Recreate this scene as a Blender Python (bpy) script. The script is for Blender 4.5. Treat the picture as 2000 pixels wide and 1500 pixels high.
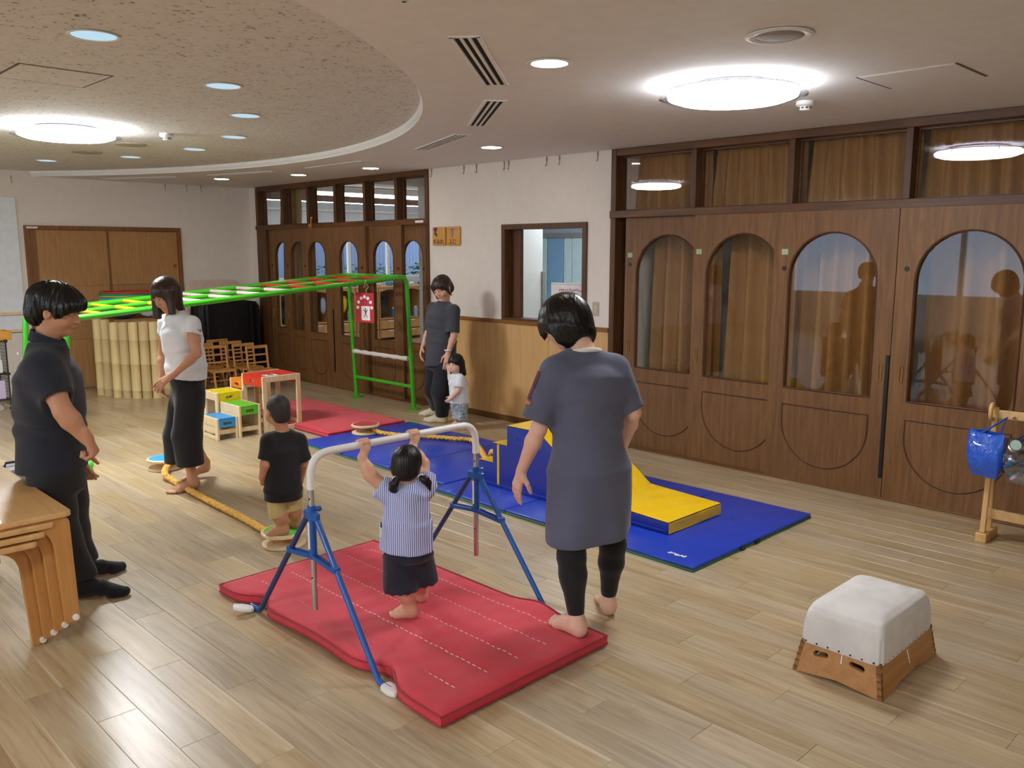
import bpy, bmesh, math, random
import numpy as np
from mathutils import Vector, Matrix
for _o in list(bpy.data.objects): bpy.data.objects.remove(_o)
S = bpy.context.scene
COL = S.collection
random.seed(7); RNG = np.random.default_rng(7)
PI = math.pi
# ---------------------------------------------------------------- camera
F_PX, PITCH, YAW, CH = 1665.0, math.radians(8.91), math.radians(45.47), 1.70
FW = np.array([math.cos(PITCH)*math.cos(YAW), math.cos(PITCH)*math.sin(YAW), -math.sin(PITCH)])
RT = np.cross(FW, [0, 0, 1.0]); RT /= np.linalg.norm(RT)
UPV = np.cross(RT, FW); CC = np.array([0, 0, CH])
FH = np.array([math.cos(YAW), math.sin(YAW), 0.0])
_cd = bpy.data.cameras.new('camera'); _cd.sensor_width = 36; _cd.lens = F_PX/2000*36; _cd.clip_end = 100; _cd.clip_start = .05
CAM = bpy.data.objects.new('camera', _cd); COL.objects.link(CAM)
_m = Matrix(((RT[0], UPV[0], -FW[0], 0), (RT[1], UPV[1], -FW[1], 0), (RT[2], UPV[2], -FW[2], CH), (0, 0, 0, 1)))
CAM.matrix_world = _m; S.camera = CAM
# ---------------------------------------------------------------- world and exposure
W = bpy.data.worlds.new('sky'); S.world = W; W.use_nodes = True
_bg = W.node_tree.nodes['Background']; _bg.inputs[0].default_value = (.62, .78, 1, 1); _bg.inputs[1].default_value = 3.0
S.view_settings.view_transform = 'Standard'; S.view_settings.look = 'None'
S.view_settings.exposure = 0.2; S.view_settings.gamma = 1.0; S.view_settings.use_curve_mapping = False
LED_E, DOWN_E, SPOT_E, TUBE_E = 84.0, 8.0, 55.0, 8.0     # strengths of the lamps built below
# ---------------------------------------------------------------- pixels to places
def ray(x, y): return FW*F_PX + RT*(x-1000) - UPV*(y-750)
def G(x, y, z=0.0): d = ray(x, y); return CC + d*((z-CH)/d[2])
def PXX(x, y, X): d = ray(x, y); return CC + d*(X/d[0])
def PYY(x, y, Y): d = ray(x, y); return CC + d*(Y/d[1])
def PD(x, y, D): d = ray(x, y); return CC + d*(D/(d@FH))      # at horizontal depth D
def V3(p): return Vector((float(p[0]), float(p[1]), float(p[2])))
# ---------------------------------------------------------------- mesh helpers
class MB:
    def __init__(s): s.v = []; s.f = []; s.mi = []
    def add(s, vs, fs, m=0):
        o = len(s.v); s.v += [tuple(map(float, p)) for p in vs]; s.f += [tuple(i+o for i in f) for f in fs]; s.mi += [m]*len(fs); return s
    def box(s, x0, x1, y0, y1, z0, z1, m=0):
        vs = [(x, y, z) for z in (z0, z1) for y in (y0, y1) for x in (x0, x1)]
        return s.add(vs, [(0, 2, 3, 1), (4, 5, 7, 6), (0, 1, 5, 4), (2, 6, 7, 3), (0, 4, 6, 2), (1, 3, 7, 5)], m)
    def obox(s, c, ax, half, m=0):     # oriented box: centre, three axes, half sizes
        c = np.array(c, float); a = [np.array(q, float)*h for q, h in zip(ax, half)]
        vs = [c+a[0]*i+a[1]*j+a[2]*k for k in (-1, 1) for j in (-1, 1) for i in (-1, 1)]
        return s.add(vs, [(0, 2, 3, 1), (4, 5, 7, 6), (0, 1, 5, 4), (2, 6, 7, 3), (0, 4, 6, 2), (1, 3, 7, 5)], m)
    def beam(s, a, b, w, h, up=(0, 0, 1), m=0):
        a = np.array(a, float); b = np.array(b, float); d = b-a; L = np.linalg.norm(d); d /= L
        u = np.array(up, float); x = np.cross(d, u); x /= np.linalg.norm(x); u = np.cross(x, d)
        return s.obox((a+b)/2, (x, d, u), (w/2, L/2, h/2), m)
    def tube(s, pts, r, n=12, closed=False, caps=True, m=0, ell=None):
        P = [np.array(p, float) for p in pts]; N = len(P)
        R = r if isinstance(r, (list, tuple, np.ndarray)) else [r]*N
        T = []
        for i in range(N):
            if closed: t = P[(i+1) % N]-P[i-1]
            else: t = P[min(i+1, N-1)]-P[max(i-1, 0)]
            T.append(t/(np.linalg.norm(t)+1e-12))
        ref = np.array([0, 0, 1.0]) if abs(T[0][2]) < .9 else np.array([1.0, 0, 0])
        u = np.cross(T[0], ref); u /= np.linalg.norm(u); vs = []
        for i in range(N):
            u = u-T[i]*(u@T[i]); u /= np.linalg.norm(u); w = np.cross(T[i], u)
            for k in range(n):
                a = 2*PI*k/n; vs.append(P[i]+R[i]*(math.cos(a)*u+math.sin(a)*w*(ell or 1)))
        fs = []
        for i in range(N if closed else N-1):
            j = (i+1) % N
            for k in range(n): fs.append((i*n+k, i*n+(k+1) % n, j*n+(k+1) % n, j*n+k))
        if caps and not closed: fs += [tuple(range(n-1, -1, -1)), tuple(range((N-1)*n, N*n))]
        return s.add(vs, fs, m)
    def lathe(s, prof, n=32, c=(0, 0, 0), m=0, ax=None):
        c = np.array(c, float); vs = []; A = ax if ax is not None else (np.array([1, 0, 0.]), np.array([0, 1, 0.]), np.array([0, 0, 1.]))
        for r, z in prof:
            for k in range(n):
                a = 2*PI*k/n; vs.append(c+r*math.cos(a)*A[0]+r*math.sin(a)*A[1]+z*A[2])
        fs = []
        for i in range(len(prof)-1):
            for k in range(n): fs.append((i*n+k, i*n+(k+1) % n, (i+1)*n+(k+1) % n, (i+1)*n+k))
        if prof[0][0] > 1e-6: fs.append(tuple(range(n-1, -1, -1)))
        if prof[-1][0] > 1e-6: fs.append(tuple(range((len(prof)-1)*n, len(prof)*n)))
        return s.add(vs, fs, m)
    def prism(s, poly, o, U, Vv, Wv, d, m=0):    # polygon in the U,V plane pushed along W by d
        o, U, Vv, Wv = [np.array(q, float) for q in (o, U, Vv, Wv)]; n = len(poly)
        vs = [o+U*p[0]+Vv*p[1] for p in poly]+[o+U*p[0]+Vv*p[1]+Wv*d for p in poly]
        fs = [tuple(range(n-1, -1, -1)), tuple(range(n, 2*n))]+[(i, (i+1) % n, (i+1) % n+n, i+n) for i in range(n)]
        return s.add(vs, fs, m)
    def holed(s, rect, loop, o, U, Vv, Wv, d, m=0):   # rectangle with one hole, pushed along W by d
        o, U, Vv, Wv = [np.array(q, float) for q in (o, U, Vv, Wv)]
        x0, x1, y0, y1 = rect; c = np.mean(loop, axis=0); inn = []; out = []
        ang = sorted(set([math.atan2(p[1]-c[1], p[0]-c[0]) for p in loop]+[math.atan2(y-c[1], x-c[0]) for x in (x0, x1) for y in (y0, y1)]))
        L = len(loop)
        for a in ang:
            dx, dy = math.cos(a), math.sin(a); best = None
            for i in range(L):
                p = np.array(loop[i])-c; q = np.array(loop[(i+1) % L])-c; e = q-p; den = dx*e[1]-dy*e[0]
                if abs(den) < 1e-12: continue
                t = (p[0]*e[1]-p[1]*e[0])/den; w = (p[0]*dy-p[1]*dx)/den
                if t > 0 and -1e-6 <= w <= 1+1e-6: best = t if best is None else max(best, t)
            ts = [((x1 if dx > 0 else x0)-c[0])/dx if abs(dx) > 1e-9 else 1e9, ((y1 if dy > 0 else y0)-c[1])/dy if abs(dy) > 1e-9 else 1e9]
            inn.append(c+best*np.array([dx, dy])); out.append(c+min(ts)*np.array([dx, dy]))
        n = len(ang); P = lambda p, w: o+U*p[0]+Vv*p[1]+Wv*w
        vs = [P(p, 0) for p in inn]+[P(p, 0) for p in out]+[P(p, d) for p in inn]+[P(p, d) for p in out]; fs = []
        for i in range(n):
            j = (i+1) % n
            fs += [(i, j, n+j, n+i), (2*n+i, 3*n+i, 3*n+j, 2*n+j), (i, 2*n+i, 2*n+j, j), (n+i, n+j, 3*n+j, 3*n+i)]
        return s.add(vs, fs, m)
    def grid(s, fn, nu, nv, m=0, cu=False, cv=False):
        vs = [fn(i/(nu if cu else nu-1), j/(nv if cv else nv-1)) for i in range(nu) for j in range(nv)]; fs = []
        for i in range(nu if cu else nu-1):
            for j in range(nv if cv else nv-1):
                a, b = (i+1) % nu, (j+1) % nv; fs.append((i*nv+j, a*nv+j, a*nv+b, i*nv+b))
        return s.add(vs, fs, m)
    def build(s, name, mat=None, parent=None, loc=None, smooth=False, bevel=0, seg=1, angle=30, fix=True):
        me = bpy.data.meshes.new(name); L = np.array(loc if loc is not None else (0, 0, 0), float)
        me.from_pydata([tuple(np.array(p)-L) for p in s.v], [], s.f)
        mats = mat if isinstance(mat, (list, tuple)) else [mat]
        for q in mats: me.materials.append(q)
        if len(mats) > 1: me.polygons.foreach_set('material_index', s.mi)
        if bevel or fix:
            bm = bmesh.new(); bm.from_mesh(me)
            if fix: bmesh.ops.recalc_face_normals(bm, faces=bm.faces)
            if bevel:
                es = [e for e in bm.edges if len(e.link_faces) == 2 and e.calc_face_angle(0) > math.radians(angle)]
                bmesh.ops.bevel(bm, geom=es, offset=bevel, segments=seg, affect='EDGES', profile=.5, clamp_overlap=True)
            bm.to_mesh(me); bm.free()
        if smooth:
            me.polygons.foreach_set('use_smooth', [True]*len(me.polygons))
            if smooth != 'all': me.set_sharp_from_angle(angle=math.radians(40))
        o = bpy.data.objects.new(name, me); COL.objects.link(o); o.location = V3(L)
        if parent is not None: put(o, parent)
        return o
def wl(o):
    p = Vector(o.location)
    return p if o.parent is None else wl(o.parent)+p
def put(o, parent):
    o.parent = parent; o.location = Vector(o.location)-wl(parent)
def thing(name, label, cat, loc=(0, 0, 0), group=None):
    o = bpy.data.objects.new(name, None); COL.objects.link(o); o.location = V3(loc); o.empty_display_size = .05
    return tag(o, label, cat, group)
def tag(o, label, cat, group=None):
    o['label'] = label; o['category'] = cat
    if group: o['group'] = group
    return o
def struct(o, label=None):
    o['kind'] = 'structure'
    if label: o['label'] = label
    return o
def dup(root, loc=None, rot=None, label=None):
    r_ = root.copy(); COL.objects.link(r_)
    if loc is not None: r_.location = V3(loc)
    if rot is not None: r_.rotation_euler = (0, 0, rot)
    if label: r_['label'] = label
    for ch in list(root.children):
        c = ch.copy(); COL.objects.link(c); c.parent = r_
        for g in ch.children:
            d = g.copy(); COL.objects.link(d); d.parent = c
    return r_
def text_mesh(txt, size, o, U, Vv, name, mat, parent, ext=.001):
    cu = bpy.data.curves.new(name, 'FONT'); cu.body = txt; cu.size = size; cu.align_x = 'CENTER'; cu.align_y = 'CENTER'; cu.extrude = ext
    t = bpy.data.objects.new(name, cu); COL.objects.link(t)
    me = bpy.data.meshes.new_from_object(t.evaluated_get(bpy.context.evaluated_depsgraph_get())); bpy.data.objects.remove(t)
    U = np.array(U, float); Vv = np.array(Vv, float); Wv = np.cross(U, Vv); o = np.array(o, float)
    n = len(me.vertices); co = np.zeros(n*3); me.vertices.foreach_get('co', co); co = co.reshape(-1, 3)
    co = co[:, :1]*U+co[:, 1:2]*Vv+co[:, 2:]*Wv; me.vertices.foreach_set('co', co.ravel())
    me.materials.clear(); me.materials.append(mat); ob = bpy.data.objects.new(name, me); COL.objects.link(ob); ob.location = V3(o)
    if parent is not None: put(ob, parent)
    return ob
# ---------------------------------------------------------------- materials
def lin(c):
    if isinstance(c, str):
        c = [int(c[i:i+2], 16)/255 for i in (0, 2, 4)]; c = [x/12.92 if x <= .04045 else ((x+.055)/1.055)**2.4 for x in c]
    return (c[0], c[1], c[2], 1)
class NT:
    def __init__(s, name):
        s.m = bpy.data.materials.new(name); s.m.use_nodes = True; s.t = s.m.node_tree; s.t.nodes.clear(); s.out = s.n('ShaderNodeOutputMaterial')
    def n(s, typ, **kw):
        x = s.t.nodes.new(typ)
        for k, v in kw.items():
            if k.startswith('i_'):
                key = k[2:]; key = int(key) if key.isdigit() else key.replace('_', ' '); x.inputs[key].default_value = v
            else: setattr(x, k, v)
        return x
    def l(s, a, b): s.t.links.new(a, b)
    def principled(s, **kw):
        b = s.n('ShaderNodeBsdfPrincipled'); s.l(b.outputs[0], s.out.inputs[0])
        for k, v in kw.items(): b.inputs[k.replace('_', ' ')].default_value = v
        s.b = b; return b
    def coords(s, scale=(1, 1, 1), kind='Object', loc=None):
        tc = s.n('ShaderNodeTexCoord'); mp = s.n('ShaderNodeMapping'); mp.inputs['Scale'].default_value = scale
        s.l(tc.outputs[kind], mp.inputs[0])
        if loc is not None: s.l(loc, mp.inputs['Location'])
        return mp.outputs[0]
    def ramp(s, fac, stops):
        r = s.n('ShaderNodeValToRGB'); e = r.color_ramp.elements
        while len(e) < len(stops): e.new(.5)
        for q, (p, c) in zip(e, stops): q.position = p; q.color = lin(c)
        s.l(fac, r.inputs[0]); return r.outputs[0]
    def bump(s, h, strength=.2, dist=.01):
        b = s.n('ShaderNodeBump'); b.inputs['Strength'].default_value = strength; b.inputs['Distance'].default_value = dist
        s.l(h, b.inputs['Height']); s.l(b.outputs[0], s.b.inputs['Normal'])
def mat(name, c, rough=.5, metal=0, var=.06, scale=12, bump=0, bscale=60, bdist=.004, coat=0, spec=.5, stretch=(1, 1, 1), sheen=0, sss=0):
    t = NT(name); b = t.principled(Roughness=rough, Metallic=metal); b.inputs['Coat Weight'].default_value = coat; b.inputs['Specular IOR Level'].default_value = spec
    b.inputs['Sheen Weight'].default_value = sheen; c = lin(c)
    co = t.coords(stretch); nz = t.n('ShaderNodeTexNoise', i_Scale=scale, i_Detail=4.0); t.l(co, nz.inputs[0])
    d = [max(0, x*(1-var)) for x in c[:3]]; h = [min(1, x*(1+var)) for x in c[:3]]
    t.l(t.ramp(nz.outputs[0], [(.25, d), (.75, h)]), b.inputs['Base Color'])
    if bump:
        n2 = t.n('ShaderNodeTexNoise', i_Scale=bscale, i_Detail=3.0); t.l(co, n2.inputs[0]); t.bump(n2.outputs[0], bump, bdist)
    if sss: b.inputs['Subsurface Weight'].default_value = sss; b.inputs['Subsurface Radius'].default_value = (.02, .008, .004)
    return t.m
def wood(name, c1, c2, axis=2, rough=.4, scale=1.0, coat=0, bump=.08, rand=0, c3=None):
    t = NT(name); b = t.principled(Roughness=rough); b.inputs['Coat Weight'].default_value = coat
    st = [9*scale, 9*scale, 9*scale]; st[axis] = .7*scale
    oi = t.n('ShaderNodeObjectInfo'); vm = t.n('ShaderNodeVectorMath', operation='SCALE'); cb = t.n('ShaderNodeCombineXYZ')
    for i in range(3): t.l(oi.outputs['Random'], cb.inputs[i])
    t.l(cb.outputs[0], vm.inputs[0]); vm.inputs['Scale'].default_value = 37.0
    co = t.coords(tuple(st), loc=vm.outputs[0])
    n1 = t.n('ShaderNodeTexNoise', i_Scale=2.2, i_Detail=6.0, i_Roughness=.62, i_Distortion=.6); t.l(co, n1.inputs[0])
    col = t.ramp(n1.outputs[0], [(.3, c1), (.5, [(a+b_)/2 for a, b_ in zip(lin(c1), lin(c2))]), (.7, c2)] if c3 is None else [(.3, c1), (.55, c2), (.75, c3)])
    if rand:
        hs = t.n('ShaderNodeHueSaturation'); mr = t.n('ShaderNodeMapRange'); mr.inputs['To Min'].default_value = 1-rand; mr.inputs['To Max'].default_value = 1+rand
        t.l(oi.outputs['Random'], mr.inputs[0]); t.l(mr.outputs[0], hs.inputs['Value']); t.l(col, hs.inputs['Color']); col = hs.outputs[0]
    t.l(col, b.inputs['Base Color'])
    n2 = t.n('ShaderNodeTexNoise', i_Scale=9.0, i_Detail=3.0); t.l(co, n2.inputs[0])
    if bump: t.bump(n2.outputs[0], bump, .003)
    return t.m
def emit(name, c, strength):
    t = NT(name); e = t.n('ShaderNodeEmission'); e.inputs[0].default_value = lin(c); e.inputs[1].default_value = strength; t.l(e.outputs[0], t.out.inputs[0]); return t.m
def glassy(name, tint=(1, 1, 1), rough=0.0, ior=1.5, min_refl=0.0):
    t = NT(name); tr = t.n('ShaderNodeBsdfTransparent'); tr.inputs[0].default_value = (*tint, 1); gl = t.n('ShaderNodeBsdfGlossy'); gl.inputs['Roughness'].default_value = rough
    fr = t.n('ShaderNodeFresnel'); fr.inputs[0].default_value = ior; mx = t.n('ShaderNodeMixShader'); f = fr.outputs[0]
    if min_refl:
        ma = t.n('ShaderNodeMath', operation='MAXIMUM'); t.l(f, ma.inputs[0]); ma.inputs[1].default_value = min_refl; f = ma.outputs[0]
    ge = t.n('ShaderNodeNewGeometry'); iv = t.n('ShaderNodeMath', operation='SUBTRACT'); iv.inputs[0].default_value = 1.0; t.l(ge.outputs['Backfacing'], iv.inputs[1])
    mu = t.n('ShaderNodeMath', operation='MULTIPLY'); t.l(f, mu.inputs[0]); t.l(iv.outputs[0], mu.inputs[1]); f = mu.outputs[0]      # inner side of a pane only lets light pass
    t.l(f, mx.inputs[0]); t.l(tr.outputs[0], mx.inputs[1]); t.l(gl.outputs[0], mx.inputs[2]); t.l(mx.outputs[0], t.out.inputs[0]); return t.m
M = {}
# ================================================================ materials
M.update(
 wall=mat('wall_paper', 'e6ddd2', .85, var=.03, bump=.15, bscale=220, bdist=.002), ceil=mat('ceiling_paper', 'e6e2df', .9, var=.03, bump=.2, bscale=160, bdist=.002),
 white=mat('white_paint', 'e8e6e2', .6, var=.02), brown=wood('dark_frame_wood', '40240e', '66401c', 2, .5, 1.2, 0), brownY=wood('dark_frame_wood_long', '46290f', '70461e', 1, .5, 1.2, 0),
 door=wood('brown_door_wood', '624020', '825a31', 2, .55, 1.6, 0, .06, .05), doordark=wood('brown_bead_wood', '3f210b', '5c3413', 2, .6, 1.5, 0),
 wain=wood('wainscot_wood', 'cb9c62', 'dab076', 2, .5, 1.2, 0, .04, .04), rail=wood('rail_wood', '7a4c1f', '93602c', 1, .4), base=wood('base_wood', '5f3c1a', '7a5025', 1, .4),
 cup=wood('cupboard_ply', '9c7042', 'b2854f', 2, .55, 2.0, 0, .05, .06), cupframe=wood('cupboard_frame', '70441c', '8c5a2a', 2, .45),
 beech=wood('beech_wood', 'd3a669', 'e6c28a', 0, .42, 1.2, .1, .04, .03), beechz=wood('beech_wood_upright', 'c9995a', 'deb579', 2, .42, 1.2, .1, .04, .03),
 birch=wood('birch_ply', 'dcc091', 'eed9b2', 2, .45, 1.3, .05, .04, .03), oak=wood('vault_wood', 'a87440', 'c08b50', 0, .45, 1.3, .1, .05), oakdark=wood('vault_joint', '6e4420', '83552a', 0, .5),
 black=mat('black_plastic', '101012', .5), brass=mat('brass', 'b08d4a', .35, .9), chrome=mat('chrome', 'c8c8c8', .22, 1), grey=mat('grey_plastic', '8b8a8c', .5), glass=glassy('window_glass', min_refl=.07),
 dark=mat('dark_void', '0b0a0a', .8), sticker=mat('sticker_green', '9db38f', .6), paper=mat('paper', 'e9e6e4', .7))
def acoustic():
    t = NT('acoustic_board'); b = t.principled(Roughness=.9)
    co = t.coords((1, 1, .2)); vo = t.n('ShaderNodeTexVoronoi', i_Scale=30.0); vo.feature = 'F1'; nz = t.n('ShaderNodeTexNoise', i_Scale=60.0, i_Detail=2.0); t.l(co, nz.inputs[0])
    sc = t.n('ShaderNodeVectorMath', operation='SCALE'); t.l(nz.outputs['Color'], sc.inputs[0]); sc.inputs['Scale'].default_value = .022; av = t.n('ShaderNodeVectorMath', operation='ADD'); t.l(co, av.inputs[0]); t.l(sc.outputs[0], av.inputs[1])
    t.l(av.outputs[0], vo.inputs['Vector']); n3 = t.n('ShaderNodeTexNoise', i_Scale=9.0, i_Detail=2.0); t.l(co, n3.inputs[0])
    a = t.n('ShaderNodeMath', operation='MULTIPLY'); t.l(vo.outputs['Distance'], a.inputs[0]); t.l(n3.outputs[0], a.inputs[1])
    col = t.ramp(a.outputs[0], [(.055, '7b7368'), (.10, 'd2cdc6'), (.35, 'dbd7d0')]); t.l(col, b.inputs['Base Color']); t.bump(a.outputs[0], .35, .004); return t.m
M['acoustic'] = acoustic()
def floor_mat(name, island):
    t = NT(name); b = t.principled(Roughness=.34); b.inputs['Coat Weight'].default_value = .25; b.inputs['Coat Roughness'].default_value = .26
    if island: rnd = t.n('ShaderNodeNewGeometry').outputs['Random Per Island']
    else: rnd = t.n('ShaderNodeObjectInfo').outputs['Random']
    cb = t.n('ShaderNodeCombineXYZ'); k = t.n('ShaderNodeMath', operation='MULTIPLY'); t.l(rnd, k.inputs[0]); k.inputs[1].default_value = 91.0
    for i in range(3): t.l(k.outputs[0], cb.inputs[i])
    co = t.coords((7, .55, 7), loc=cb.outputs[0])
    n1 = t.n('ShaderNodeTexNoise', i_Scale=2.4, i_Detail=7.0, i_Roughness=.6, i_Distortion=1.4); t.l(co, n1.inputs[0])
    col = t.ramp(n1.outputs[0], [(.28, 'a08660'), (.46, 'b49c74'), (.62, 'bfa981'), (.8, 'd1c2a0')])
    co2 = t.coords((30, 1.2, 30), loc=cb.outputs[0]); n2 = t.n('ShaderNodeTexNoise', i_Scale=2.0, i_Detail=5.0, i_Distortion=.8); t.l(co2, n2.inputs[0])
    mx = t.n('ShaderNodeMix', data_type='RGBA', blend_type='MULTIPLY'); mx.inputs[0].default_value = .55; t.l(col, mx.inputs[6])
    t.l(t.ramp(n2.outputs[0], [(.3, (.74, .69, .64)), (.55, (1, 1, 1))]), mx.inputs[7])
    hs = t.n('ShaderNodeHueSaturation'); mr = t.n('ShaderNodeMapRange'); mr.inputs['To Min'].default_value = .90; mr.inputs['To Max'].default_value = 1.07
    k2 = t.n('ShaderNodeMath', operation='FRACT'); k3 = t.n('ShaderNodeMath', operation='MULTIPLY'); t.l(rnd, k3.inputs[0]); k3.inputs[1].default_value = 17.3; t.l(k3.outputs[0], k2.inputs[0])
    t.l(k2.outputs[0], mr.inputs[0]); t.l(mr.outputs[0], hs.inputs['Value']); t.l(mx.outputs[2], hs.inputs['Color'])
    mr2 = t.n('ShaderNodeMapRange'); mr2.inputs['To Min'].default_value = .8; mr2.inputs['To Max'].default_value = 1.0; t.l(rnd, mr2.inputs[0]); t.l(mr2.outputs[0], hs.inputs['Saturation'])
    fin = hs.outputs[0]
    if not island:      # pale sapwood edge on some boards
        tc = t.n('ShaderNodeTexCoord'); sp = t.n('ShaderNodeSeparateXYZ'); t.l(tc.outputs['Object'], sp.inputs[0])
        nn = t.n('ShaderNodeTexNoise', i_Scale=1.0, i_Detail=2.0); t.l(co, nn.inputs[0])
        ad = t.n('ShaderNodeMath', operation='MULTIPLY_ADD'); t.l(nn.outputs[0], ad.inputs[0]); ad.inputs[1].default_value = -.06; t.l(sp.outputs[0], ad.inputs[2])
        rr = t.ramp(ad.outputs[0], [(.030, (0, 0, 0)), (.040, (1, 1, 1))]); m2 = t.n('ShaderNodeMix', data_type='RGBA'); t.l(fin, m2.inputs[6]); m2.inputs[7].default_value = lin('d8ccb4')
        gt = t.n('ShaderNodeMath', operation='GREATER_THAN'); t.l(k2.outputs[0], gt.inputs[0]); gt.inputs[1].default_value = .5
        mm = t.n('ShaderNodeMath', operation='MULTIPLY'); t.l(gt.outputs[0], mm.inputs[0]); t.l(rr, mm.inputs[1]); m3 = t.n('ShaderNodeMath', operation='MULTIPLY'); t.l(mm.outputs[0], m3.inputs[0]); m3.inputs[1].default_value = .6
        t.l(m3.outputs[0], m2.inputs[0]); fin = m2.outputs[2]
    t.l(fin, b.inputs['Base Color']); t.bump(n2.outputs[0], .05, .002); return t.m
M['plank'] = floor_mat('floor_board', False); M['plank_far'] = floor_mat('floor_board_rest', True)
def curtain_mat(name, c1, c2):
    t = NT(name); b = t.principled(Roughness=.8); co = t.coords((60, 60, 4)); n = t.n('ShaderNodeTexNoise', i_Scale=3.0, i_Detail=3.0); t.l(co, n.inputs[0])
    t.l(t.ramp(n.outputs[0], [(.3, c1), (.7, c2)]), b.inputs['Base Color']); t.bump(n.outputs[0], .04, .001); return t.m
M['curtain'] = curtain_mat('mustard_curtain', '8a5f2a', '9c6e35'); M['curtain2'] = curtain_mat('olive_curtain', '8a7440', 'a98f52')
# ================================================================ room
XW, YL, ZC = 5.89, 11.2, 2.553; XL, YN = -6.6, -3.0; CX, CY, CR, RISE = -.933, 7.572, 5.47, .06
# floor: a slab and boards
floor = struct(MB().box(XL-.1, XW+.12, YN-.1, YL+.1, -.12, -.004).build('floor', M['plank_far']))
PWD, PLN = .145, .91
_pm = MB(); e = .0012
_w, _l = PWD/2-.0004, PLN/2-.0004
_pm.add([(-_w, -_l, -.004), (_w, -_l, -.004), (_w, _l, -.004), (-_w, _l, -.004), (-_w, -_l, -e), (_w, -_l, -e), (_w, _l, -e), (-_w, _l, -e), (-_w+e, -_l+e, 0), (_w-e, -_l+e, 0), (_w-e, _l-e, 0), (-_w+e, _l-e, 0)],
  [(8, 9, 10, 11), (4, 5, 9, 8), (5, 6, 10, 9), (6, 7, 11, 10), (7, 4, 8, 11), (0, 1, 5, 4), (1, 2, 6, 5), (2, 3, 7, 6), (3, 0, 4, 7)])
proto = _pm.build('plank', M['plank'], floor)
boards = []
for i in range(int((XW-XL)/PWD)+1):
    x = XL+PWD*(i+.5); off = (i*.37+.11*random.random()) % 1*PLN
    y = YN-off
    while y < YL:
        a, b_ = max(y, YN), min(y+PLN, YL); y += PLN
        if b_-a < .04: continue
        c = np.array([x, (a+b_)/2, 0]); v = c-CC; dz = v@FW; sc = 0
        if dz > .5:
            px, py = 1000+F_PX*(v@RT)/dz, 750-F_PX*(v@UPV)/dz
            if -120 < px < 2120 and py < 1620: sc = 1/dz
        boards.append((sc, c, b_-a))
boards.sort(key=lambda q: -q[0]); rest = MB()
for k, (sc, c, ln) in enumerate(boards):
    if k < 300:
        o = proto if k == 0 else proto.copy()
        if k: COL.objects.link(o); o.parent = floor
        o.location = (c[0], c[1], random.uniform(0, .0003)); o.scale = (1, ln/PLN, 1)
    else:
        h = ln/2-.0004; rest.add([(c[0]+sx*_w, c[1]+sy*h, -.0002) for sx, sy in ((-1, -1), (1, -1), (1, 1), (-1, 1))], [(0, 1, 2, 3)])
ro = rest.build('plank', M['plank_far'], floor, fix=False); ro['kind'] = 'stuff'
# ceiling: lower ring, riser and raised disc
ring = MB(); N = 240; pts = []
for k in range(N):
    a = 2*PI*k/N; d = (math.cos(a), math.sin(a))
    ts = [((XW+.1 if d[0] > 0 else XL-.1)-CX)/d[0] if abs(d[0]) > 1e-9 else 1e9, ((YL+.1 if d[1] > 0 else YN-.1)-CY)/d[1] if abs(d[1]) > 1e-9 else 1e9]
    pts.append((d, max(min(ts), CR)))
for k in range(N):
    (d, t), (d2, t2) = pts[k], pts[(k+1) % N]; q = []
    for dd, tt in ((d, CR), (d, t), (d2, t2), (d2, CR)): q.append((CX+dd[0]*tt, CY+dd[1]*tt, ZC))
    if t > CR or t2 > CR: ring.add(q, [(0, 3, 2, 1)])
for x0, x1, y0, y1 in ((XL-.1, XL+.01, YN-.1, YL+.1), ): pass
# corner fill-ins
def cfill(cx, cy):
    ks = sorted(range(N), key=lambda k: abs(math.atan2(math.sin(2*PI*k/N-math.atan2(cy-CY, cx-CX)), math.cos(2*PI*k/N-math.atan2(cy-CY, cx-CX)))))[:2]
    q = [(CX+pts[k][0][0]*pts[k][1], CY+pts[k][0][1]*pts[k][1], ZC) for k in ks]; ring.add(q+[(cx, cy, ZC)], [(0, 1, 2)])
for cx in (XW+.1, XL-.1):
    for cy in (YL+.1, YN-.1):
        if math.hypot(cx-CX, cy-CY) > CR: cfill(cx, cy)
ceiling = struct(ring.build('ceiling', M['ceil'], fix=False))
riser = MB(); prof = [(CR, ZC), (CR, ZC+.018), (CR-.012, ZC+.02), (CR-.012, ZC+RISE)]
for r_, z_ in prof: pass
vs = [(CX+r_*math.cos(2*PI*k/N), CY+r_*math.sin(2*PI*k/N), z_) for r_, z_ in prof for k in range(N)]
riser.add(vs, [(i*N+k, i*N+(k+1) % N, (i+1)*N+(k+1) % N, (i+1)*N+k) for i in range(3) for k in range(N)])
riser.build('riser', M['white'], ceiling, smooth='all', fix=False)
MB().add([(CX+CR*math.cos(2*PI*k/N), CY+CR*math.sin(2*PI*k/N), ZC+RISE) for k in range(N)], [tuple(range(N-1, -1, -1))]).build('raised_board', M['acoustic'], ceiling, fix=False)
MB().box(XL-.1, XW+.1, YN-.1, YL+.1, ZC+RISE+.05, ZC+RISE+.15).build('slab', M['white'], ceiling)
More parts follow.
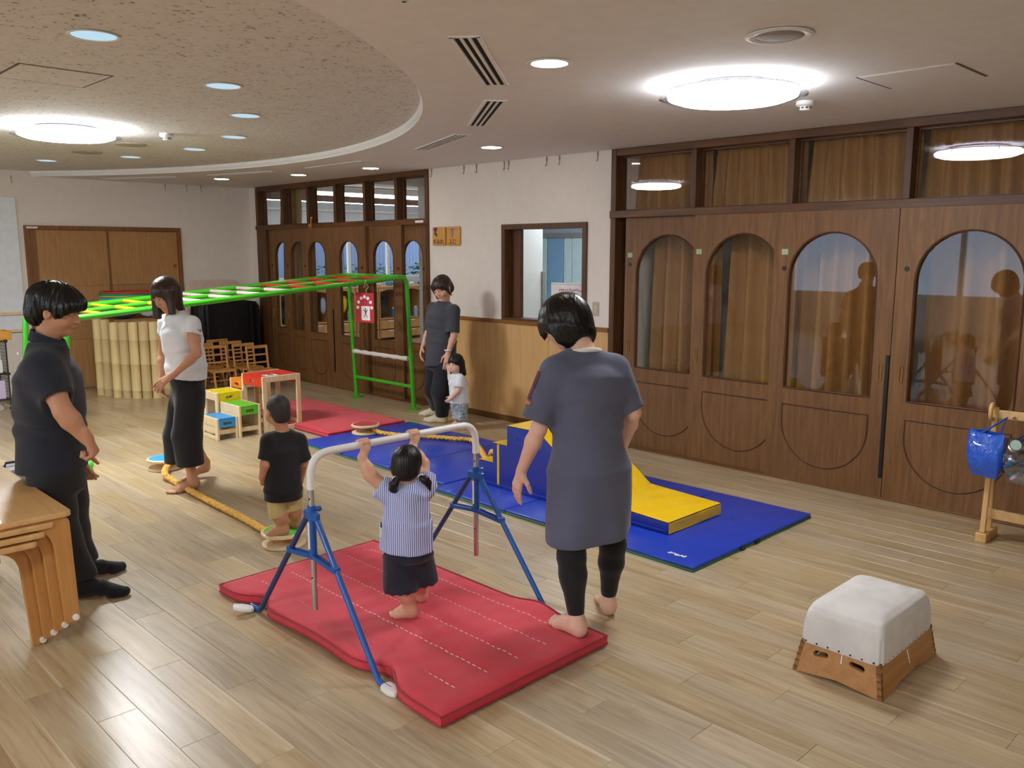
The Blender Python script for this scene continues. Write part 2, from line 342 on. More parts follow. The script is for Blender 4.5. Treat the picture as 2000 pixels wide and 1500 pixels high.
# walls
ND0, ND1 = 4.755, YN; FD0, FD1 = 11.0, 7.25; WN0, WN1, WZ0, WZ1 = 5.025, 6.12, 1.0, 1.95; T = .14
wr = MB(); wr.box(XW, XW+T, FD0, YL+.1, 0, ZC+.1); wr.box(XW, XW+T, WN1, FD1, 0, ZC+.1); wr.box(XW, XW+T, ND0, WN0, 0, ZC+.1); wr.box(XW, XW+T, WN0, WN1, 0, WZ0); wr.box(XW, XW+T, WN0, WN1, WZ1, ZC+.1)
wall_right = struct(wr.build('wall_right', M['wall']))
for y0, y1 in ((4.765, 5.49), (5.49, 6.38), (6.38, 7.24)):
    MB().box(XW-.012, XW+.002, y0+.0015, y1-.0015, .06, .985).build('panel', M['wain'], wall_right, bevel=.0015)
struct(MB().box(XW-.022, XW, 4.76, 7.245, 0, .06).build('baseboard_right', M['base'], bevel=.002))
trim_n = [0]
def trim(mb, m='brown', bevel=.003):
    trim_n[0] += 1; return struct(mb.build('trim_%d' % trim_n[0], M[m], bevel=bevel))
trim(MB().box(XW-.026, XW, 4.76, 7.245, .985, 1.022), 'rail')
wf = MB(); wf.box(XL-.1, XW+.1, YL, YL+.12, 0, ZC+RISE+.1)
wall_far = struct(wf.build('wall_far', M['wall']))
wn = MB(); wn.box(XL-.1, XW+T, YN-.12, YN, 0, ZC+RISE+.1); wall_near = struct(wn.build('wall_near', M['wall']))
LW0, LW1 = .5, 9.5
wl_ = MB(); wl_.box(XL-.12, XL, YN-.1, LW0, 0, ZC+.15); wl_.box(XL-.12, XL, LW1, YL+.1, 0, ZC+.15); wl_.box(XL-.12, XL, LW0, LW1, 0, .75); wl_.box(XL-.12, XL, LW0, LW1, 2.2, ZC+.15)
wall_left = struct(wl_.build('wall_left', M['wall']))
wdn = [0]
def window(mb, m='glass', **k):
    wdn[0] += 1; return struct(mb.build('window_%d' % wdn[0], M[m], **k))
for k in range(5):
    y0 = LW0+k*1.8; w = window(MB().box(XL-.07, XL-.064, y0+.05, y0+1.75, .8, 2.15))
    MB().holed((0, 1.8, 0, 1.45), [(.05, .05), (1.75, .05), (1.75, 1.4), (.05, 1.4)], (XL-.1, y0, .75), (0, 1, 0), (0, 0, 1), (1, 0, 0), .08).build('window_frame', M['white'], w)
# doors with arched panes -------------------------------------------------
dn = [0]
def arch_loop(c, hw, z0, zs, n=20):
    L = [(c-hw, z0), (c+hw, z0)]
    return L+[(c+hw*math.cos(PI*k/n), zs+hw*math.sin(PI*k/n)) for k in range(n+1)]
def dloop(c, hw, zt, zs, n=20): return [(c+hw, zt), (c-hw, zt)]+[(c-hw*math.cos(PI*k/n), zs-hw*math.sin(PI*k/n)) for k in range(n+1)]
def bead(path, x, r_, name, parent, closed=True):
    P = [(x, p[0], p[1]) for p in path]; Q = []
    for a, b_ in zip(P, P[1:]+P[:1]):
        n = max(1, int(math.dist(a, b_)/.12)); Q += [tuple(np.array(a)+(np.array(b_)-np.array(a))*t/n) for t in range(n)]
    return MB().tube(Q, r_, 6, closed=True).build(name, M['doordark'], parent, smooth=True)
def arched_door(x, y0, y1, hw, top=1.975, z0=.70, ztop=1.825, label=None):
    dn[0] += 1; c = (y0+y1)/2; w = y1-y0; zs = ztop-hw
    lo = arch_loop(c, hw, z0, zs); mb = MB()
    mb.holed((y0, y1, .6, top), lo, (x, 0, 0), (0, 1, 0), (0, 0, 1), (1, 0, 0), .038); mb.box(x, x+.038, y0, y1, .012, .6)
    d = struct(mb.build('door_%d' % dn[0], M['door'], bevel=0), label)
    p = MB(); p.prism(lo, (x+.02, 0, 0), (0, 1, 0), (0, 0, 1), (1, 0, 0), .004); p.build('pane', M['glass'], d)
    bead(lo, x+.001, .0075, 'bead', d); bead(dloop(c, hw, .575, .14+hw), x+.0005, .006, 'panel_bead', d)
    return d
def pull(d, x, y, z):
    MB().tube([(x-.004, y+.011*math.cos(a), z+(.045 if math.sin(a) > 0 else -.045)+.011*math.sin(a)) for a in np.linspace(0, 2*PI, 16, endpoint=False)], .0035, 6, closed=True).build('handle', M['brass'], d, smooth=True)
def keyhole(d, x, y, z): MB().lathe([(0, -.004), (.016, -.004), (.017, 0)], 16, (x, y, z), ax=(np.array([0, 1., 0]), np.array([0, 0, 1.]), np.array([1., 0, 0]))).build('lock', M['black'], d, smooth=True)
def stick(d, x, y, z): MB().box(x-.001, x, y-.025, y+.025, z-.02, z+.02).build('sticker', M['sticker'], d)
XD = 5.815
near = []
for k, (x, y0, y1) in enumerate(((XD+.09, 3.725, 4.61), (XD+.045, 3.005, 3.89), (XD, 2.28, 3.165), (XD, 1.39, 2.275), (XD+.045, .56, 1.445), (XD+.09, -.17, .715))):
    d = arched_door(x, y0, y1, .32, label='brown wooden sliding door with arched glass, %s from the light switch' % ('first', 'second', 'third', 'fourth', 'fifth', 'sixth')[k]); near.append(d)
keyhole(near[2], XD, 3.08, 1.57); keyhole(near[3], XD, 2.21, 1.58); keyhole(near[0], XD+.09, 4.56, 1.58)
stick(near[2], XD, 3.08, 1.69); stick(near[1], XD+.045, 3.84, 1.69); stick(near[0], XD+.09, 4.56, 1.66)
pull(near[2], XD, 2.34, .88); pull(near[3], XD, 2.2, .88); pull(near[1], XD+.045, 3.84, .86); pull(near[0], XD+.09, 4.56, .88)
MB().box(XD-.008, XD+.001, 2.281, 2.305, .15, 1.0).build('edge_strip', M['black'], near[2], bevel=.002)
def transom_set(ya, yb, mulls, xg, name):
    # frame: outer posts, head, sill bar, mullions, panes
    fx0, fx1 = XW-.02, XW+.13
    trim(MB().box(fx0, fx1, ya-.055, ya, 0, ZC-.001)); trim(MB().box(fx0, fx1, yb, yb+.055, 0, ZC-.001))
    trim(MB().box(fx0+.005, fx1, yb+.055, ya-.055, ZC-.06, ZC-.001), 'brownY')
    trim(MB().box(fx0-.015, fx1, yb+.001, ya-.001, 1.975, 2.035), 'brownY')
    for m in mulls: trim(MB().box(fx0+.01, fx1, m-.024, m+.024, 2.035, ZC-.06))
    e = [ya-.055]+[q for m in mulls for q in (m+.024, m-.024)]+[yb+.055]
    for k in range(0, len(e), 2):
        w = window(MB().box(xg, xg+.005, e[k+1], e[k], 2.035, ZC-.06))
        y0, y1 = e[k+1], e[k]; MB().holed((y0, y1, 2.035, ZC-.06), [(y0+.012, 2.047), (y1-.012, 2.047), (y1-.012, ZC-.072), (y0+.012, ZC-.072)], (xg-.012, 0, 0), (0, 1, 0), (0, 0, 1), (1, 0, 0), .012).build('glazing_bead', M['brownY'], w)
transom_set(ND0, YN, [3.93, 3.10, 2.275, 1.45, .62, -.2], XW+.09, 'near')
trim(MB().box(XW-.08, XW+.13, YN+.06, ND0-.06, 0, .012), 'base')       # floor track
trim(MB().box(XD-.01, XW+.13, YN+.06, -.175, .012, 1.975))               # panel past the last door
# far doors
for k, (x, y0, y1) in enumerate(((XD+.09, 10.03, 10.73), (XD+.045, 9.55, 10.25), (XD, 9.043, 9.743), (XD, 8.34, 9.04), (XD+.045, 7.71, 8.41), (XD+.09, 7.31, 7.83))):
    d = arched_door(x, y0, y1, .195 if k < 5 else .18, z0=.67, ztop=1.81, label='brown wooden sliding door of the far set, %s from the corner' % ('first', 'second', 'third', 'fourth', 'fifth', 'sixth')[k])
    keyhole(d, x, y1-.07 if k < 3 else y0+.07, 1.5); pull(d, x, y1-.06 if k < 3 else y0+.06, .85)
    if k == 2: MB().box(x-.006, x+.001, y0, y0+.02, .2, .98).build('edge_strip', M['black'], d)
transom_set(FD0, FD1, [10.32, 9.68, 9.06, 8.44, 7.83], XW+.09, 'far')
trim(MB().box(XW-.08, XW+.13, FD1+.06, FD0-.06, 0, .012), 'base'); trim(MB().box(XD+.05, XW+.13, 10.735, FD0-.056, .012, 1.975))
# small window in the wall
w = window(MB().box(XW+.1, XW+.105, WN0+.05, WN1-.05, WZ0+.05, WZ1-.05))
fr = MB().holed((WN0, WN1, WZ0, WZ1), [(WN0+.05, WZ0+.045), (WN1-.05, WZ0+.045), (WN1-.05, WZ1-.05), (WN0+.05, WZ1-.05)], (XW-.02, 0, 0), (0, 1, 0), (0, 0, 1), (1, 0, 0), .155); fr.build('window_frame', M['brown'], w, bevel=.003)
MB().box(XW+.08, XW+.12, WN1-.17, WN1-.05, WZ0+.045, WZ1-.05).build('sash_stile', M['brown'], w)
# ---------------------------------------------------------------- far wall cupboard
cx0, cx1, cz = 3.02, 4.87, 1.99
fw_ = MB(); fw_.box(cx0-.0, cx0+.05, YL-.05, YL, 0, cz); fw_.box(cx1-.04, cx1, YL-.05, YL, 0, cz); fw_.box(cx0+.05, cx1-.04, YL-.05, YL, cz-.05, cz)
trim(fw_, 'cupframe')
for x0, x1, yy in ((cx0+.05, 3.965, YL-.03), (3.915, cx1-.04, YL-.015)):
    dn[0] += 1; d = struct(MB().box(x0, x1, yy, yy+.012, .015, cz-.05).build('door_%d' % dn[0], M['cupframe']), 'plain plywood sliding cupboard door')
    for z0, z1 in ((.017, .62), (.624, 1.27), (1.274, cz-.052)):
        MB().box(x0+(.075 if x0 < 3.5 else .03), x1-(.03 if x0 < 3.5 else .005), yy-.004, yy, z0, z1).build('panel', M['cup'], d, bevel=.001)
    xx = x0+.04 if x0 < 3.5 else x1-.05; MB().lathe([(0, -.006), (.022, -.006), (.024, 0)], 16, (xx, yy, 1.5), ax=(np.array([1., 0, 0]), np.array([0, 0, 1.]), np.array([0, 1., 0]))).build('finger_pull', M['cupframe'], d)
wb = thing('whiteboard', 'white wall board with a pale wooden rail beside the plywood cupboard', 'board', (2.0, YL-.02, .78))
MB().box(1.0, 2.955, YL-.02, YL-.001, .78, 2.3).build('panel', mat('board_white', 'e6ebef', .25), wb)
MB().box(1.0, 2.975, YL-.045, YL-.018, .955, .99).build('ledge', M['birch'], wb, bevel=.003); MB().box(1.0, 2.975, YL-.04, YL-.018, .755, .785).build('ledge', M['birch'], wb, bevel=.003)
# ---------------------------------------------------------------- curtains behind the glass
def curtain(y0, y1, z0, z1, x, n, amp, seed, gather=0, label='', grp=None, m='curtain'):
    rg = random.Random(seed); ph = [rg.uniform(.8, 1.2) for _ in range(n*2+4)]; cum = np.cumsum(ph); cum = cum/cum[-1]
    nu, nv = n*8+1, 14
    def fn(u, v):
        k = np.interp(u, np.linspace(0, 1, len(cum)), cum); y = y0+(y1-y0)*u; z = z0+(z1-z0)*v
        a = amp*(1-.45*v); w = math.sin(2*PI*n*k); xx = x+a*(w+.25*math.sin(4*PI*n*k+1))+.02*math.sin(5*u+2*v)
        y += gather*(1-v)**1.5*(u)*1.0
        return (xx, y+.012*math.sin(2*PI*n*k+1.5)*(1-v), z)
    o = MB().grid(fn, nu, nv).build('curtain', M[m], smooth='all', fix=False)
    return tag(o, label, 'curtain', grp)
for k, (a, b_) in enumerate(((4.68, 3.95), (3.9, 3.13), (3.08, 2.3), (2.25, 1.47))):
    curtain(b_, a, 2.03, 2.5, XW+.27, 7, .03, 10+k, 0, 'short mustard curtain behind the %s transom pane right of the light switch' % ('first', 'second', 'third', 'fourth')[k])
curtain(1.42, -2.9, 2.03, 2.5, XW+.27, 40, .03, 15, 0, 'short mustard curtain behind the rightmost transom panes')
for k, (a, b_, g) in enumerate(((4.5, 3.85, .0), (3.75, 3.02, 0), (2.98, 2.28, 0), (2.2, 1.3, 0))):
    curtain(b_, a, .02, 1.99, XW+.29, 5 if k != 2 else 6, .075, 20+k, g, 'long mustard curtain behind the glass of the %s sliding door' % ('first', 'second', 'third', 'fourth')[k])
curtain(-2.9, 1.28, .02, 1.99, XW+.29, 24, .05, 30, 0, 'long mustard curtain behind the doors right of the bag stand')
curtain(10.1, 10.75, .02, 1.99, XW+.25, 6, .035, 31, 0, 'olive curtain gathered behind the far door nearest the corner', m='curtain2'); curtain(10.3, 10.75, 2.03, 2.5, XW+.25, 5, .03, 32, 0, 'short olive curtain behind the transom pane nearest the corner', m='curtain2')
# dark room behind the near doors
struct(MB().box(XW+1.6, XW+1.7, YN-.1, 4.68, 0, 2.7).build('wall_store', M['wall'])); struct(MB().box(XW+.13, XW+1.7, YN-.1, 4.68, ZC+.02, ZC+.1).build('ceiling_store', M['ceil'])); struct(MB().box(XW+.12, XW+1.7, YN-.1, 4.68, -.1, -.002).build('floor_store', M['plank_far']))
struct(MB().box(XW+T, XW+1.7, 4.68, 4.78, 0, 2.7).build('wall_between', M['wall'])); struct(MB().box(XW+T, XW+1.7, YN-.2, YN-.1, 0, 2.7).build('wall_store_end', M['wall']))
# ================================================================ ceiling fixtures
M.update(led=emit('led_diffuser', (.93, .965, 1), LED_E), ledup=emit('led_uplight', (.66, .72, 1), LED_E*.11), cool=emit('cool_downlight', (.56, .80, .95), .9*DOWN_E/9), spot=emit('warm_downlight', (1, .9, .76), SPOT_E), tube=emit('tube_lamp', (.93, .97, 1), TUBE_E),
 slot=mat('slot_black', '050505', .9), acryl=glassy('clear_acrylic', (.95, .96, 1), .05, 1.45, .12))
M.update(led_b=emit('led_diffuser_right', (.93, .965, 1), LED_E*.36), ledup_b=emit('led_uplight_right', (.66, .72, 1), LED_E*.22))
def led_light(x, y, z, label, b=''):
    t = thing('ceiling_light', label, 'ceiling light', (x, y, z), 'round LED ceiling lamps'); c = (x, y, z)
    MB().lathe([(.20, 0), (.24, -.012), (.24, -.03), (.2, -.03)], 48, c).build('base', M['white'], t, smooth=True)
    MB().lathe([(.30, -.028), (.32, -.034), (.335, -.05), (.33, -.068), (.28, -.085), (.15, -.095), (0, -.098)], 64, c).build('diffuser', M['led'+b], t, smooth='all')
    MB().lathe([(.245, -.018), (.298, -.026)], 64, c).build('light_ring', M['ledup'+b], t, smooth='all', fix=False)
    MB().lathe([(.34, -.046), (.375, -.058), (.378, -.064), (.34, -.07)], 64, c).build('trim_ring', M['acryl'], t, smooth='all')
    MB().tube([(x+.335*math.cos(a), y+.335*math.sin(a), z-.034) for a in np.linspace(0, 2*PI, 64, endpoint=False)], .0035, 6, closed=True).build('wire_ring', M['grey'], t)
    for k in range(6):
        a = k*PI/3+.3; MB().tube([(x+.336*math.cos(a), y+.336*math.sin(a), z-.034), (x+.342*math.cos(a), y+.342*math.sin(a), z-.058)], .003, 6).build('clip', M['grey'], t)
led_light(4.06, 2.49, ZC, 'large round glowing ceiling lamp above the arched brown doors', '_b'); led_light(2.26, 7.07, ZC+RISE, 'large round glowing ceiling lamp on the speckled raised ceiling')
for x, y, z, l in ((-2.2, 2.2, ZC+RISE, 'to the left of the camera'), (-4.1, 7.1, ZC+RISE, 'far to the left of the speckled ceiling'), (.6, -.6, ZC, 'behind the camera')):
    led_light(x, y, z, 'added fill lamp out of sight, shaped like the round ceiling lamps, '+l, '_b' if y < 0 else '')  # unseen lamps, added because the room needs more light
cool = [(183, 68), (436, 167), (479, 225), (457, 267), (380, 291), (255, 306), (91, 313)]
ords = ['nearest the camera and largest', 'second from the camera', 'third from the camera', 'fourth from the camera', 'fifth from the camera', 'sixth from the camera', 'leftmost and farthest']
for (px, py), od in zip(cool, ords):
    p = G(px, py, ZC+RISE); t = thing('downlight', 'pale blue recessed downlight in the speckled ceiling, '+od, 'downlight', p, 'pale blue downlights in the raised ceiling')
    MB().lathe([(.098, 0), (.106, -.003), (.106, -.006), (.094, -.006), (.090, 0)], 40, p).build('ring', M['white'], t, smooth=True)
    MB().lathe([(.091, -.0035), (.05, -.0035), (0, -.0035)], 40, p).build('lamp', M['cool'], t, fix=False)
warm = [((1073, 122), 'between the slotted vent and the big lamp'), ((960, 287), 'above the wall with the small window'), ((724, 328), 'above the right of the far doors'), ((583, 341), 'above the left of the far doors'), ((433, 349), 'near the far corner of the room')]
for (px, py), od in warm:
    p = G(px, py, ZC); t = thing('downlight', 'bright warm white recessed downlight '+od, 'downlight', p, 'warm downlights in the lower ceiling')
    MB().lathe([(.085, 0), (.108, -.002), (.110, -.007), (.105, -.009), (.085, -.007), (.080, .0)], 40, p).build('ring', M['white'], t, smooth=True)
    MB().lathe([(.082, -.004), (.04, -.004), (0, -.004)], 40, p).build('lamp', M['spot'], t, fix=False)
for x, y in ((1.2, 1.2), ):  # unseen glowing disc added as extra warm light
    t = thing('downlight', 'added warm fill light out of the picture, ' + ('left of the camera' if x < 2 else 'near the right wall'), 'downlight', (x, y, ZC), 'warm downlights in the lower ceiling')
    MB().lathe([(.082, -.004), (.04, -.004), (0, -.004)], 40, (x, y, ZC)).build('lamp', M['spot'], t, fix=False)
vl = ['at the very top edge of the picture', 'largest in view, above the big lamp side', 'second from the top of the picture', 'third, flat and narrow beside the warm downlight', 'above the middle of the far doors', 'near the far corner', 'by the far wall above the cupboard']
for k, ang in enumerate((-65.8, -50.6, -36.1, -21.6, -.4, 15.2, 30)):
    a = math.radians(ang); c = np.array([CX+5.87*math.cos(a), CY+5.87*math.sin(a), ZC]); U = np.array([-math.sin(a), math.cos(a), 0]); R_ = np.array([math.cos(a), math.sin(a), 0]); Z = np.array([0, 0, 1.])
    t = thing('air_vent', 'white ceiling vent with three black slots, '+vl[k], 'air vent', c, 'slotted vents around the raised ceiling')
    for s_ in (-1, 1):
        MB().obox(c+R_*s_*.057-Z*.002, (U, R_, Z), (.52, .009, .004)).build('frame', M['white'], t); MB().obox(c+U*s_*.513-Z*.002, (U, R_, Z), (.008, .064, .004)).build('frame', M['white'], t)
    for q in (-.017, .017): MB().obox(c+R_*q-Z*.002, (U, R_, Z), (.506, .007, .0035)).build('blade', M['white'], t)
    for q in (-.036, 0, .036): MB().obox(c+R_*q-Z*.0006, (U, R_, Z), (.506, .010, .0005)).build('slot', M['slot'], t)
p = G(1523, 67, ZC); t = thing('ceiling_speaker', 'round beige ceiling speaker at the upper right', 'speaker', p)
MB().lathe([(.118, 0), (.132, -.003), (.134, -.009), (.118, -.012), (.112, -.008)], 48, p).build('rim', M['white'], t, smooth=True); MB().lathe([(.114, -.006), (.06, -.012), (0, -.014)], 48, p).build('grille', mat('grille', 'a39b92', .7, bump=.6, bscale=500), t, smooth='all', fix=False)
for (px, py), l in (((170, 297), 'below the left lamp'), ((255, 282), 'right of the left lamp')):
    p = G(px, py, ZC+RISE); t = thing('ceiling_speaker', 'small flat round speaker in the speckled ceiling '+l, 'speaker', p)
    MB().lathe([(.13, 0), (.135, -.006), (.12, -.009), (0, -.009)], 32, p).build('grille', mat('grille_b', 'a89f90', .8), t, smooth=True)
for (px, py, z), l in (((1573, 198, ZC), 'white smoke detector with dark slots beside the big right lamp'), ((325, 261, ZC+RISE), 'small grey smoke detector in the speckled ceiling')):
    p = G(px, py, z); t = thing('smoke_detector', l, 'smoke detector', p)
    MB().lathe([(.05, 0), (.052, -.02), (.04, -.028), (.03, -.03)], 28, p).build('base', M['white'], t, smooth=True); MB().lathe([(.03, -.03), (.032, -.045), (.026, -.052), (0, -.053)], 28, p).build('sensor', M['white'], t, smooth=True)
    for k in range(8):
        a = k*PI/4; MB().obox(p+np.array([.031*math.cos(a), .031*math.sin(a), -.038]), ((math.cos(a), math.sin(a), 0), (-math.sin(a), math.cos(a), 0), (0, 0, 1)), (.0015, .007, .004)).build('slot', M['black'], t)
def access(x0, x1, y0, y1, z, m, label, two):
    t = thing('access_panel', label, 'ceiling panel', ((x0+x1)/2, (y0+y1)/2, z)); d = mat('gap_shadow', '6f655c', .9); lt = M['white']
    MB().box(x0, x1, y0, y1, z-.003, z).build('panel', M[m], t)
    w = .014
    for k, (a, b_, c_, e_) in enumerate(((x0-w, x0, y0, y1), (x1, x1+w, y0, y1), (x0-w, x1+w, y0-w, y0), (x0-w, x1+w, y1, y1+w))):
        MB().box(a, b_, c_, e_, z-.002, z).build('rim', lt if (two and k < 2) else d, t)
access(4.35, 4.75, 1.5, 1.95, ZC, 'ceil', 'square ceiling access panel at the right of the big lamp', True); access(5.2, 5.55, .95, 1.3, ZC, 'ceil', 'square ceiling access panel cut by the right edge of the picture', True)
access(1.36, 1.79, 4.85, 5.29, ZC+RISE, 'acoustic', 'square access panel in the speckled ceiling at the upper left', False)
hm = mat('hook_tan', 'a3957f', .5)
def hook(p, axis, label):
    t = thing('picture_hook', label, 'hook', p, 'picture hooks under the ceiling'); d = np.array(axis, float); sd = np.array([d[1], -d[0], 0])
    MB().obox(p+d*.004, (d, sd, (0, 0, 1)), (.004, .006, .018)).build('clip', hm, t)
    q = [p+d*.006+np.array([0, 0, -.015]), p+d*.006+np.array([0, 0, -.05]), p+d*.008+np.array([0, 0, -.062]), p+d*.018+np.array([0, 0, -.064]), p+d*.022+np.array([0, 0, -.055])]
    MB().tube(q, .0035, 6).build('wire', hm, t, smooth=True)
hs = (7.20, 6.68, 6.49, 6.09, 6.03, 5.53, 5.37, 4.92)
for k, y in enumerate(hs): hook(np.array([XW, y, ZC-.02]), (-1, 0, 0), 'tan picture hook, %s from the far doors' % ('first', 'second', 'third', 'fourth', 'fifth', 'sixth', 'seventh', 'eighth')[k])
for k, x in enumerate((2.94, 4.72, 5.0, 5.2)): hook(np.array([x, YL, ZC-.02]), (0, -1, 0), 'tan picture hook on the far wall, %s from the left' % ('first', 'second', 'third', 'fourth')[k])
# ================================================================ wall pieces
sgn = mat('sign_wood', 'd29a4c', .45, var=.12, scale=6, stretch=(1, 8, .6))
for y0, y1, txt, lab in ((6.965, 7.175, 'すみれ', 'wooden name board with violets and the word すみれ beside the far doors'), (6.735, 6.945, 'ふじ', 'wooden name board with drooping wisteria and the word ふじ')):
    c = (XW, (y0+y1)/2, 1.75); t = thing('name_board', lab, 'sign', c, 'wooden class name boards')
    MB().box(XW-.028, XW-.001, y0, y1, 1.75, 1.945).build('board', sgn, t, bevel=.012, seg=3, smooth=True)
    text_mesh(txt, .062, (XW-.030, (y0+y1)/2, 1.785), (0, -1, 0), (0, 0, 1), 'lettering', mat('sign_ink', '4a2a12', .6), t)
    fc = [mat('violet', '5a3a7a', .6), mat('leafgreen', '2f5a2c', .6)]; yc = (y0+y1)/2
    if txt == 'すみれ':
        for k, (dy, dz, m) in enumerate(((.06, .055, 0), (.03, .06, 0), (.045, .035, 0), (.05, .01, 1), (.03, -.005, 1))):
            MB().lathe([(0, -.002), (.016, -.001), (.016, .001)], 12, (XW-.0295, yc+dy, 1.865+dz), ax=(np.array([0, 1., 0]), np.array([0, 0, 1.]), np.array([1., 0, 0]))).build('flower' if m == 0 else 'leaf', fc[m], t)
    else:
        MB().beam((XW-.0295, yc+.05, 1.915), (XW-.0295, yc-.045, 1.92), .002, .012, (1, 0, 0)).build('leaf', fc[1], t)
        for k in range(6): MB().lathe([(0, -.002), (.018-.0025*k, -.001), (.018-.0025*k, .001)], 12, (XW-.0295, yc, 1.905-.016*k), ax=(np.array([0, 1., 0]), np.array([0, 0, 1.]), np.array([1., 0, 0]))).build('flower', mat('wisteria', '8d7aa8', .6), t)
t = thing('light_switch', 'cream wall switch plate right of the small window', 'switch', (XW, 4.92, 1.12))
MB().box(XW-.008, XW, 4.88, 4.955, 1.12, 1.245).build('plate', mat('switch_cream', 'b9ad98', .45), t, bevel=.003)
for z in (1.145, 1.185): MB().box(XW-.012, XW-.007, 4.905, 4.93, z, z+.028).build('rocker', mat('switch_rocker', 'cfc4ae', .4), t, bevel=.002)
t = thing('notice', 'white notice with a red heading taped inside the small window', 'poster', (XW+.09, 5.31, 1.05)); xn = XW+.093
MB().box(xn, xn+.002, 5.085, 5.55, 1.06, 1.40).build('sheet', M['paper'], t); rd = mat('print_red', 'b52a3c', .7); gp = mat('print_grey', '8a8a96', .7); pk = mat('print_pink', 'd99a9a', .7)
rg = random.Random(3)
for k in range(11):
    y = 5.44-k*.026
    for j in range(3): MB().obox((xn-.001, y+rg.uniform(-.008, .008), 1.333+rg.uniform(-.008, .008)), ((1, 0, 0), (0, math.cos(j*1.1), math.sin(j*1.1)), (0, -math.sin(j*1.1), math.cos(j*1.1))), (.0006, .009, .0022)).build('heading', rd, t)
for k in range(14): MB().obox((xn-.001, 5.53-k*.032, 1.385), ((1, 0, 0), (0, 1, 0), (0, 0, 1)), (.0006, .010, .003)).build('border', (pk, gp)[k % 2], t)
for k in range(9): MB().obox((xn-.001, 5.10, 1.36-k*.033), ((1, 0, 0), (0, 1, 0), (0, 0, 1)), (.0006, .005, .006)).build('border', gp, t)
for k in range(5): MB().obox((xn-.001, 5.30, 1.27-k*.04), ((1, 0, 0), (0, 1, 0), (0, 0, 1)), (.0006, .12-.01*k, .0025)).build('text_line', gp, t)
# ================================================================ corridor beyond the small window
cw = M['white']; blue = mat('corridor_blue', '7fb4de', .35); mint = mat('corridor_mint', 'd5eef0', .35); pale = mat('corridor_pale', 'b7c6d6', .5)
struct(MB().box(6.03, 7.52, 7.12, 7.24, 0, 2.7).build('wall_corridor', cw)); struct(MB().box(XW+T, 9.6, 4.78, 9.4, 2.56, 2.66).build('ceiling_corridor', cw)); struct(MB().box(XW+T, 9.6, 4.78, 9.4, -.1, 0).build('floor_corridor', M['plank_far']))
struct(MB().box(XW+1.7, 9.6, 4.7, 4.78, 0, 2.7).build('wall_corridor_side', cw)); struct(MB().box(9.5, 9.6, 4.78, 9.4, 0, 2.7).build('wall_corridor_end', pale))
trim(MB().box(7.5, 7.56, 7.1, 7.26, 0, 1.45), 'grey')
for y0, y1, m, l, z1 in ((8.83, 8.95, mint, 'narrow mint panel', 1.88), (8.5, 8.83, blue, 'light blue door leaf', 1.88), (8.34, 8.5, mint, 'mint door leaf', 1.88), (8.05, 8.34, mint, 'wide mint door leaf', 1.88), (7.6, 8.05, pale, 'pale grey curtain panel', 1.88)):
    dn[0] += 1; d = struct(MB().box(9.42, 9.46, y0+.01, y1-.01, 0, z1).build('door_%d' % dn[0], m, bevel=.004), l+' in the corridor behind the small window')
    MB().box(9.4, 9.42, y0+.02, y0+.035, .9, 1.05).build('handle', M['grey'], d)
trim(MB().box(9.40, 9.47, 7.5, 9.1, 1.88, 1.95), 'grey')
t = thing('corridor_fill_light', 'added unseen lamp that brightens the corridor behind the small window', 'ceiling light', (8.0, 6.6, 2.55)); MB().box(7.6, 8.6, 6.2, 7.2, 2.53, 2.559).build('panel', emit('corridor_fill', (.82, .92, 1), 12.0), t)  # lamp added out of view to light the corridor panels
# ================================================================ classroom beyond the far doors
struct(MB().box(XW+T, 13, 7.24, 13.8, -.1, 0).build('floor_classroom', M['plank_far'])); struct(MB().box(XW+T, 13, 7.24, 13.8, 2.62, 2.72).build('ceiling_classroom', M['ceil']))
struct(MB().box(7.52, 7.62, 7.24, 9.5, 0, 2.7).build('wall_classroom_side', cw)); struct(MB().box(7.62, 13, 9.42, 9.5, 0, 2.7).build('wall_classroom_near', cw)); struct(MB().box(12.9, 13, 9.5, 13.8, 0, 2.7).build('wall_classroom_end', cw)); struct(MB().box(XW, XW+T, YL+.1, 13.8, 0, 2.7).build('wall_classroom_left', cw))
b_ = MB(); b_.box(XW, 13, 13.7, 13.8, 0, 1.18); b_.box(XW, 13, 13.7, 13.8, 2.12, 2.7); b_.box(XW, 7.4, 13.7, 13.8, 1.18, 2.12); b_.box(11.9, 13, 13.7, 13.8, 1.18, 2.12); struct(b_.build('wall_classroom_back', mat('class_wall', 'cfd6dc', .7)))
for k in range(5):
    x0 = 7.4+.9*k; w = window(MB().box(x0+.03, x0+.87, 13.74, 13.745, 1.2, 2.1)); MB().holed((x0, x0+.9, 1.18, 2.12), [(x0+.03, 1.21), (x0+.87, 1.21), (x0+.87, 2.09), (x0+.03, 2.09)], (0, 13.71, 0), (1, 0, 0), (0, 0, 1), (0, 1, 0), .06).build('window_frame', M['white'], w)
trim(MB().box(6.1, 12.8, 13.62, 13.7, 2.40, 2.44), 'white'); trim(MB().box(6.05, 12.9, 11.55, 11.75, 2.45, 2.62), 'brownY')
for y in (10.8, 12.45):
    t = thing('tube_light', 'long white tube lamp on the classroom ceiling, %s row' % ('nearer' if y < 11 else 'farther'), 'tube light', (9, y, 2.5)); MB().box(6.6, 11.6, y-.06, y+.06, 2.53, 2.6).build('housing', M['white'], t); MB().box(6.62, 11.58, y-.045, y+.045, 2.485, 2.53).build('lamp', M['tube'], t)
fn = thing('mesh_fence', 'grey wire mesh fence outside the classroom windows', 'fence', (9.6, 15.2, 0)); fm = mat('fence_grey', '6f7a88', .5)
fb = MB()
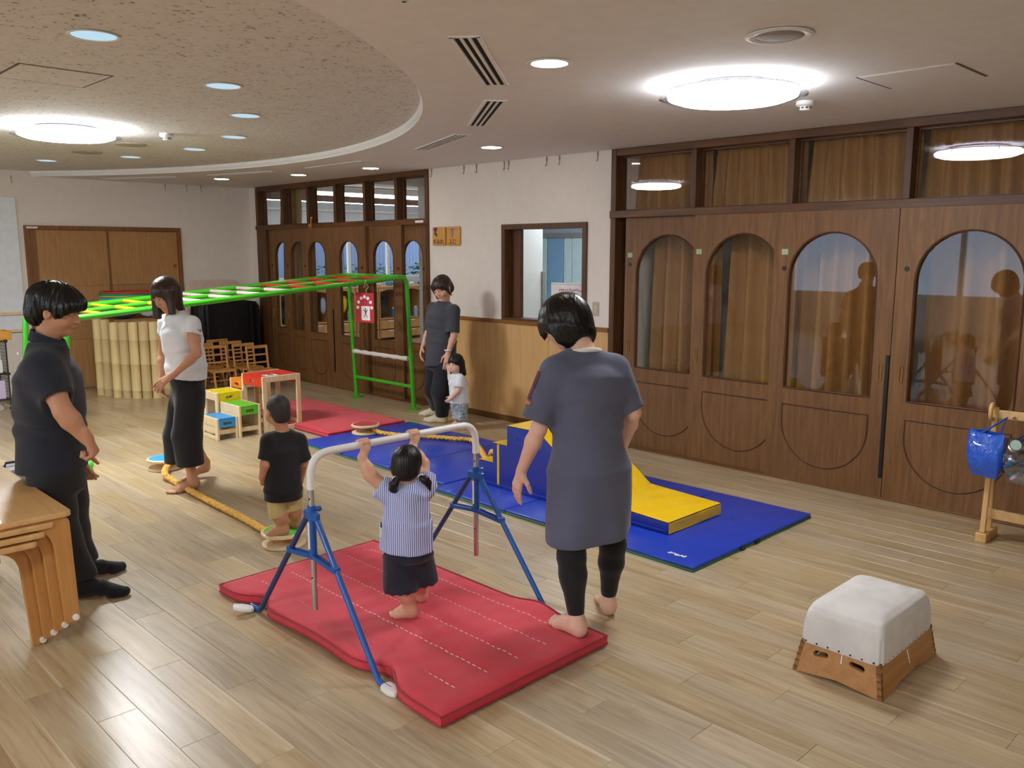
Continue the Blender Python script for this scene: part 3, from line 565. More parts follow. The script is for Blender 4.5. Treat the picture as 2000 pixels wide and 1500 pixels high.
for k in range(60): fb.box(7+.09*k, 7.008+.09*k, 15.2, 15.208, .9, 2.6)
for k in range(20): fb.box(7, 12.4, 15.2, 15.208, .9+.09*k, .908+.09*k)
fb.build('mesh', fm, fn)
for k in range(4): MB().box(7.6+1.2*k, 7.66+1.2*k, 15.21, 15.27, 0, 2.7).build('post', fm, fn)
struct(MB().box(5.5, 14, 17, 17.1, 0, 3.4).build('wall_outside', mat('outside_wall', '66738a', .8))); struct(MB().box(5, 14, 13.8, 17.2, -.1, 0).build('ground_outside', mat('outside_ground', '8d8f90', .9)))
hb = MB(); rg = random.Random(5)
for k in range(1200):
    c = np.array([rg.uniform(8.6, 11.8), rg.uniform(14.6, 15.0), rg.uniform(.03, 1.42)]); a = rg.uniform(0, 2*PI); u = np.array([math.cos(a), math.sin(a), rg.uniform(-.5, .5)])*.06; v = np.array([-math.sin(a), math.cos(a), rg.uniform(.2, .8)])*.03
    hb.add([c-u, c+v, c+u, c-v], [(0, 1, 2, 3)])
hd = hb.build('hedge', mat('hedge_green', '2a5236', .7, var=.3), fix=False); tag(hd, 'low green hedge outside the classroom windows', 'plant'); hd['kind'] = 'stuff'
# cubby cabinets along the classroom back wall
cb = wood('cubby_wood', 'c9945c', 'dcae78', 2, .45, 1.2); YB, YF = 13.62, 13.25
def cubby(x0, w, label):
    t = thing('cubby_cabinet', label, 'cabinet', (x0+w/2, YB, 0), 'wooden cubbies in the far classroom')
    for x in (x0, x0+w-.02): MB().box(x, x+.02, YF, YB, 0, 1.0).build('side', cb, t)
    MB().box(x0, x0+w, YF-.01, YB, 1.0, 1.03).build('top', cb, t); MB().box(x0+.02, x0+w-.02, YB-.015, YB, 0, 1.0).build('back', mat('cubby_back', '7a5a40', .6), t); MB().box(x0+.02, x0+w-.02, YF, YB, .40, .42).build('shelf', cb, t)
    n = 10; pl = [(x0+.02, 1.0), (x0+.02, .92)]+[(x0+.02+(w-.04)*k/n, .92+.05*math.sin(PI*k/n)) for k in range(1, n)]+[(x0+w-.02, .92), (x0+w-.02, 1.0)]
    MB().prism(pl, (0, YF, 0), (1, 0, 0), (0, 0, 1), (0, 1, 0), .02).build('valance', cb, t)
    for z0, z1 in ((.05, .20), (.22, .385)):
        d = MB().box(x0+.025, x0+w-.025, YF-.005, YF+.3, z0, z1).build('drawer', cb, t, bevel=.003); MB().box(x0+w/2-.06, x0+w/2+.06, YF-.012, YF-.005, z1-.03, z1-.005).build('label_holder', M['white'], d)
    return t
xs = [7.45+.52*k for k in range(8)]
od = ('first', 'second', 'third', 'fourth', 'fifth', 'sixth', 'seventh', 'eighth')
for k, x in enumerate(xs): cubby(x, .5, 'wooden cubby with two drawers in the far classroom, %s from the left' % od[k])
def cloth_blob(name, lab, cat, c, sx, sy, sz, m, seed=0, grp=None):
    rg = random.Random(seed); ph = [rg.uniform(0, 6) for _ in range(6)]
    def fn(u, v):
        a = 2*PI*u; b = PI*(v-.5); w = 1+.14*math.sin(3*a+ph[0])*math.cos(2*b+ph[1])+.1*math.sin(5*a+ph[2]+3*b)
        return (c[0]+sx*w*math.cos(a)*abs(math.cos(b))**.7, c[1]+sy*w*math.sin(a)*abs(math.cos(b))**.7, c[2]+sz*math.sin(b)*(1+.06*math.sin(4*a+ph[3])))
    return tag(MB().grid(fn, 24, 13, cu=True).build(name, m, smooth='all'), lab, cat, grp)
ym = (YF+YB)/2+.02; cols = [('2d3440', 'dark blue'), ('d8c23a', 'yellow'), ('55504f', 'grey'), ('c9b6c6', 'pale pink'), ('2b2d33', 'black'), ('3c5a8c', 'blue'), ('8fa3a8', 'pale grey'), ('40464d', 'charcoal')]
for k, x in enumerate(xs):
    if k == 2: continue
    c, n = cols[k]; cloth_blob('backpack', n+' bag inside the %s wooden cubby from the left' % od[k], 'bag', (x+.19, ym, .62), .12, .10, .19, mat('bag_'+n.replace(' ', '_'), c, .8, bump=.3, bscale=30), k)
cloth_blob('sun_hat', 'bright yellow child hat hanging inside the third wooden cubby', 'hat', (xs[2]+.25, YF+.12, .72), .13, .07, .17, mat('hat_yellow', 'e6c92c', .8), 40)
cloth_blob('hand_towel', 'white towel hanging inside the fourth wooden cubby', 'towel', (xs[3]+.36, YF+.08, .72), .05, .03, .13, M['paper'], 41); cloth_blob('hand_towel', 'pale blue towel hanging inside the second wooden cubby', 'towel', (xs[1]+.38, YF+.08, .72), .05, .03, .14, mat('towel_blue', 'a9c3de', .8), 42)
for k, (x, c, n) in enumerate(((xs[2]+.43, 'b7c4cf', 'silver'), (xs[4]+.40, '3f86c8', 'blue'), (xs[5]+.41, '8fb7d8', 'pale blue'))):
    t = thing('water_bottle', n+' drinking bottle standing in a wooden cubby', 'bottle', (x, YF+.1, .42)); MB().lathe([(.04, 0), (.042, .02), (.042, .15), (.03, .17)], 20, (x, YF+.1, .42)).build('body', mat('bottle_'+n.replace(' ', '_'), c, .3), t, smooth=True); MB().lathe([(.032, .17), (.032, .2), (0, .205)], 20, (x, YF+.1, .42)).build('cap', M['white'], t, smooth=True)
MB().obox((xs[6]+.40, ym, .625), ((math.cos(.3), 0, math.sin(.3)), (0, 1, 0), (-math.sin(.3), 0, math.cos(.3))), (.02, .12, .2)).build('file_box', M['white'])
tag(bpy.data.objects['file_box'], 'white file leaning in the seventh wooden cubby', 'file'); rg = random.Random(9)
tc = ['4f8fc0', '58a070', 'c8d8e0', '3d6f9c', 'a0c8b0', 'd0a060']
tn = ['blue', 'green', 'white', 'navy', 'mint', 'tan']
for k in range(12):
    x = 8.3+k*.27; h = rg.uniform(.04, .12); w = rg.uniform(.05, .1); q = k % 6
    o = MB().lathe([(w*.8, 0), (w, h*.2), (w, h*.7), (w*.6, h)], 12, (x, ym, 1.03)).build('toy_pot', mat('toy_%d' % k, tc[q], .5), smooth=True); tag(o, '%s toy pot on top of the classroom cubbies, %s of its colour from the left' % (tn[q], 'first' if k < 6 else 'second'), 'toy')
# ================================================================ mats
def cloth_mat(name, c, rough=.75, wr=.25, ws=9):
    t = NT(name); b = t.principled(Roughness=rough); c = lin(c); b.inputs['Sheen Weight'].default_value = .15
    co = t.coords(); n = t.n('ShaderNodeTexNoise', i_Scale=ws, i_Detail=4.0); t.l(co, n.inputs[0]); n2 = t.n('ShaderNodeTexNoise', i_Scale=420.0, i_Detail=2.0); t.l(co, n2.inputs[0])
    t.l(t.ramp(n.outputs[0], [(.25, [x*.9 for x in c[:3]]), (.75, [min(1, x*1.08) for x in c[:3]])]), b.inputs['Base Color'])
    ad = t.n('ShaderNodeMath', operation='MULTIPLY_ADD'); t.l(n2.outputs[0], ad.inputs[0]); ad.inputs[1].default_value = .12; t.l(n.outputs[0], ad.inputs[2]); t.bump(ad.outputs[0], wr, .02); return t.m
M.update(redmat=cloth_mat('red_canvas', 'cf3846', .8, .25, 7), redpipe=cloth_mat('red_piping', 'a3202f', .8, .1), bluev=mat('blue_vinyl', '1f3fb4', .34, var=.05, scale=5, bump=.22, bscale=7, bdist=.02, coat=.1), navyv=mat('navy_vinyl', '1a2f98', .36, var=.06, scale=5, bump=.25, bscale=6, bdist=.02, coat=.1), greenv=mat('green_edge', '2f7d63', .5), yellowv=mat('yellow_vinyl', 'f2c415', .38, var=.05, scale=5, bump=.25, bscale=8, bdist=.02),
 green=mat('green_paint', '3fb51e', .28, var=.03, coat=.3), bluep=mat('blue_paint', '0f57a8', .35, var=.04, coat=.2), navyp=mat('navy_paint', '21406e', .4), wplast=mat('white_plastic', 'eceae8', .35, var=.02), rope=cloth_mat('gold_rope', 'e8b44a', .7, .3, 60), thread=mat('white_thread', 'efe6e2', .8))
def soft_slab(mb, x0, x1, y0, y1, h, nx, ny, topz, lift, r_=.012, m=0, shift=None):
    # rounded slab: a loop of cross-sections wrapped over top, sides and bottom
    def P(i, j, lay):
        u, v = i/nx, j/ny; x, y = x0+(x1-x0)*u, y0+(y1-y0)*v; return x, y
    sh = shift or (lambda x, y: 0)
    vs = []; idx = {}
    for lay in (0, 1):
        for i in range(nx+1):
            for j in range(ny+1):
                x, y = P(i, j, lay); b_ = lift(x, y); e_ = min(x-x0, x1-x, y-y0, y1-y); rd = max(0, 1-e_/(r_*2.5))**2*r_
                z = b_+.001+rd*.6 if lay == 0 else b_+topz(x, y)-rd; idx[lay, i, j] = len(vs); vs.append((x+sh(x, y), y, z))
    fs = []
    for i in range(nx):
        for j in range(ny):
            fs.append((idx[1, i, j], idx[1, i+1, j], idx[1, i+1, j+1], idx[1, i, j+1])); fs.append((idx[0, i, j], idx[0, i, j+1], idx[0, i+1, j+1], idx[0, i+1, j]))
    edge = [(i, 0) for i in range(nx)]+[(nx, j) for j in range(ny)]+[(i, ny) for i in range(nx, 0, -1)]+[(0, j) for j in range(ny, 0, -1)]
    for a, b_ in zip(edge, edge[1:]+edge[:1]): fs.append((idx[0][0] if False else idx[(0,)+a], idx[(0,)+b_], idx[(1,)+b_], idx[(1,)+a]))
    mb.add(vs, fs, m); return mb
def red_mat(x0, x1, y0, y1, h, lift, wr, label, stitch, shift=lambda x, y: 0):
    t = thing('floor_mat', label, 'mat', ((x0+x1)/2, (y0+y1)/2, 0))
    def top(x, y):
        w = wr*(math.sin(31*y+6*math.sin(3.1*x+y*2))*.6+math.sin(53*y+9*x+2*math.sin(7*x))*.4); e_ = min(x-x0, x1-x, y-y0, y1-y); k = min(1, e_/.06)
        for s_ in stitch: w -= .006*max(0, 1-abs(x-s_)/.02)
        return h+w*k+.004*k
    o = soft_slab(MB(), x0, x1, y0, y1, h, 44, 80, top, lift, shift=shift).build('cover', M['redmat'], t, smooth=True)
    ed = [(x0+(x1-x0)*k/20, y0) for k in range(20)]+[(x1, y0+(y1-y0)*k/40) for k in range(40)]+[(x1-(x1-x0)*k/20, y1) for k in range(20)]+[(x0, y1-(y1-y0)*k/40) for k in range(40)]
    for zz, nm in ((h-.008, 'piping'), (.012, 'piping')): MB().tube([(a+shift(a, b_), b_, zz+lift(a, b_)) for a, b_ in ed], .0045, 6, closed=True).build(nm, M['redpipe'], t, smooth=True)
    for s_ in stitch:
        mb = MB(); y = y0+.12
        while y < y1-.12: mb.tube([(s_, y, top(s_, y)+lift(s_, y)+.0015), (s_, y+.02, top(s_, y+.02)+lift(s_, y+.02)+.0015)], .0016, 4); y += .034
        mb.build('stitching', M['thread'], t)
    return t
def shiftA(x, y):      # the mat is squeezed in where the legs of the bar press on its long edge
    k = max(0, 1-(x-1.80)/.35)**2; return k*(.082*(math.exp(-((y-3.61)/.09)**2)+math.exp(-((y-2.62)/.11)**2))+.035*math.exp(-((y-3.1)/.5)**2))
def liftA(x, y):
    a = 0; b_ = max(0, 1-(2.74-x)/.2)**2; s_ = math.exp(-((y-3.6)/.10)**2)+math.exp(-((y-2.62)/.10)**2)+.35*math.exp(-((y-3.1)/.35)**2)
    return .012*max(0, 1-(x-1.8)/.3)**2*math.exp(-((y-3.1)/.3)**2)+.03*b_*(math.exp(-((y-2.6)/.12)**2)+math.exp(-((y-3.62)/.12)**2))
red_mat(1.80, 2.74, 2.195, 3.92, .055, liftA, .0022, 'large red quilted floor mat with white stitching under the low bar', (1.97, 2.14, 2.31, 2.48, 2.63), shiftA)
red_mat(4.15, 5.02, 6.61, 8.42, .05, lambda x, y: 0, .0012, 'flat red floor mat lying under the green climbing ladder', ())
def blue_mat(x0, x1, y0, y1, seams, label):
    t = thing('folding_mat', label, 'mat', ((x0+x1)/2, (y0+y1)/2, 0), 'blue folding mats'); ys = [y0]+list(seams)+[y1]
    for a, b_ in zip(ys, ys[1:]):
        g = .003; o = MB().box(x0, x1, a+g, b_-g, .014, .032).build('panel', M['bluev'], t, bevel=.008, seg=3, smooth=True); MB().box(x0, x1, a+g, b_-g, .001, .014).build('underside', M['greenv'], o, bevel=.004, smooth=True)
    return t
blue_mat(3.85, 5.07, 4.62, 6.595, (5.28, 5.94), 'blue folding mat in front of the small child in white')
b2 = blue_mat(3.73, 5.07, 2.41, 4.6, (3.12, 3.86), 'blue folding mat under the yellow foam slide')
for x in (4.2, 4.36): MB().box(x, x+.05, 2.404, 2.41, .004, .028).build('hook_tape', M['black'], b2)
lg = G(1322, 1083, .033); rg = random.Random(2)
for k in range(7):
    c = lg+np.array([.0, -.05+.016*k, 0]); MB().obox(c+np.array([rg.uniform(-.004, .004), 0, 0]), ((math.cos(k), math.sin(k), 0), (-math.sin(k), math.cos(k), 0), (0, 0, 1)), (.014, .006, .0006)).build('printed_logo', M['white'], b2)
# ================================================================ foam steps with slide
fs_ = thing('foam_steps', 'blue and yellow foam stairs with a slide on the blue mat', 'play steps', (4.345, 3.6, .033)); x0, x1, zb = 4.06, 4.63, .033
pro = [(4.47, zb), (4.47, .20), (4.325, .20), (4.325, .345), (4.18, .345), (4.18, .49), (3.87, .49), (3.36, .125), (2.81, .105), (2.81, zb)]
MB().prism([(p[0], p[1]) for p in pro], (x0, 0, 0), (0, 1, 0), (0, 0, 1), (1, 0, 0), x1-x0).build('body', M['navyv'], fs_, bevel=.006, seg=2, smooth=True)
def ysheet(a, b_, name, n=8, w=.004):
    d = np.array([0, b_[0]-a[0], b_[1]-a[1]]); L = np.linalg.norm(d); d /= L; nn = np.array([0, -d[2], d[1]]); nn = nn if nn[2] > 0 or (abs(nn[2]) < 1e-6 and nn[1] < 0) else -nn
    rg = random.Random(int(L*1000)); ph = [rg.uniform(0, 6) for _ in range(4)]
    def fn(u, v):
        e_ = min(u, 1-u, v, 1-v); k = min(1, e_*8); q = np.array([x0+(x1-x0)*u, a[0], a[1]])+d*L*v+nn*(.004+w*k*(math.sin(9*u+7*v*L*3+ph[0])*.5+math.sin(17*v*L*2-6*u+ph[1])*.5+.4)); return q
    MB().grid(fn, 28, 28).build(name, M['yellowv'], fs_, smooth='all')
ysheet((4.47, .20), (4.325, .20), 'tread', w=.001); ysheet((4.325, .345), (4.18, .345), 'tread', w=.001); ysheet((4.18, .49), (3.87, .49), 'platform', w=.001); ysheet((3.87, .49), (3.36, .125), 'slide'); ysheet((3.36, .125), (2.81, .105), 'landing'); ysheet((2.81, .105), (2.81, zb+.004), 'end_panel', w=.002)
MB().box(x0-.003, x0, 4.255, 4.275, .05, .345).build('strap', M['yellowv'], fs_); MB().box(x0-.003, x0, 2.82, 4.465, .052, .056).build('seam', mat('seam_blue', '3a55c0', .4), fs_)
MB().holed((3.93, 4.08, .385, .435), [(3.934, .389), (4.076, .389), (4.076, .431), (3.934, .431)], (x0-.002, 0, 0), (0, 1, 0), (0, 0, 1), (1, 0, 0), .002).build('handle_patch', mat('seam_blue2', '3550c4', .4), fs_)
# ================================================================ stepping discs and ropes
def disc(p, c, n, label):
    t = thing('balance_disc', label, 'play disc', p, 'round wooden stepping spools'); m = mat('disc_'+n, c, .45)
    MB().lathe([(.118, 0), (.126, .004), (.126, .016), (.118, .02), (.05, .021)], 48, p).build('bottom_disc', M['birch'], t, smooth=True); MB().lathe([(.066, .02), (.062, .04), (.066, .066)], 32, p).build('spool', M['oak'], t, smooth=True)
    MB().lathe([(.06, .065), (.122, .066), (.13, .071), (.13, .083), (.124, .088), (.112, .0885)], 48, p).build('top_disc', M['birch'], t, smooth=True); MB().lathe([(.113, .0883), (.112, .0895), (0, .0895)], 48, p).build('inlay', m, t, smooth=True); return t
dB = np.array([2.635, 6.585, 0]); dG = np.array([2.405, 4.345, 0]); dR = np.array([4.44, 6.44, .033])
disc(dB, '3a9fd6', 'blue', 'wooden stepping spool with a light blue top behind the barefoot woman'); disc(dG, '63c83a', 'green', 'wooden stepping spool with a bright green top under the boy in black'); disc(dR, 'b8323a', 'red', 'wooden stepping spool with a red top on the blue mat')
def rope(ctrl, label, r_=.013, R_=.0125, pitch=.085):
    C = [np.array(c, float) for c in ctrl]; P = []
    for i in range(len(C)-1):
        p0, p1, p2, p3 = C[max(i-1, 0)], C[i], C[i+1], C[min(i+2, len(C)-1)]; n = max(2, int(np.linalg.norm(p2-p1)/.012))
        for k in range(n):
            t = k/n; P.append(.5*((2*p1)+(-p0+p2)*t+(2*p0-5*p1+4*p2-p3)*t*t+(-p0+3*p1-3*p2+p3)*t**3))
    P.append(C[-1]); t_ = thing('braided_rope', label, 'rope', C[0]); s_ = 0; fr = []
    for i in range(len(P)):
        T_ = P[min(i+1, len(P)-1)]-P[max(i-1, 0)]; T_ /= np.linalg.norm(T_); u = np.cross(T_, [0, 0, 1.]); u /= np.linalg.norm(u); w = np.cross(u, T_)
        if i: s_ += np.linalg.norm(P[i]-P[i-1])
        fr.append((P[i], u, w, s_))
    for sg, n in ((1, 2), (-1, 2)):      # two left-hand and two right-hand strands cross as a plait
        for k in range(n):
            q = []
            for p, u, w, s_ in fr:
                a = sg*2*PI*s_/pitch+PI*k+(PI/2 if sg < 0 else 0); rr = R_+.003*math.sin(4*PI*s_/pitch+k*PI/2+(0 if sg > 0 else PI)); q.append(p+u*math.cos(a)*rr*1.15+w*math.sin(a)*rr*.8)
            MB().tube(q, r_*.82, 7).build('strand', M['rope'], t_, smooth='all')
    return t_
ZR = .0235
rope([dB+np.array([.0, -.06, .045]), G(322, 925, .045), G(338, 938, ZR), G(372, 958, ZR), G(420, 984, ZR), G(470, 1009, ZR), G(505, 1028, .03), dG+np.array([-.02, .10, .045])], 'thick golden plaited rope on the floor between the blue and green spools')
rope([dR+np.array([.05, -.04, .042]), G(745, 845, .06), G(790, 850, .056), G(845, 853, .056), G(890, 857, .056), G(925, 862, .056), np.array([4.42, 4.75, .06]), np.array([4.37, 4.60, .09]), np.array([4.26, 4.545, .17]), np.array([4.20, 4.47, .235]), np.array([4.18, 4.39, .228])], 'thick golden plaited rope from the red spool to the foam stairs')
# ================================================================ low horizontal bar
hb_ = thing('horizontal_bar', 'low white gymnastics bar on blue folding legs over the red mat', 'gymnastics bar', (2.31, 3.09, 0)); YB_ = 3.09; xa, xb, zt = 1.845, 2.785, .852
def bend(a, b_, c, r_, n=8):
    a, b_, c = map(lambda q: np.array(q, float), (a, b_, c)); u = (a-b_)/np.linalg.norm(a-b_); v = (c-b_)/np.linalg.norm(c-b_); p, q = b_+u*r_, b_+v*r_
    return [p*(1-t)**2+2*b_*t*(1-t)+q*t*t for t in np.linspace(0, 1, n)]
A_, B_, C_, D_ = (xa, YB_, .70), (xa, YB_, zt), (xb, YB_, zt), (xb, YB_, .70)
MB().tube([A_]+bend(A_, B_, C_, .1)+bend(B_, C_, D_, .1)+[D_], .0165, 20).build('bar', M['wplast'], hb_, smooth=True)
for x, sgn in ((xa, -1), (xb, 1)):
    up_ = MB().tube([(x, YB_, .165), (x, YB_, .71)], .0125, 16).build('upright', M['chrome'], hb_, smooth=True)
    for z in (.31, .66): MB().lathe([(0, 0), (.004, .0005)], 10, (x-.0127, YB_-.004, z), ax=(np.array([0, 1., 0]), np.array([0, 0, 1.]), np.array([-1., 0, 0]))).build('pin_hole', M['black'], up_)
    MB().tube([(x, YB_, .395), (x, YB_, .63)], .0175, 16).build('sleeve', M['bluep'], hb_, smooth=True); MB().box(x-.019, x-.0165, YB_-.006, YB_+.006, .44, .56).build('label_strip', M['wplast'], hb_)
    kb = MB().lathe([(.008, 0), (.012, .01), (.012, .025), (0, .028)], 14, (x+.015, YB_-.004, .61), ax=(np.array([0, 1., 0]), np.array([0, 0, 1.]), np.array([1., 0, 0]))).build('knob', M['bluep'], hb_, smooth=True)
    for s_ in (-1, 1):
        top = np.array([x, YB_+s_*.03, .585]); foot = np.array([x+sgn*.012, YB_+s_*.47, .022]); m_ = 'bluep' if s_ < 0 else 'navyp'
        lg_ = MB().tube([top, foot], .0125, 14).build('leg', M[m_], hb_, smooth=True)
        MB().obox(top, ((1, 0, 0), (0, 1, 0), (0, 0, 1)), (.012, .022, .02)).build('hinge', M['bluep'], hb_, bevel=.005)
        k_ = top+(foot-top)*.34; MB().obox(k_, ((1, 0, 0), (0, 1, 0), (0, 0, 1)), (.016, .014, .014)).build('collar', M['bluep'], hb_, bevel=.004)
        for dx in (-.012, .012): MB().beam((x+dx, YB_+s_*.015, .405), k_+np.array([dx, 0, -.005]), .004, .02, (0, 0, 1)).build('brace', M['bluep'], hb_, bevel=.001)
        ft = np.array([x+sgn*.014, YB_+s_*.56, .014]); MB().tube([foot, (x+sgn*.012, YB_+s_*.485, .014), ft], .0125, 12).build('foot_tube', M['bluep'], hb_, smooth=True)
        pl = [(0, 0), (.024, -.01), (.03, -.06), (.018, -.095), (-.018, -.095), (-.03, -.06), (-.024, -.01)]
        cp = MB()
        if sgn < 0 and s_ > 0:
            cp.prism([(a, -b_) for a, b_ in pl], (x-.03, YB_+.5, .008), (.55, .83, 0), (-.83, .55, .2), (0, 0, 1), .02)
        else: cp.prism([(a, s_*-b_) for a, b_ in pl], (x+sgn*.014, YB_+s_*.51, .002), (1, 0, 0), (0, 1, 0), (0, 0, 1), .024)
        cp.build('foot_cap', M['wplast'], hb_, bevel=.005, seg=2, smooth=True)
# ================================================================ green climbing ladder
mk = thing('climbing_ladder', 'bright green sloping overhead ladder with coloured rungs by the far doors', 'climbing frame', (3.9, 7.77, 0)); yn_, ym_, yf_ = 7.23, 7.77, 8.31
zr = lambda x: 1.165+(x-2.2)*(1.425-1.165)/(5.55-2.2)
ridges = {}
for nm, y in (('near', yn_), ('far', yf_)):
    s_ = -1 if y == yn_ else 1
    a, b_, c, d = (2.12, y+s_*.02, 0), (2.2, y, zr(2.2)), (5.55, y, zr(5.55)), (5.62, y+s_*.0, 0)
    MB().tube([a]+bend(a, b_, c, .09)+bend(b_, c, d, .09)+[d], .024, 16).build('rail', M['green'], mk, smooth=True)
    for e_ in (a, d): MB().lathe([(.075, 0), (.078, .004), (.05, .012), (.03, .02)], 24, e_).build('floor_flange', M['green'], mk, smooth=True)
MB().tube([(2.25, ym_, zr(2.25)), (5.5, ym_, zr(5.5))], .019, 14).build('centre_rail', M['green'], mk, smooth=True)
for x in (2.22, 5.53): MB().tube([(x, yn_, zr(x)), (x, yf_, zr(x))], .021, 14).build('end_bar', M['green'], mk, smooth=True)
rc = [mat('rung_yellow', 'e8c81e', .35), mat('rung_pink', 'e6c6c8', .4), mat('rung_red', 'c23a20', .35)]
for k in range(11):
    x = 2.47+k*.285; m_ = rc[0] if k < 3 else (rc[1] if k < 7 else rc[2]); MB().tube([(x, ym_+.015, zr(x)), (x, yf_-.02, zr(x))], .0165, 12).build('rung', m_, mk, smooth=True)
    x2 = x+.02; MB().tube([(x2, yn_+.02, zr(x2)), (x2, ym_-.015, zr(x2))], .0165, 12).build('rung', m_, mk, smooth=True)
for x, zs in ((5.55, (.245, .545)), (2.15, (.245, .545))):
    for z in zs:
        xx = 5.55+.07*(1-z/1.425) if x > 3 else 2.2-.08*(1-z/1.165)
        MB().tube([(xx, yn_, z), (xx, yf_, z)], .019, 12).build('step_bar', M['green'], mk, smooth=True)
        if z > .5 and x > 3: MB().tube([(xx, yn_+.05+(yf_-yn_-.06)*k/20, z+.002*math.sin(k*2.1)) for k in range(21)], [.024+.003*math.sin(k*1.7) for k in range(21)], 12).build('white_wrap', M['paper'], mk, smooth=True)
def card(c, u, label):
    c = np.array(c, float); u = np.array(u, float); u /= np.linalg.norm(u); z = np.array([0, 0, 1.]); n = np.cross(u, z); t = thing('picture_card', label, 'sign', c)
    MB().obox(c+z*-.15, (u, n, z), (.112, .003, .15)).build('board', mat('card_red', 'b5202f', .5), t)
    MB().obox(c+u*.01+z*-.205, (u, n, z), (.052, .0042, .072)).build('sheet', M['paper'], t)
    for k in range(7):
        a = PI*(.98-k*.16); q = c+u*(math.cos(a)*.085+.0)+z*(-.155+.115*math.sin(a)); MB().lathe([(0, -.0045), (.0175, -.0045), (.0175, .0045), (0, .0045)], 20, q, ax=(u, z, n)).build('round_mark', M['paper'], t)
    bm_ = mat('card_print', '6a3020', .7); MB().beam(c+u*-.01+z*-.165+n*.0045, c+u*.035+z*-.245+n*.0045, .0015, .014, n).build('figure', bm_, t); MB().beam(c+u*.035+z*-.165+n*.0045, c+u*-.01+z*-.245+n*.0045, .0015, .014, n).build('figure', bm_, t)
    MB().beam(c+u*.012+z*-.15+n*.0045, c+u*.012+z*-.2+n*.0045, .0015, .02, n).build('figure', bm_, t)
    MB().tube([c+u*.02, c+u*.02+z*.03, c+u*.05+z*.06, c+u*.04+z*.085, c+u*-.01+z*.05, c+u*.02+z*.13], .003, 6).build('hook', mat('hook_cream', 'cfc3a8', .4), t)
cp_ = PYY(712, 572, 7.2); card(cp_, (.33, -.94, 0), 'red card with white circles hanging from the right end of the green ladder')
card((2.13, 7.5, 1.0), (0, -1, 0), 'red card hanging at the left end of the green ladder behind the man')
# ================================================================ vaulting box
vb = thing('vaulting_box', 'small wooden vaulting box with a padded white canvas top', 'vaulting box', (3.4, 1.35, 0)); vx0, vx1, vy0, vy1, vh = 3.12, 3.685, 1.165, 1.53, .135; ins = .022
def vpt(x, y, z): return (x+(ins*(z/vh) if x < 3.4 else -ins*(z/vh)), y+(ins*(z/vh) if y < 1.35 else -ins*(z/vh)), z)
def vface(a, b_, n_in, name, slots):
    a = np.array(a); b_ = np.array(b_); L = np.linalg.norm(b_-a); u = (b_-a)/L; n_in = np.array(n_in, float); th = .018; W_ = []
    def P(s_, z, w): k = z/vh*ins; p = a+u*(s_*L); p = p+u*(k*(1-2*s_)); p = p+n_in*(k+w); return (p[0], p[1], z)
    zb_ = lambda s_: .018*max(0, min(1, (min(s_, 1-s_)-.2)/.12)); mb = MB()
    if slots:
        for q, c in enumerate(slots):
            lo = [(c+(sg*.021+.0125*math.cos(t))/L, .095+.0125*math.sin(t)) for sg, aa in ((1, np.linspace(-PI/2, PI/2, 9)), (-1, np.linspace(PI/2, 1.5*PI, 9))) for t in aa]; mb.holed((q*.5, q*.5+.5, 0, vh), lo, (0, 0, 0), (1, 0, 0), (0, 1, 0), (0, 0, 1), th)
    else:
        for q in range(20): mb.box(q/20, (q+1)/20, 0, vh, 0, th)
    mb.v = [P(v[0], zb_(v[0])+(vh-zb_(v[0]))*v[1]/vh, v[2]) for v in mb.v]
    return mb.build(name, M['oak'], vb)
vface((vx0, vy0, 0), (vx0, vy1, 0), (1, 0, 0), 'side_board', (.28, .72)); vface((vx1, vy0, 0), (vx1, vy1, 0), (-1, 0, 0), 'side_board', (.28, .72)); vface((vx0, vy0, 0), (vx1, vy0, 0), (0, 1, 0), 'side_board', ()); vface((vx0, vy1, 0), (vx1, vy1, 0), (0, -1, 0), 'side_board', ())
for cx, cy in ((vx0, vy0), (vx0, vy1), (vx1, vy0)):
    for k in range(5):
        z = .016+k*.026; p = vpt(cx, cy, z); sx = 1 if cx < 3.4 else -1; sy = 1 if cy < 1.35 else -1
        MB().box(min(p[0]-sx*.0003, p[0]+sx*.016), max(p[0]-sx*.0003, p[0]+sx*.016), min(p[1]-sy*.0003, p[1]+sy*.016), max(p[1]-sy*.0003, p[1]+sy*.016), z-.0065, z+.0065).build('finger_joint', M['oakdark'], vb)
canvas = cloth_mat('white_canvas', 'dcd8d4', .85, .2, 10)
def cush(u, v):
    # v 0: bottom edge, 1: centre of top ; superellipse plan
    a = 2*PI*u; ca, sa = math.cos(a), math.sin(a); ex = .17; px = abs(ca)**ex*(1 if ca > 0 else -1); py = abs(sa)**ex*(1 if sa > 0 else -1)
    hx, hy = (vx1-vx0)/2-ins+.007, (vy1-vy0)/2-ins+.007; pr_ = [(1.0, .128), (1.005, .145), (1.0, .175), (.985, .215), (.95, .252), (.88, .279), (.75, .294), (.5, .303), (.2, .306), (0, .306)]
    t = v*(len(pr_)-1); i = min(int(t), len(pr_)-2); f = t-i; k = pr_[i][0]*(1-f)+pr_[i+1][0]*f; z = pr_[i][1]*(1-f)+pr_[i+1][1]*f
    z += .003*math.sin(9*px*k+3)*math.sin(11*py*k) if v > .3 else 0; k *= 1+.006*math.sin(14*a)*(1 if v < .35 else 0)
    return ((vx0+vx1)/2+hx*px*k, (vy0+vy1)/2+hy*py*k, z)
MB().grid(cush, 96, 37, cu=True).build('cushion', canvas, vb, smooth='all')
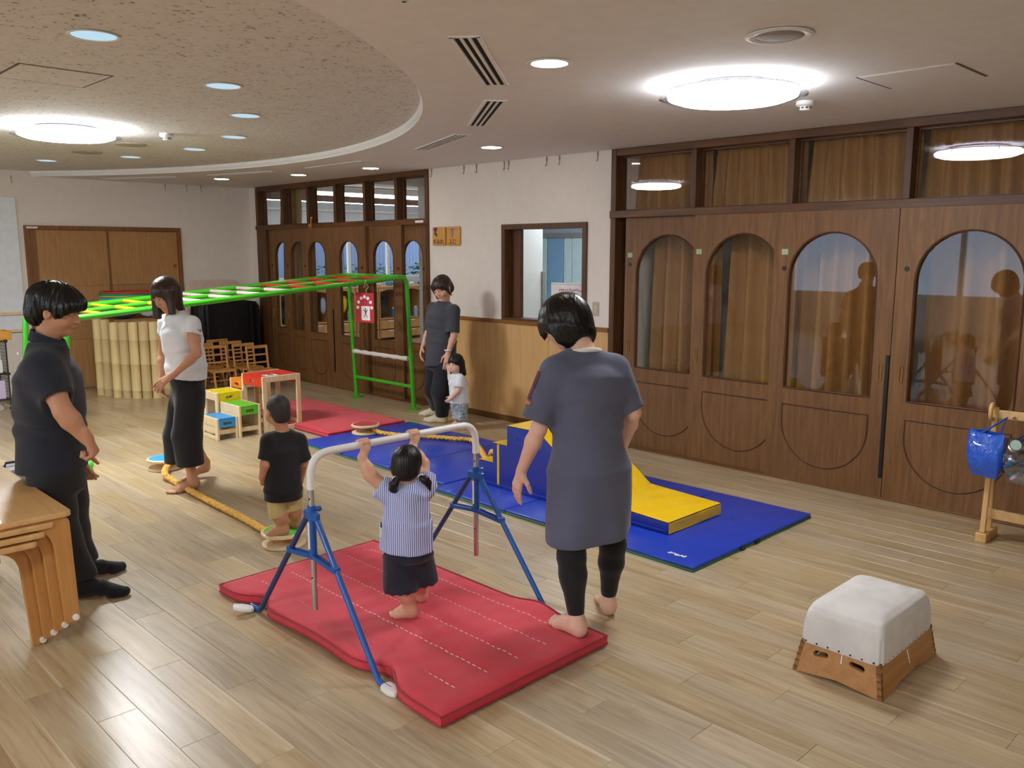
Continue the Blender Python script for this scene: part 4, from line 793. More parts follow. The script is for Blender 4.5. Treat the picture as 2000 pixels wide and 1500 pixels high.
for k in range(13):
    for nm, p in (('nail', (vx0+ins+(vx1-vx0-2*ins)*(k+.5)/13, vy0+ins-.0085, .137)), ):
        MB().lathe([(0, -.002), (.003, 0)], 8, p, ax=(np.array([1., 0, 0]), np.array([0, 0, 1.]), np.array([0, 1., 0]))).build(nm, M['black'], vb)
for k in range(7): MB().lathe([(0, -.002), (.0045, 0)], 8, (vx0+ins-.0085, vy0+ins+(vy1-vy0-2*ins)*(k+.5)/7, .137), ax=(np.array([0, 1., 0]), np.array([0, 0, 1.]), np.array([1., 0, 0]))).build('nail', M['black'], vb)
MB().beam((3.395, vy0+.004, .06), (3.39, vy0+.017, .115), .004, .004).build('white_tie', M['thread'], vb); MB().beam((vx0+.012, 1.335, .09), (vx0+.019, 1.335, .128), .004, .004).build('white_tie', M['thread'], vb)
# ================================================================ coloured step stools
def slotted(mb, x0, x1, z0, z1, y0, th):
    cx, cz = (x0+x1)/2, (z0+z1)/2; lo = [(cx+sg*.028+.0135*math.cos(a), cz+.0135*math.sin(a)) for sg, aa in ((1, np.linspace(-PI/2, PI/2, 7)), (-1, np.linspace(PI/2, 1.5*PI, 7))) for a in aa]
    mb.holed((x0, x1, z0, z1), lo, (0, y0, 0), (1, 0, 0), (0, 0, 1), (0, 1, 0), th); return mb
def stool(cx, cy, w, d, h, col, n, label, rot=0, hp=.085):
    # w: across the coloured front, d: depth; built at the origin facing -Y, then turned
    t = thing('step_stool', label, 'stool', (0, 0, 0), 'coloured wooden step stools'); m = mat('stool_'+n, col, .4, var=.03); x0, x1, y0, y1 = -w/2, w/2, -d/2, d/2; pw = .022; lw = .045
    slotted(MB(), x0+pw, x1-pw, h-hp, h-.0145, y0+.004, .012).build('front_panel', m, t); slotted(MB(), x0+pw, x1-pw, h-hp, h-.0145, y1-.016, .012).build('back_panel', m, t)
    MB().box(x0+pw, x1-pw, y0+.004, y1-.004, h-.014, h).build('top', m, t, bevel=.002)
    for xa in (x0, x1-pw):
        MB().holed((y0, y1, 0, h), [(y0+lw, .05 if h > .25 else .035), (y1-lw, .05 if h > .25 else .035), (y1-lw, h-hp*(.9 if h < .5 else .55)), (y0+lw, h-hp*(.9 if h < .5 else .55))], (xa, 0, 0), (0, 1, 0), (0, 0, 1), (1, 0, 0), pw).build('side_frame', M['birch'], t, bevel=.003)
        if h < .35: MB().box(xa+.004, xa+pw-.004, y0+lw, y1-lw, .06, h-.02).build('side_panel', M['birch'], t)
    for yy in (y0+.02, y1-.035): MB().box(x0+pw, x1-pw, yy, yy+.015, .05, .09).build('stretcher', M['birch'], t)
    t.location = (cx, cy, 0); t.rotation_euler = (0, 0, rot); return t
stool(3.482, 7.375, .205, .31, .20, '2f9ade', 'blue', 'lowest wooden step stool with a bright blue top'); stool(3.695, 7.385, .215, .37, .29, '63c22c', 'green', 'wooden step stool with a lime green top beside the blue one')
stool(3.70, 7.735, .27, .29, .37, 'ecd30c', 'yellow', 'wooden step stool with a yellow top behind the green one'); stool(4.03, 7.82, .27, .3, .45, 'ef8a14', 'orange', 'wooden step stool with an orange top, half hidden behind the red one', rot=-PI/2)
stool(4.035, 7.41, .41, .40, .535, 'd8331a', 'red', 'tallest wooden step stool with a red top', rot=-PI/2, hp=.10)
o = MB().box(3.90, 4.02, 7.235, 7.34, .5355, .5365).build('paper_sheet', M['paper']); tag(o, 'small white paper with a dark oval on the red stool', 'paper'); MB().lathe([(0, .0015), (.032, .0015), (.033, 0)], 24, (3.965, 7.29, .5366)).build('printed_oval', mat('print_dark', '333a44', .6), o)
# ================================================================ wooden chairs by the corner
chw = wood('chair_wood', 'b5793c', 'cf9a58', 2, .42, 1.3, .1)
def make_chair():
    t = thing('wooden_chair', '', 'chair', (0, 0, 0), 'small wooden chairs by the corner'); w, d = .29, .27
    def seat(u, v): return (-w/2+.012+(w-.024)*u, -d/2+d*.92*v, .262-.010*math.sin(PI*u)*(.5+.5*v))
    s_ = MB(); s_.grid(seat, 10, 8); s_.grid(lambda u, v: tuple(np.array(seat(u, v))-np.array([0, 0, .012])), 10, 8); s_.build('seat', chw, t, smooth=True)
    MB().box(-w/2+.012, w/2-.012, -d/2, -d/2+.012, .238, .262).build('seat_front', chw, t)
    for sx in (-1, 1):
        x = sx*(w/2-.008)
        MB().beam((x, -d/2+.03, .26), (x, -d/2-.02, 0), .018, .034, (0, 1, 0)).build('leg', chw, t, bevel=.004); MB().beam((x, d/2-.01, .54), (x, d/2-.045, .26), .018, .03, (0, 1, 0)).build('back_post', chw, t, bevel=.004)
        MB().beam((x, d/2-.05, .28), (x, d/2+.03, 0), .018, .034, (0, 1, 0)).build('leg', chw, t, bevel=.004)
        n = 10; pl = [(-d/2+.01, .262), (-d/2+.01, .2)]+[(-d/2+.01+(d-.03)*k/n, .2+.045*math.sin(PI*k/n)) for k in range(1, n)]+[(d/2-.02, .2), (d/2-.02, .262)]
        MB().prism(pl, (x-.009, 0, 0), (0, 1, 0), (0, 0, 1), (1, 0, 0), .018).build('side_rail', chw, t)
    for z, h, y in ((.525, .038, d/2-.013), (.43, .02, d/2-.025), (.335, .02, d/2-.036)): MB().box(-w/2, w/2, y-.007, y+.007, z-h/2, z+h/2).build('back_rail', chw, t, bevel=.003)
    MB().beam((-w/2+.01, .0, .12), (w/2-.01, .0, .12), .014, .014).build('stretcher', chw, t); return t
ch0 = make_chair()
for k, (x, y, l) in enumerate(((4.71, 9.88, 'front of the left row'), (4.71, 10.23, 'middle of the left row'), (4.71, 10.58, 'rear of the left row'), (5.08, 9.53, 'front of the right row'), (5.08, 9.88, 'second of the right row'), (5.08, 10.23, 'third of the right row'), (5.08, 10.58, 'rear of the right row'))):
    o = ch0 if k == 0 else dup(ch0); o.location = (x, y, 0); o.rotation_euler = (0, 0, .05*math.sin(k*2.3)); o['label'] = 'small wooden chair with a slatted back by the corner, '+l
# ================================================================ covered furniture and cushion in the corner
def cover(u, v):
    # draped box: u around, v from floor to top centre
    a = 2*PI*u; ca, sa = math.cos(a), math.sin(a); ex = .22; px = abs(ca)**ex*(1 if ca > 0 else -1); py = abs(sa)**ex*(1 if sa > 0 else -1)
    pr_ = [(1.03, .005), (1.02, .3), (1.01, .6), (1.0, .9), (.985, .985), (.93, 1.03), (.7, 1.045), (.3, 1.045), (0, 1.045)]; t = v*(len(pr_)-1); i = min(int(t), len(pr_)-2); f = t-i; k = pr_[i][0]*(1-f)+pr_[i+1][0]*f; z = pr_[i][1]*(1-f)+pr_[i+1][1]*f
    w = .02*(1-v)*math.sin(26*a+3*math.sin(5*a))*(1 if v < .5 else 0)
    return (5.33+(.42+w)*px*k, 10.94+(.17+w*.5)*py*k, z-.05*max(0, px)*max(0, v-.4)+.01*math.sin(9*px+4*v))
tag(MB().grid(cover, 120, 30, cu=True).build('covered_piano', mat('black_cloth', '0c0d10', .45, var=.1, bump=.4, bscale=6, bdist=.03), smooth='all'), 'black cloth cover over a low upright piece in the corner behind the chairs', 'cover')
def pad(u, v):
    a = 2*PI*u; ca, sa = math.cos(a), math.sin(a); px = abs(ca)**.3*(1 if ca > 0 else -1); pz = abs(sa)**.3*(1 if sa > 0 else -1); k = math.sin(PI*v)**.35
    return (5.28+.42*px*k, 11.158-.034*math.cos(PI*v), .65+.655*pz*k)
tag(MB().grid(pad, 72, 13, cu=True).build('cushion_mat', cloth_mat('cream_pad', 'd8c2b0', .8, .2), smooth='all'), 'cream padded mat standing against the far wall behind the black cover', 'mat')
# ================================================================ bamboo posts, hoops and bags
bam = mat('bamboo_card', 'd8bf86', .6, var=.12, scale=5, stretch=(3, 3, .4)); bam2 = mat('bamboo_card_b', 'cbb07c', .6, var=.12, scale=5, stretch=(3, 3, .4)); inn = mat('bamboo_inside', '8a6f42', .8)
bps = [(196, 772), (210, 774), (228, 777), (246, 778), (265, 779), (285, 779), (305, 778), (324, 775)]
for k, (px, py) in enumerate(bps):
    p = G(px, py); p = p+FH*.055; h = (.9, .9, .875, .88, .885, .89, .885, .89)[k]; R_ = .053
    t = thing('bamboo_post', 'tall pale bamboo-look tube standing in front of the cupboard, %s from the left' % od[k], 'tube', p, 'bamboo-look tubes by the cupboard')
    pr_ = [(R_, 0)]
    for zn in (.09, .40, .68): pr_ += [(R_, zn-.008), (R_+.0035, zn-.002), (R_+.0035, zn+.002), (R_, zn+.008)]
    pr_ += [(R_, h), (R_-.006, h)]; t2 = MB().lathe(pr_+[(R_-.006, h-.25)], 20, p); t2.f = t2.f[:-1]; t2.mi = t2.mi[:-1]; t2.build('tube', bam if k % 2 == 0 else bam2, t, smooth=True)
    MB().lathe([(R_-.006, h-.2), (0, h-.2)], 20, p).build('inner_disc', inn, t, fix=False)
cr = thing('storage_crate', 'plain wooden crate behind the bamboo-look tubes, carrying the hoops', 'crate', (4.0, 10.72, 0))
for a in ((3.72, 3.74, 10.5, 10.95), (4.36, 4.38, 10.5, 10.95), (3.74, 4.36, 10.5, 10.52), (3.74, 4.36, 10.93, 10.95)): MB().box(*a, 0, .86).build('side', M['cup'], cr)
MB().box(3.72, 4.38, 10.5, 10.95, .86, .88).build('lid', M['cup'], cr)
cloth_blob('folded_cushion', 'navy cushion on the crate under the coloured hoops', 'cushion', (3.9, 10.72, .98), .17, .18, .095, mat('navy_cushion', '34466e', .8), 51); cloth_blob('cloth_bag', 'white plastic bag on the crate beside the navy cushion', 'bag', (4.22, 10.72, .975), .13, .17, .09, mat('bag_white', 'cfd6da', .4), 52)
for k, (c, n) in enumerate((('1c3f9a', 'navy blue'), ('e9e6e0', 'white'), ('3aa0c8', 'sky blue'), ('b9c23a', 'yellow green'), ('1d8f78', 'teal green'), ('c23a30', 'red'))):
    cx, cy, z = 4.0+.012*math.sin(k*3), 10.7+.015*math.cos(k*2), 1.088+k*.023; o = MB().tube([(cx+.345*math.cos(a), cy+.30*math.sin(a), z+.002*math.sin(a+k)) for a in np.linspace(0, 2*PI, 48, endpoint=False)], .0105, 8, closed=True).build('hula_hoop', mat('hoop_'+n.replace(' ', '_'), c, .3), smooth=True, loc=(cx, cy, z)); tag(o, n+' plastic hoop in the pile above the bamboo-look tubes', 'hoop', 'pile of plastic hoops')
# ================================================================ wire rack at the left edge
rk = thing('wire_rack', 'black wire cube rack with boxes at the left edge of the picture', 'rack', (2.15, 10.4, 0)); wire = mat('wire_black', '1a1a1c', .4)
xs_ = (1.78, 2.13, 2.48); ys_ = (10.17, 10.52)
for x in xs_:
    for y in ys_:
        MB().tube([(x, y, 0), (x, y, .76)], .006, 8).build('post', wire, rk)
        for z in (.03, .40, .75): MB().lathe([(.0, -.02), (.018, -.012), (.02, 0), (.018, .012), (0, .02)], 12, (x, y, z)).build('joint', wire, rk, smooth=True)
for z in (.12, .40, .75):
    MB().box(1.78, 2.48, 10.17, 10.52, z-.006, z+.006).build('shelf', mat('rack_shelf', '3c2a22', .5) if z < .2 else wire, rk)
g = MB()
for k in range(11): g.box(2.478, 2.482, 10.17+.035*k-.0012, 10.17+.035*k+.0012, .06, .75)
for k in range(20): g.box(2.478, 2.482, 10.17, 10.52, .06+.035*k-.0012, .06+.035*k+.0012)
g.build('wire_grid', wire, rk)
bx_ = [('white', 'e2e2e0'), ('pale blue', 'c3d4da'), ('cream', 'd9d2c0'), ('lilac', 'c8b9d6'), ('white', 'e8e6e2'), ('pale grey', 'c9ced2')]
for k, (x, z, w, h) in enumerate(((2.3, .41, .28, .14), (2.3, .552, .26, .12), (1.95, .41, .28, .28), (2.32, .13, .26, .2), (1.95, .13, .3, .22), (2.3, .674, .24, .06))):
    n, c = bx_[k]; o = MB().box(x-w/2, x+w/2, 10.2, 10.48, z, z+h).build('storage_box', mat('box_%d' % k, c, .5), bevel=.006); tag(o, '%s storage box in the wire rack, %s' % (n, ('middle shelf at the right', 'on top of another box', 'middle shelf at the left', 'lower shelf at the right', 'lower shelf at the left', 'just under the rack top')[k]), 'box')
bk = thing('floor_basket', 'white plastic basket standing under the wire rack', 'basket', (2.36, 10.3, 0)); MB().lathe([(.07, .003), (.075, .003), (.09, .1), (.095, .105), (.086, .105), (.068, .008)], 4, (2.36, 10.28, 0)).build('body', M['white'], bk, smooth=False)
oc = mat('tray_orange', 'd89a3c', .5); tr = thing('orange_tray', 'orange tray on top of the wire rack', 'tray', (2.38, 10.34, .757))
MB().box(2.2, 2.55, 10.2, 10.48, .757, .765).build('base', oc, tr)
for a in ((2.2, 2.212, 10.2, 10.48), (2.538, 2.55, 10.2, 10.48), (2.212, 2.538, 10.2, 10.212), (2.212, 2.538, 10.468, 10.48)): MB().box(*a, .765, .85).build('wall', oc, tr, bevel=.003)
gc = thing('carry_case', 'grey case with a dark handle on the floor behind the man', 'case', (1.72, 6.98, 0)); MB().box(1.58, 1.86, 6.88, 7.08, 0, .12).build('body', M['grey'], gc, bevel=.015, seg=3, smooth=True); MB().tube([(1.62, 6.98, .12), (1.63, 6.98, .15), (1.81, 6.98, .15), (1.82, 6.98, .12)], .01, 8).build('handle', M['black'], gc, smooth=True)
def uvsphere(c, r_, n=16, m=12, sc=(1, 1, 1)): return MB().lathe([(r_*math.sin(PI*k/m), -r_*math.cos(PI*k/m)) for k in range(m+1)], n, c)
gb = uvsphere((2.19, 6.95, .038), .038).build('toy_ball', mat('ball_green', '4fd03a', .4), smooth='all'); tag(gb, 'small bright green toy ball on the floor beside the man', 'ball')
# ================================================================ stacked tables at the left
tb = wood('table_top', 'd2a063', 'e3ba80', 1, .35, 1.0, .15, .03); tl = wood('table_leg', 'b87c3e', 'cb9454', 2, .42, 1.2, .1)
names = ['bottom', 'third', 'second', 'topmost']
for k in range(4):
    z = .50+.035*k; x1_ = 1.005+.036*k; x0_ = .36-.036*k; ya, yb_ = 3.815, 5.03; zb_ = .035*k
    t = thing('folding_table', 'low wooden table with rounded corners, %s of the stack at the left' % names[k], 'table', ((x0_+x1_)/2, (ya+yb_)/2, zb_), 'stacked low tables')
    if k == 3: pl = []; 
    xa_, xb2 = (x0_-.01, x1_+.01) if k == 3 else (x0_+.03, x1_-.02)
    rr = .03; pl = []
    for cx, cy, a0 in ((xb2-rr, ya+rr, -PI/2), (xb2-rr, yb_-rr, 0), (xa_+rr, yb_-rr, PI/2), (xa_+rr, ya+rr, PI)): pl += [(cx+rr*math.cos(a0+q*PI/10), cy+rr*math.sin(a0+q*PI/10)) for q in range(6)]
    MB().prism(pl, (0, 0, z-.024), (1, 0, 0), (0, 1, 0), (0, 0, 1), .024).build('tabletop', tb, t, bevel=.004, seg=2, smooth=True)
    yo = .036*(3-k)
    for sx, xx in ((1, x1_), (-1, x0_)):
        for yy in (ya+.012+yo, yb_-.05-yo):
            P_ = [(xx-sx*.17, z-.026), (xx-sx*.02, z-.026), (xx-sx*.006, z-.033), (xx, z-.05), (xx+sx*.012, zb_)]; Q_ = [(xx-sx*.046, zb_), (xx-sx*.066, z-.17)]+[(xx-sx*(.066+.085*(1-math.cos(q*PI/12))), z-.17+.11*math.sin(q*PI/12)) for q in range(1, 7)]+[(xx-sx*.17, z-.06)]
            MB().prism(P_+Q_, (0, yy, 0), (1, 0, 0), (0, 0, 1), (0, 1, 0), .03).build('leg', tl, t, bevel=.003, smooth=True)
            MB().lathe([(0, -.008), (.013, -.007), (.014, 0), (.013, .006), (0, .007)], 16, (xx-sx*.008, yy-.004, zb_+.022), ax=(np.array([1., 0, 0]), np.array([0, 0, 1.]), np.array([0, 1., 0]))).build('glide_wheel', M['wplast'], t, smooth=True)
    MB().box(x0_+.17, x1_-.17, ya+.012+yo, ya+.042+yo, z-.06, z-.026).build('apron', tl, t)
# ================================================================ bag stand at the right
st = thing('bag_stand', 'pale wooden stand with a curled top hung with bags at the right edge', 'stand', (5.43, 1.05, 0))
for y in (1.50, .55):
    MB().box(5.34, 5.56, y-.03, y+.03, 0, .055).build('foot', M['beechz'], st, bevel=.004)
    MB().beam((5.37, y, .055), (5.43, y, .80), .03, .022, (1, 0, 0)).build('post', M['beechz'], st, bevel=.004); MB().beam((5.5, y, .055), (5.45, y, .62), .026, .02, (1, 0, 0)).build('brace', M['beechz'], st, bevel=.004)
    MB().tube([(5.40+.032*math.cos(a), y+.012, .775+.045*math.sin(a)) for a in np.linspace(0, 2*PI, 20, endpoint=False)], .012, 10, closed=True).build('curl', M['beechz'], st, smooth=True)
MB().box(5.42, 5.44, .52, 1.50, .735, .785).build('top_rail', M['beech'], st, bevel=.004); MB().box(5.43, 5.455, .55, 1.50, .13, .19).build('bottom_rail', M['beech'], st, bevel=.004)
pegs = (1.40, 1.22, 1.02)
for y in pegs: MB().tube([(5.42, y, .75), (5.37, y, .765)], .008, 8).build('peg', M['beechz'], st, smooth=True)
def unit(v): v = np.array(v, float); return v/np.linalg.norm(v)
def bag(name, label, c, ax, w, h, d, m, straps, strap_m, items=()):
    t = thing(name, label, 'bag', c, 'bags on the wooden stand'); c = np.array(c, float); u = np.array(ax, float); u /= np.linalg.norm(u); n = np.array([-u[1], u[0], 0]); z = np.array([0, 0, 1.])
    def fn(a_, v):
        a = 2*PI*a_; ca, sa = math.cos(a), math.sin(a); px = abs(ca)**.5*(1 if ca > 0 else -1); py = abs(sa)**.8*(1 if sa > 0 else -1); k = (.72+.28*math.sin(min(1, v*2.2)*PI/2)); bul = math.sin(PI*min(1, v*1.05))*.75+.25
        return c+u*(px*w/2*k*(1+.03*math.sin(7*v+5*a)))+n*(py*d/2*bul)+z*(h*v*(1+.03*math.sin(3*a))-(0 if v > 0 else 0))
    MB().grid(fn, 40, 16, cu=True).build('bag_body', m, t, smooth='all', fix=False)
    for s_ in straps: MB().tube([np.array(q) for q in s_], .006, 8).build('strap', strap_m, t, smooth=True)
    for q in items: q(t)
    return t
bl = mat('tote_blue', '1f57c8', .18, var=.2, bump=.5, bscale=25, bdist=.02, coat=.4); cl = glassy('tote_clear', (.66, .68, .82), .12, 1.45, .22); li = mat('tote_lilac', 'c9bcd2', .3, var=.15, bump=.5, bscale=22, bdist=.02)
bag('tote_bag', 'shiny bright blue tote bag hanging on the wooden stand', (5.30, 1.50, .41), (.35, .94, 0), .22, .26, .09, bl, [[(5.30, 1.53, .66), (5.36, 1.42, .758), (5.30, 1.44, .66)]], bl)
def stuff_in(t):
    rg = random.Random(4)
    for k in range(44):
        cc = ['3a2c2c', '5c5f75', '9a4428', '232a50', '7a8698', 'b0acb8', '4a3c3a', '2c6a8a'][k % 8]; c = np.array([5.29+rg.uniform(-.025, .02), rg.uniform(1.14, 1.38), rg.uniform(.44, .58)])
        e1 = unit([rg.uniform(-1, 1), rg.uniform(-1, 1), rg.uniform(-1, 1)]); e2 = unit(np.cross(e1, [.3, .5, .8])); e3 = np.cross(e1, e2)
        MB().obox(c, (e1, e2, e3), (rg.uniform(.015, .04), rg.uniform(.012, .03), rg.uniform(.006, .014))).build('item', mat('bagitem_%d' % (k % 8), cc, .35), t, bevel=.005, seg=2, smooth=True)
    MB().lathe([(0, -.003), (.028, -.002), (.028, .002)], 20, (5.222, 1.33, .635), ax=(np.array([0, 1., 0]), np.array([0, 0, 1.]), np.array([1., 0, 0]))).build('mint_button', mat('button_mint', 'a8c8b8', .3), t)
bag('tote_bag', 'clear vinyl bag full of dark bits and a mint button on the wooden stand', (5.30, 1.26, .40), (.05, 1, 0), .34, .25, .12, cl, [[(5.30, 1.33, .64), (5.36, 1.22, .758), (5.30, 1.15, .64)], [(5.28, 1.36, .64), (5.36, 1.22, .765), (5.28, 1.12, .64)]], mat('strap_navy', '2a2a6a', .5), [stuff_in])
bag('tote_bag', 'pale lilac bag hanging lowest on the wooden stand', (5.31, 1.12, .27), (.0, 1, 0), .30, .125, .10, li, [[(5.38, 1.2, .39), (5.39, 1.02, .758), (5.38, 1.06, .39)]], li)

# small things fixed to the far woodwork
og = mat('toy_orange', 'e08a2c', .5); p = PXX(606, 440, XW-.04); t = thing('animal_ornament', 'small orange animal figure on the beam of the far doors', 'ornament', (p[0], p[1], 2.0))
MB().box(p[0]-.01, p[0]+.003, p[1]-.03, p[1]+.03, 2.0, 2.03).build('body', og, t, bevel=.004); MB().beam((p[0]-.004, p[1]-.022, 2.02), (p[0]-.004, p[1]-.028, 2.10), .012, .014).build('neck', og, t, bevel=.003); MB().box(p[0]-.011, p[0]+.003, p[1]-.055, p[1]-.02, 2.09, 2.115).build('head', og, t, bevel=.004)
for q in (-.022, .022): MB().box(p[0]-.009, p[0]+.001, p[1]+q-.006, p[1]+q+.006, 1.955, 2.0).build('leg', og, t)
for c, l in (((XW-.037, 7.38, 1.995), 'white paper label on the beam at the right end of the far doors'), ):
    tag(MB().box(c[0], c[0]+.002, c[1]-.07, c[1]+.07, c[2], c[2]+.025).build('paper_label', M['paper']), l, 'label')
tag(MB().box(3.04, 3.16, YL-.052, YL-.05, 1.955, 1.975).build('paper_label', M['paper']), 'white paper label at the upper left corner of the plywood cupboard', 'label')
# ================================================================ people: distance-field bodies meshed with surface nets
def unit(v): v = np.array(v, float); return v/np.linalg.norm(v)
ZV = np.array([0, 0, 1.0])
class Vol:
    def __init__(s, lo, hi, h):
        s.h = h; s.lo = np.array(lo, float)-h*3; n = np.ceil((np.array(hi, float)+h*3-s.lo)/h).astype(int)+1
        s.ax = [(s.lo[i]+h*np.arange(n[i])).astype(np.float32) for i in range(3)]; s.D = np.full(n, .5, np.float32)
    def sub(s, lo, hi):
        sl = []
        for i in range(3):
            a = int(max(0, math.floor((lo[i]-s.lo[i])/s.h))); b = int(min(s.D.shape[i], math.ceil((hi[i]-s.lo[i])/s.h)+1))
            if b <= a: return None, None
            sl.append(slice(a, b))
        X = s.ax[0][sl[0]][:, None, None]; Y = s.ax[1][sl[1]][None, :, None]; Z = s.ax[2][sl[2]][None, None, :]
        return tuple(sl), (X, Y, Z)
    def put(s, sl, d, k, op):
        A = s.D[sl]
        if op == 'u':
            h = np.maximum(k-np.abs(A-d), 0)/k; s.D[sl] = np.minimum(A, d)-h*h*k*.25
        else:
            d = -d; h = np.maximum(k-np.abs(A-d), 0)/k; s.D[sl] = np.maximum(A, d)+h*h*k*.25
    def cone(s, a, b, ra, rb, k=.012, op='u'):
        a = np.array(a, float); b = np.array(b, float); r = max(ra, rb)+k+.02; sl, C = s.sub(np.minimum(a, b)-r, np.maximum(a, b)+r)
        if sl is None: return s
        d = b-a; L2 = max(d@d, 1e-9); w = [C[i]-a[i] for i in range(3)]; t = np.clip((w[0]*d[0]+w[1]*d[1]+w[2]*d[2])/L2, 0, 1)
        q = (w[0]-t*d[0])**2+(w[1]-t*d[1])**2+(w[2]-t*d[2])**2; s.put(sl, (np.sqrt(q)-(ra+(rb-ra)*t)).astype(np.float32), k, op); return s
    def chain(s, pts, rs, k=.012, op='u'):
        for i in range(len(pts)-1): s.cone(pts[i], pts[i+1], rs[i], rs[i+1], k, op)
        return s
    def ell(s, c, r, ax=None, k=.012, op='u'):
        c = np.array(c, float); r = np.array(r, float); R_ = max(r)+k+.02; sl, C = s.sub(c-R_, c+R_)
        if sl is None: return s
        ax = np.eye(3) if ax is None else ax; w = [C[i]-c[i] for i in range(3)]; k0 = 0; k1 = 0
        for j in range(3):
            u = (w[0]*ax[j][0]+w[1]*ax[j][1]+w[2]*ax[j][2]); k0 = k0+(u/r[j])**2; k1 = k1+(u/r[j]**2)**2
        k0 = np.sqrt(k0); k1 = np.sqrt(k1)+1e-6; s.put(sl, (k0*(k0-1)/k1).astype(np.float32), k, op); return s
    def ecap(s, a, b, ra, rb, S_, k=.02, op='u', cap=.35):
        # elliptic cross-section column from a to b; S_ is the wide axis
        a = np.array(a, float); b = np.array(b, float); d = b-a; L = np.linalg.norm(d); n = d/L; S_ = np.array(S_, float); S_ = S_-n*(S_@n); S_ /= np.linalg.norm(S_); F_ = np.cross(n, S_)
        r = max(*ra, *rb)+k+.02; sl, C = s.sub(np.minimum(a, b)-r, np.maximum(a, b)+r)
        if sl is None: return s
        w = [C[i]-a[i] for i in range(3)]; dot = lambda v: w[0]*v[0]+w[1]*v[1]+w[2]*v[2]; ax_ = dot(n); t = np.clip(ax_/L, 0, 1); z = ax_-t*L; u = dot(S_); v = dot(F_)
        ru = ra[0]+(rb[0]-ra[0])*t; rv = ra[1]+(rb[1]-ra[1])*t; m = np.minimum(ru, rv); k0 = np.sqrt((u/ru)**2+(v/rv)**2+(z/(m*cap))**2)
        s.put(sl, ((k0-1)*m).astype(np.float32), k, op); return s
    def sleeve(s, pts, rs, cut, n, k=.03, wall=.015, depth=.05):      # hollow sleeve or trouser leg that ends cleanly at a plane
        pts = [np.array(p, float) for p in pts]; P = np.array(pts); r = max(rs)+k+.02; sl, C = s.sub(P.min(0)-r, P.max(0)+r)
        if sl is None: return s
        d = None; n = unit(n)
        def cn(a, b, ra, rb):
            e = b-a; L2 = max(e@e, 1e-9); w = [C[i]-a[i] for i in range(3)]; t = np.clip((w[0]*e[0]+w[1]*e[1]+w[2]*e[2])/L2, 0, 1); return np.sqrt((w[0]-t*e[0])**2+(w[1]-t*e[1])**2+(w[2]-t*e[2])**2)-(ra+(rb-ra)*t)
        for i in range(len(pts)-1):
            q = cn(pts[i], pts[i+1], rs[i], rs[i+1])
            if d is None: d = q
            else: h = np.maximum(.02-np.abs(d-q), 0)/.02; d = np.minimum(d, q)-h*h*.005
        pl = (C[0]-cut[0])*n[0]+(C[1]-cut[1])*n[1]+(C[2]-cut[2])*n[2]; d = np.maximum(d, pl); c = np.array(cut, float); d = np.maximum(d, -cn(c-n*depth, c+n*.06, rs[-1]-wall-.006, rs[-1]-wall+.004)); s.put(sl, d.astype(np.float32), k, 'u'); return s
    def half(s, p, n, k=.004):       # keep the side the normal points away from
        p = np.array(p, float); n = unit(n); d = (s.ax[0][:, None, None]-p[0])*n[0]+(s.ax[1][None, :, None]-p[1])*n[1]+(s.ax[2][None, None, :]-p[2])*n[2]
        s.put((slice(None),)*3, (-d).astype(np.float32), k, 's'); return s
    def warp(s, fn, lim=.03):
        I = np.nonzero(np.abs(s.D) < lim); X = s.ax[0][I[0]]; Y = s.ax[1][I[1]]; Z = s.ax[2][I[2]]; s.D[I] += fn(X, Y, Z).astype(np.float32); return s
    def mesh(s):
        D = s.D; S_ = D < 0; n = np.array(D.shape)-1; c = np.zeros(n, np.int8)
        for i in (0, 1):
            for j in (0, 1):
                for k in (0, 1): c += S_[i:n[0]+i, j:n[1]+j, k:n[2]+k]
        act = (c > 0) & (c < 8); I = np.argwhere(act); idx = np.full(n, -1, np.int32); idx[act] = np.arange(len(I)); P = np.zeros((len(I), 3)); cnt = np.zeros(len(I))
        cs = [(i, j, k) for i in (0, 1) for j in (0, 1) for k in (0, 1)]; val = {q: D[I[:, 0]+q[0], I[:, 1]+q[1], I[:, 2]+q[2]] for q in cs}
        for q in cs:
            for a in range(3):
                if q[a]: continue
                r = list(q); r[a] = 1; r = tuple(r); d0, d1 = val[q], val[r]; m = (d0 < 0) != (d1 < 0); t = d0[m]/(d0[m]-d1[m]); e = np.array(q, float)*np.ones((m.sum(), 1)); e[:, a] += t; P[m] += e; cnt[m] += 1
        P = s.lo+(I+P/cnt[:, None])*s.h; F_ = []
        for a in range(3):
            b, e = (a+1) % 3, (a+2) % 3; sl0 = [slice(None)]*3; sl1 = [slice(None)]*3; sl0[a] = slice(0, -1); sl1[a] = slice(1, None); A, B = S_[tuple(sl0)], S_[tuple(sl1)]
            E_ = np.argwhere(A != B); ok = (E_[:, b] > 0) & (E_[:, e] > 0) & (E_[:, b] < n[b]) & (E_[:, e] < n[e]); E_ = E_[ok]; ins = A[tuple(E_.T)]
            q = []
            for db, de in ((-1, -1), (0, -1), (0, 0), (-1, 0)):
                w = E_.copy(); w[:, b] += db; w[:, e] += de; q.append(idx[tuple(w.T)])
            q = np.stack(q, 1); q[~ins] = q[~ins][:, ::-1]; F_.append(q)
        return P, np.concatenate(F_)
